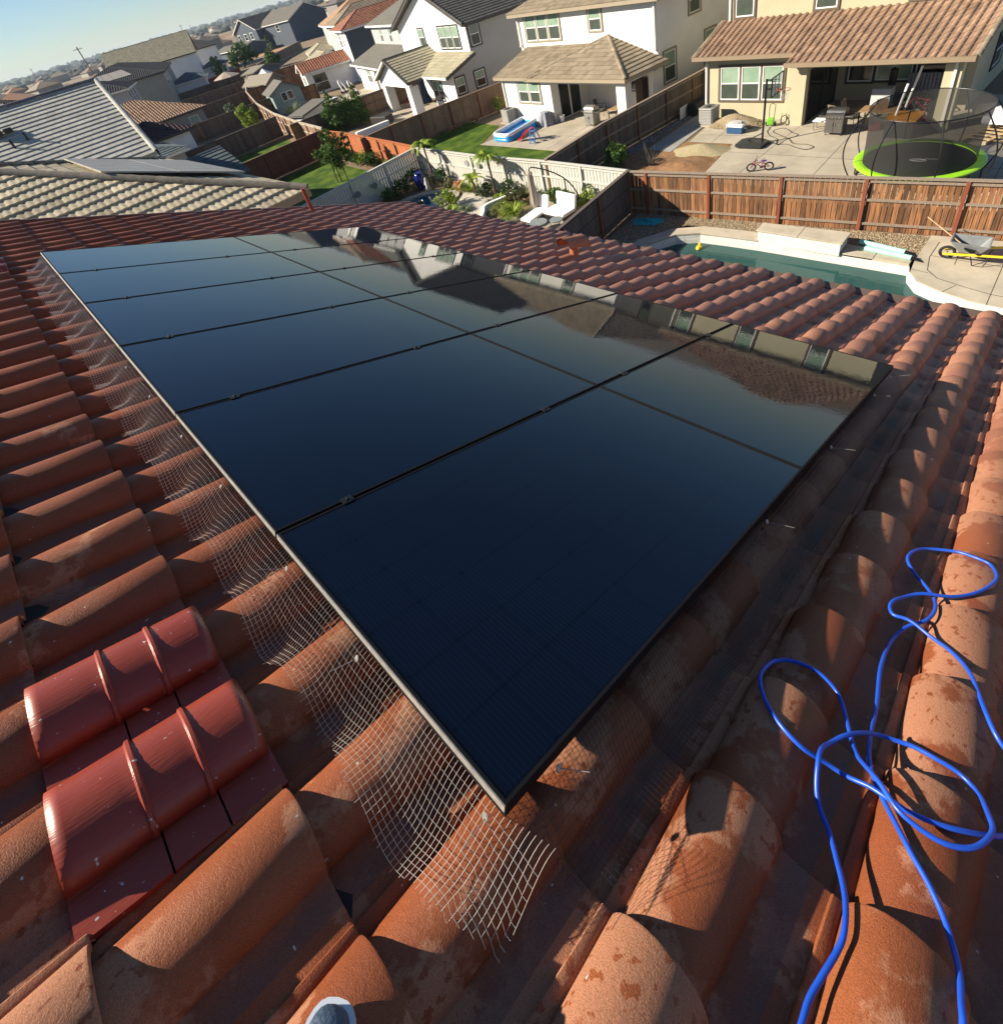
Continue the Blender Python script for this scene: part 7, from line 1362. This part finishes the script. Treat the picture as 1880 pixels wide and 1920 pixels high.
def leaves(mb, lobes, n, s0, s1, squash=1.0):
    tot = sum(r**2 for _, r in lobes)
    for c, r in lobes:
        k = int(n * r*r / tot); c = V(c)
        clumps = [V((random.gauss(0, 1), random.gauss(0, 1), random.gauss(0, 1))).normalized() * (r * random.uniform(0.45, 1.05)) for _ in range(max(6, k // 26))]
        for i in range(k):
            if random.random() < 0.82: p = random.choice(clumps) + V((random.gauss(0, 1), random.gauss(0, 1), random.gauss(0, 1))) * r * 0.13
            else: p = V((random.gauss(0, 1), random.gauss(0, 1), random.gauss(0, 1))).normalized() * r * random.random() ** 0.4
            p.z *= squash; p += c
            if p.z < G + 0.02: p.z = G + 0.02 + random.random() * 0.1
            s_ = random.uniform(s0, s1); a = V((random.gauss(0, 1), random.gauss(0, 1), random.gauss(0, 1))).normalized(); b = a.orthogonal().normalized(); b.rotate(Matrix.Rotation(random.random()*6.28, 3, a)); w_ = a.cross(b)
            mb.add([p - b*s_, p + w_*s_*0.45 - a*s_*0.12, p + b*s_, p - w_*s_*0.45 - a*s_*0.12], [(0, 1, 2, 3)], min(1, max(0, random.gauss(0.5, 0.28))))
def tree(base, h, lobes, n, s, m, label, trunk=0.05, cat='tree', name='tree', group=None, stems=1, squash=1.0):
    base = V(base); r = empty(name, base, label, cat, group); t = MB(); L = [(base + V(c), rr) for c, rr in lobes]
    for k in range(stems):
        o = V((random.uniform(-.12, .12), random.uniform(-.12, .12), 0)) * (stems > 1)
        t.tube([base + o, base + o*1.5 + V((0.02*k, 0, h*0.3)), base + o*2 + V((0, 0.03*k, h*0.6))], [trunk, trunk*0.8, trunk*0.5], 7)
    for c, rr in L: t.tube([base + V((0, 0, h*0.3)), (base + V((0, 0, h*0.45)) + c)*0.5, c], [trunk*0.5, trunk*0.35, trunk*0.12], 5)
    t.build('trunk', M_BARK, r, smooth=True); mb = MB(); leaves(mb, L, n, s*0.7, s*1.3, squash); mb.build('crown', m, r)
    return r
def shrub(x, y, rx, h, n, s, m, label, cat='shrub', group='shrubs and flowers in the gardens'):
    base = P2z(x, y); r = empty('shrub', base, label, cat, group); t = MB()
    for k in range(5): a = k*1.3; t.tube([base, base + V((0.4*rx*math.cos(a), 0.4*rx*math.sin(a), h*0.45)), base + V((0.7*rx*math.cos(a), 0.7*rx*math.sin(a), h*0.8))], [0.02, 0.014, 0.005], 5)
    t.build('stem', M_BARK, r); mb = MB(); lob = [(base + V((random.uniform(-.5, .5)*rx, random.uniform(-.5, .5)*rx, h*random.uniform(.35, .65))), rx*random.uniform(.5, .7)) for _ in range(5)] + [(base + V((0, 0, h*0.65)), rx*0.6)]; leaves(mb, lob, n, s*0.7, s*1.3, min(1.2, h/rx*0.7)); mb.build('foliage', m, r)
def fronds(base, n, L, w, m, label, up=0.8, droop=1.0, cat='plant', trunk=0.0, name='strappy_plant', group='strappy leaved garden plants', feather=False):
    base = V(base); r = empty(name, base, label, cat, group); mb = MB(); top = base + V((0, 0, trunk))
    if trunk: t = MB(); t.tube([base, base + V((0.03, 0, trunk*.5)), top], [0.06, 0.05, 0.045], 8); t.build('trunk', M_BARK, r, smooth=True)
    for k in range(n):
        a = random.random()*6.283; e = up * random.uniform(0.7, 1.2); l_ = L*random.uniform(.7, 1.1); d = V((math.cos(a), math.sin(a), 0)); s_ = V((-math.sin(a), math.cos(a), 0)); pts_ = []; t_ = random.random()
        for j in range(7): u = j/6; pts_.append(top + d*(l_*u*math.cos(e*0.8)) + V((0, 0, l_*(u*math.sin(e) - droop*0.75*u*u))))
        if feather:
            for j in range(1, 7):
                for q in range(3):
                    for sg in (-1, 1):
                        p = pts_[j-1].lerp(pts_[j], q/3); e_ = p + s_*sg*l_*0.20*(1 - 0.5*j/6) + (pts_[j]-pts_[j-1])*0.5 - V((0, 0, 0.06*l_)); b_ = (pts_[j]-pts_[j-1]).normalized()*w*0.5; mb.add([p - b_, p + b_, e_], [(0, 1, 2)], min(1, max(0, random.gauss(t_, .15))))
        vs = []
        for j, p in enumerate(pts_): ww = w*(0.25 if feather else 1)*(1 - (j/6)**1.6)*0.5 + 0.002; vs += [p - s_*ww, p + s_*ww]
        mb.add(vs, [(2*j, 2*j+1, 2*j+3, 2*j+2) for j in range(6)], t_)
    mb.build('foliage', m, r)
# lawn with young tree (between the dark russet fence and the white fence)
tree(P2z(15.9, 32.7), 3.2, [((0.1, -0.05, 1.35), .55), ((0.6, -0.3, 1.45), .5), ((-0.2, 0.1, 1.9), .6), ((0.35, -0.15, 2.3), .62), ((-0.8, 0.38, 2.0), .25), ((0.1, -0.05, 2.9), .42), ((0.95, -0.45, 2.0), .3), ((1.0, -0.5, 2.6), .28)], 4200, 0.075, L_MID, 'young green tree tied between two stakes on the small lawn', 0.045)
for i, (x, y) in enumerate(((15.75, 32.95), (16.1, 32.2))): mb = MB(); mb.tube([P2z(x, y), P2z(x, y, 1.7)], 0.03, 6); tag(mb.build('tree_stake', M_BARK), ('left', 'right')[i] + ' wooden stake beside the young tree on the small lawn', 'stake', 'tree stakes')
tree(P2z(24.6, 45.6), 3.2, [((-0.5, 0.25, 1.2), 1.0), ((0.6, -0.3, 1.2), 1.05), ((1.3, -0.7, 0.9), .85), ((-0.9, 0.5, 1.6), .7), ((-0.6, 0.3, 2.4), .55), ((-0.65, 0.35, 3.1), .3), ((1.3, -0.7, 2.2), .55), ((1.37, -.73, 2.9), .3), ((-1.2, .65, .7), .6), ((0.4, -0.2, 1.9), .7)], 9000, 0.10, L_MID, 'broad bushy green tree with two tops beyond the orange fence', 0.09)
tree(P2z(23.0, 62.6), 2.6, [((0, 0, 1.0), .9), ((0.2, -0.5, 1.5), .7), ((-0.3, 0.4, 1.9), .6), ((0, 0, 2.5), .35)], 2600, 0.12, L_LIME, 'bright green bush against the curving fence', 0.05)
tree(P2z(24.6, 71.3), 2.4, [((0, 0, 1.0), .8), ((0.1, 0.4, 1.7), .6)], 1500, 0.13, L_GREY, 'pale flowering bush against the curving fence behind the bright one', 0.05)
tree(P2z(31.2, 63.0), 2.0, [((0, 0, .8), .9), ((0.5, 0.3, 1.0), .7), ((-0.5, -.2, 1.2), .6)], 0 or 1200, 0.13, L_GREY, 'grey green bush in front of the pale green shed', 0.05) if 0 else fronds(P2z(27.4, 61.2), 160, 2.4, 0.06, L_GREY, 'tall grey green grass clump below the pale green shed', 1.25, .55, 'ornamental grass')
tree(P2z(54.5, 121.5), 3, [((0, 0, 1.6), 1.6), ((0.5, 0.5, 2.2), 1.2)], 900, 0.3, L_MID, 'green tree standing where the curving fence narrows', 0.1)
tree(P2z(60, 150), 5, [((0, 0, 2.8), 2.6), ((2.5, 0.5, 2.4), 2.0), ((-2, 0.5, 2.2), 1.6)], 1200, 0.45, L_DEEP, 'dark tree in front of the dark blue house', 0.2)
tree(P2z(49, 137), 4, [((0, 0, 2.2), 1.5), ((0, 0.5, 3.8), .9)], 600, 0.3, L_MID, 'slender green tree left of the dark tree', 0.1)
tree(P2z(72, 158), 4.5, [((0, 0, 2.2), 1.0), ((0, 0, 4.0), .7)], 400, 0.35, L_GREY, 'slim conifer in front of the dark blue wall', 0.1)
# hedge along the orange fence
for i in range(9):
    y = 27.6 + i * 1.12; x = 17.5 + (y - 26.6) * 0.13; shrub(x, y, 0.55 + 0.12*math.sin(i*2), 0.95 + 0.25*math.sin(i*1.7), 620, 0.075, (L_MID, L_DEEP, L_LIME)[i % 3], 'leafy shrub in the row along the orange fence, number %s from the white fence' % ('one', 'two', 'three', 'four', 'five', 'six', 'seven', 'eight', 'nine')[i], group='shrubs in a row along the orange fence')
# off white house lawn edge
for i, (x, y, c) in enumerate(((26.5, 31.6, L_LIME), (28.3, 31.2, L_LIME))): pass
shrub(28.9, 30.6, 0.5, 1.2, 500, 0.07, L_LIME, 'lime green shrub in the lawn corner by the tan fence')
for i, (x, y) in enumerate(((24.2, 31.9), (25.1, 31.75), (26.2, 31.5), (27.2, 31.3))): shrub(x, y, 0.25, 0.35, 160, 0.04, (L_GREY, L_FLOW)[i % 2], 'small low plant at the foot of the tan fence, %s from the left' % ('first', 'second', 'third', 'fourth')[i], group='low plants at the foot of the tan fence')
shrub(21.4, 15.2, 0.75, 1.35, 900, 0.08, L_MID, 'glossy green shrub in shade beside the brown side fence')
ds_ = empty('dead_shrub', P2z(21.9, 13.6), 'bare dead shrub with curled branches in the shade', 'dead shrub'); t = MB()
for k in range(16):
    a = random.random()*6.28; p = [P2z(21.9, 13.6)]; d = V((math.cos(a)*.3, math.sin(a)*.3, 0.5))
    for j in range(5): d += V((random.gauss(0, .15), random.gauss(0, .15), random.gauss(0, .12))); p.append(p[-1] + d*0.32)
    t.tube(p, [0.02, 0.016, 0.012, 0.009, 0.006, 0.003], 4)
t.build('branches', mat('dead_wood', (0.13, 0.11, 0.10), 0.9), ds_)
# pond garden
fronds(P2z(17.35, 24.7), 22, 1.3, 0.09, L_LIME, 'slender palm arching over the corner of the white fences', 1.1, 1.15, 'palm', 2.1, 'palm', 'palms beside the white fence', True)
fronds(P2z(17.0, 19.35), 16, 1.2, 0.09, L_LIME, 'yellow green palm against the sunlit white fence', 1.1, 1.1, 'palm', 1.9, 'palm', 'palms beside the white fence', True)
fronds(P2z(16.7, 20.5), 14, 1.0, 0.08, L_LIME, 'small yellowing palm in front of the sunlit white fence', .9, 1.0, 'palm', 0.9, 'palm', 'palms beside the white fence', True)
fronds(P2z(17.0, 21.4), 70, 0.95, 0.05, L_LIME, 'spiky lime yucca beside the pink flowers', 0.9, .35)
fronds(P2z(17.2, 17.45), 90, 1.0, 0.06, L_OLIVE, 'tall spiky olive yucca behind the curved white wall', 1.05, .3)
fronds(P2z(15.5, 16.7), 260, 1.15, 0.04, L_LIME, 'large arching lime grass clump next to the white lounger', 1.2, .75, 'ornamental grass')
fronds(P2z(15.4, 17.6), 160, 0.8, 0.04, L_OLIVE, 'arching olive grass clump inside the planter wall', 1.1, .8, 'ornamental grass')
fronds(P2z(15.2, 19.7), 150, 0.7, 0.05, L_GREY, 'grey striped grass clump near our eave', 1.1, .9, 'ornamental grass'); fronds(P2z(16.9, 18.95), 60, 0.6, 0.05, L_LIME, 'lime tufted plant behind the curved white wall', 1.0, .8)
for i, (x, y, n_, L_, m_, l) in enumerate(((14.6, 16.4, 120, .8, L_MID, 'mid green strappy clump by the lounger foot'), (14.9, 20.4, 120, .7, L_LIME, 'lime strappy clump between two grass clumps'), (16.2, 18.9, 80, .6, L_GREY, 'silvery tuft on the flagstones'), (17.2, 21.9, 60, .8, L_GREY, 'grey green spiky tuft against the sunlit white fence'), (17.2, 16.5, 80, .9, L_OLIVE, 'olive tuft right of the tall yucca'), (14.4, 18.5, 100, .7, L_MID, 'green tuft peeking over our eave'), (15.9, 17.9, 90, .8, L_LIME, 'lime tuft inside the curved planter wall'), (14.9, 23.0, 60, .5, L_DEEP, 'dark reeds in the pond water'))):
    fronds(P2z(x, y), n_, L_, 0.045, m_, l, 1.0, .7)
for (x, y, r_, h, n, m_, l) in ((15.3, 21.0, .65, .9, 1100, L_LIME, 'round lime green bush between the pond and our eave'), (17.1, 20.1, .5, .6, 600, L_DEEP, 'dark low bush behind the pond'), (17.2, 18.5, .6, .9, 900, L_DEEP, 'dark dense bush behind the curved white wall'), (16.8, 20.0, .5, .5, 500, L_GREY, 'grey green mound bush left of the dark one'), (17.0, 22.9, .45, .6, 420, L_OLIVE, 'brownish bush under the palm corner'), (17.1, 22.1, .35, .55, 320, L_FLOW, 'pink flowering bush right of the pond'), (16.9, 25.6, .7, 1.0, 900, L_DEEP, 'large dark bush in the shaded fence corner'), (15.9, 25.5, .7, .9, 900, L_DEEP, 'dark bush left of the blue urn'), (14.8, 25.4, .7, .7, 800, L_DEEP, 'low dark bush along the shaded white fence'), (17.35, 23.9, .5, 1.2, 500, L_DEEP, 'tall dark bush below the palm fronds'),
    (17.15, 15.6, .45, .75, 600, L_MID, 'green bush behind the folded umbrella, left'), (17.25, 14.9, .4, .7, 500, L_MID, 'green bush behind the folded umbrella, middle'), (17.15, 13.6, .6, .9, 900, L_LIME, 'bright yellow green bush behind the umbrella pole'), (17.1, 12.7, .45, .6, 500, L_MID, 'green bush near the fence corner'), (16.4, 17.6, .55, .8, 700, L_OLIVE, 'twiggy olive bush between yucca and grass')):
    shrub(x, y, r_, h, n, 0.06, m_, l)
# ================================================================== FAR TOWN AND HORIZON
random.seed(21)
fr_cols = [stucco('far_stucco_%s' % 'abcd'[i], c) for i, c in enumerate(((0.48, 0.42, 0.33), (0.40, 0.38, 0.34), (0.58, 0.53, 0.44), (0.28, 0.27, 0.26)))]
fr_roof = [mat('far_roof_%s' % 'abcd'[i], c, 0.9, 0.1, 0.3) for i, c in enumerate(((0.22, 0.16, 0.11), (0.14, 0.12, 0.11), (0.30, 0.25, 0.18), (0.34, 0.17, 0.09)))]
spots = []; place = ('far left', 'left', 'middle', 'right')
ORD = ('one', 'two', 'three', 'four', 'five', 'six', 'seven', 'eight', 'nine', 'ten', 'eleven', 'twelve')
def far_house(x, y, s_, k, i):
    r = empty('distant_house', P2z(x, y), None, 'house', 'distant houses before the skyline'); a = random.uniform(-.3, .3); w_, d_, h = 9*s_, 11*s_, random.choice((2.9, 5.6)); mb = MB(); mb.box(P2z(x, y, h/2), (w_, d_, h), a); mb.build('wall', fr_cols[k], r)
    e = 0.6; co, si = math.cos(a), math.sin(a); q_ = lambda u, v, z: P2z(x + u*co - v*si, y + u*si + v*co, z); W2, D2 = w_/2 + e, d_/2 + e; rh = W2*0.42; mb = MB()
    mb.add([q_(-W2, -D2, h), q_(W2, -D2, h), q_(W2, D2, h), q_(-W2, D2, h), q_(0, -D2 + W2, h + rh), q_(0, D2 - W2, h + rh)], [(0, 1, 4), (1, 2, 5, 4), (2, 3, 5), (3, 0, 4, 5), (3, 2, 1, 0)]); mb.build('roof', fr_roof[(k + i[0] + i[1]) % 4], r)
    r['label'] = '%s %s house in distant row %s, %s from the right' % (('tan', 'grey brown', 'pale', 'dark')[k], ('low', 'tall')[h > 4], ORD[i[0]], ORD[i[1]])
cnt = 0
for ring in range(11):
    D = 170 * 1.22 ** ring; cnt = 0
    for j in range(9):
        az = R(59 + j * 3.8 + random.uniform(-1.2, 1.2)) ; d_ = D * random.uniform(0.93, 1.07); x, y = CAM.x + d_*math.cos(az), CAM.y + d_*math.sin(az)
        if (x - 55)**2 + (y - 150)**2 < 45**2 or (x - 85)**2 + (y - 185)**2 < 40**2 or y < 150: continue
        far_house(x, y, 1.0 if D < 500 else 1.5, random.randrange(4), (ring, cnt)); cnt += 1
th = MB(); hill = mat('distant_tree_line', (0.055, 0.065, 0.045), 0.95, 0.3, 0.02)
for band, (D, hh2, n_) in enumerate(((900, 7, 150), (1500, 11, 220), (2400, 18, 300), (3800, 30, 260))):
    for i in range(2 * n_):
        az = R(40 + 31 * (i + random.random()*.8) / n_); d_ = D*random.uniform(.9, 1.1); c = (CAM.x + d_*math.cos(az), CAM.y + d_*math.sin(az), G); w_ = D*0.007*random.uniform(.4, 1.4); h_ = hh2*random.uniform(.35, 1.0)
        if h_ > hh2*0.5: th.lathe([(w_*.9, 0), (w_, h_*.4), (w_*.7, h_*.8), (w_*.2, h_)], c, 7, random.random())
tag(th.build('distant_trees', hill, smooth=True), 'dark belts of distant trees along the skyline', 'woods', kind='stuff')
bl = MB()
for i in range(26):
    az = R(58 + 36*random.random()); d_ = random.uniform(220, 900); x, y = CAM.x + d_*math.cos(az), CAM.y + d_*math.sin(az); w_ = random.uniform(8, 40); bl.prism([(x - w_, y - w_*.3), (x + w_, y - w_*.3), (x + w_*.8, y + w_*.4), (x - w_*.9, y + w_*.4)], G - 0.02, G + 0.05)
struct(bl.build('graded_earth', mat('graded_orange_earth', (0.46, 0.26, 0.13), 0.95, 0.2, 0.05)))
# warm lit open lot beside the curving fence
sheet('graded_lot', [(70, 168), (84, 166), (80, 215), (66, 215)], G + 0.02, MATS['graded_orange_earth'])
# ------------------------------------------------------------------ air
hz = MB(); hz.box((1500, 2300, (G - 3 + 40) / 2), (5600, 6200, 40 - (G - 3)))
hm_ = bpy.data.materials.new('haze_air'); hm_.use_nodes = True; hn, hl = hm_.node_tree.nodes, hm_.node_tree.links; hn.remove(hn['Principled BSDF']); vol = hn.new('ShaderNodeVolumePrincipled'); vol.inputs['Color'].default_value = (0.72, 0.86, 1.0, 1); vol.inputs['Density'].default_value = 0.00014; hl.new(vol.outputs[0], hn['Material Output'].inputs['Volume'])
HAZE = True
if HAZE: o = hz.build('haze', hm_); o['kind'] = 'stuff'
import OpenImageIO as oiio, numpy as np, sys
b=oiio.ImageBuf('/workdir/render_main.png'); a=b.get_pixels(oiio.FLOAT)[...,:3]
W=a.shape[1]; s=W/1880
for x,y in [(900,1200),(700,1300),(600,900),(400,600),(200,500),(1300,750),(700,1000),(300,1700),(420,1600),(1500,1400),(1300,1900),(20,20),(1500,190),(1050,120)]:
    i,j=int(x*s),int(y*s); p=a[j-2:j+3,i-2:i+3].mean((0,1)); print((x,y),(p*255).round().astype(int))
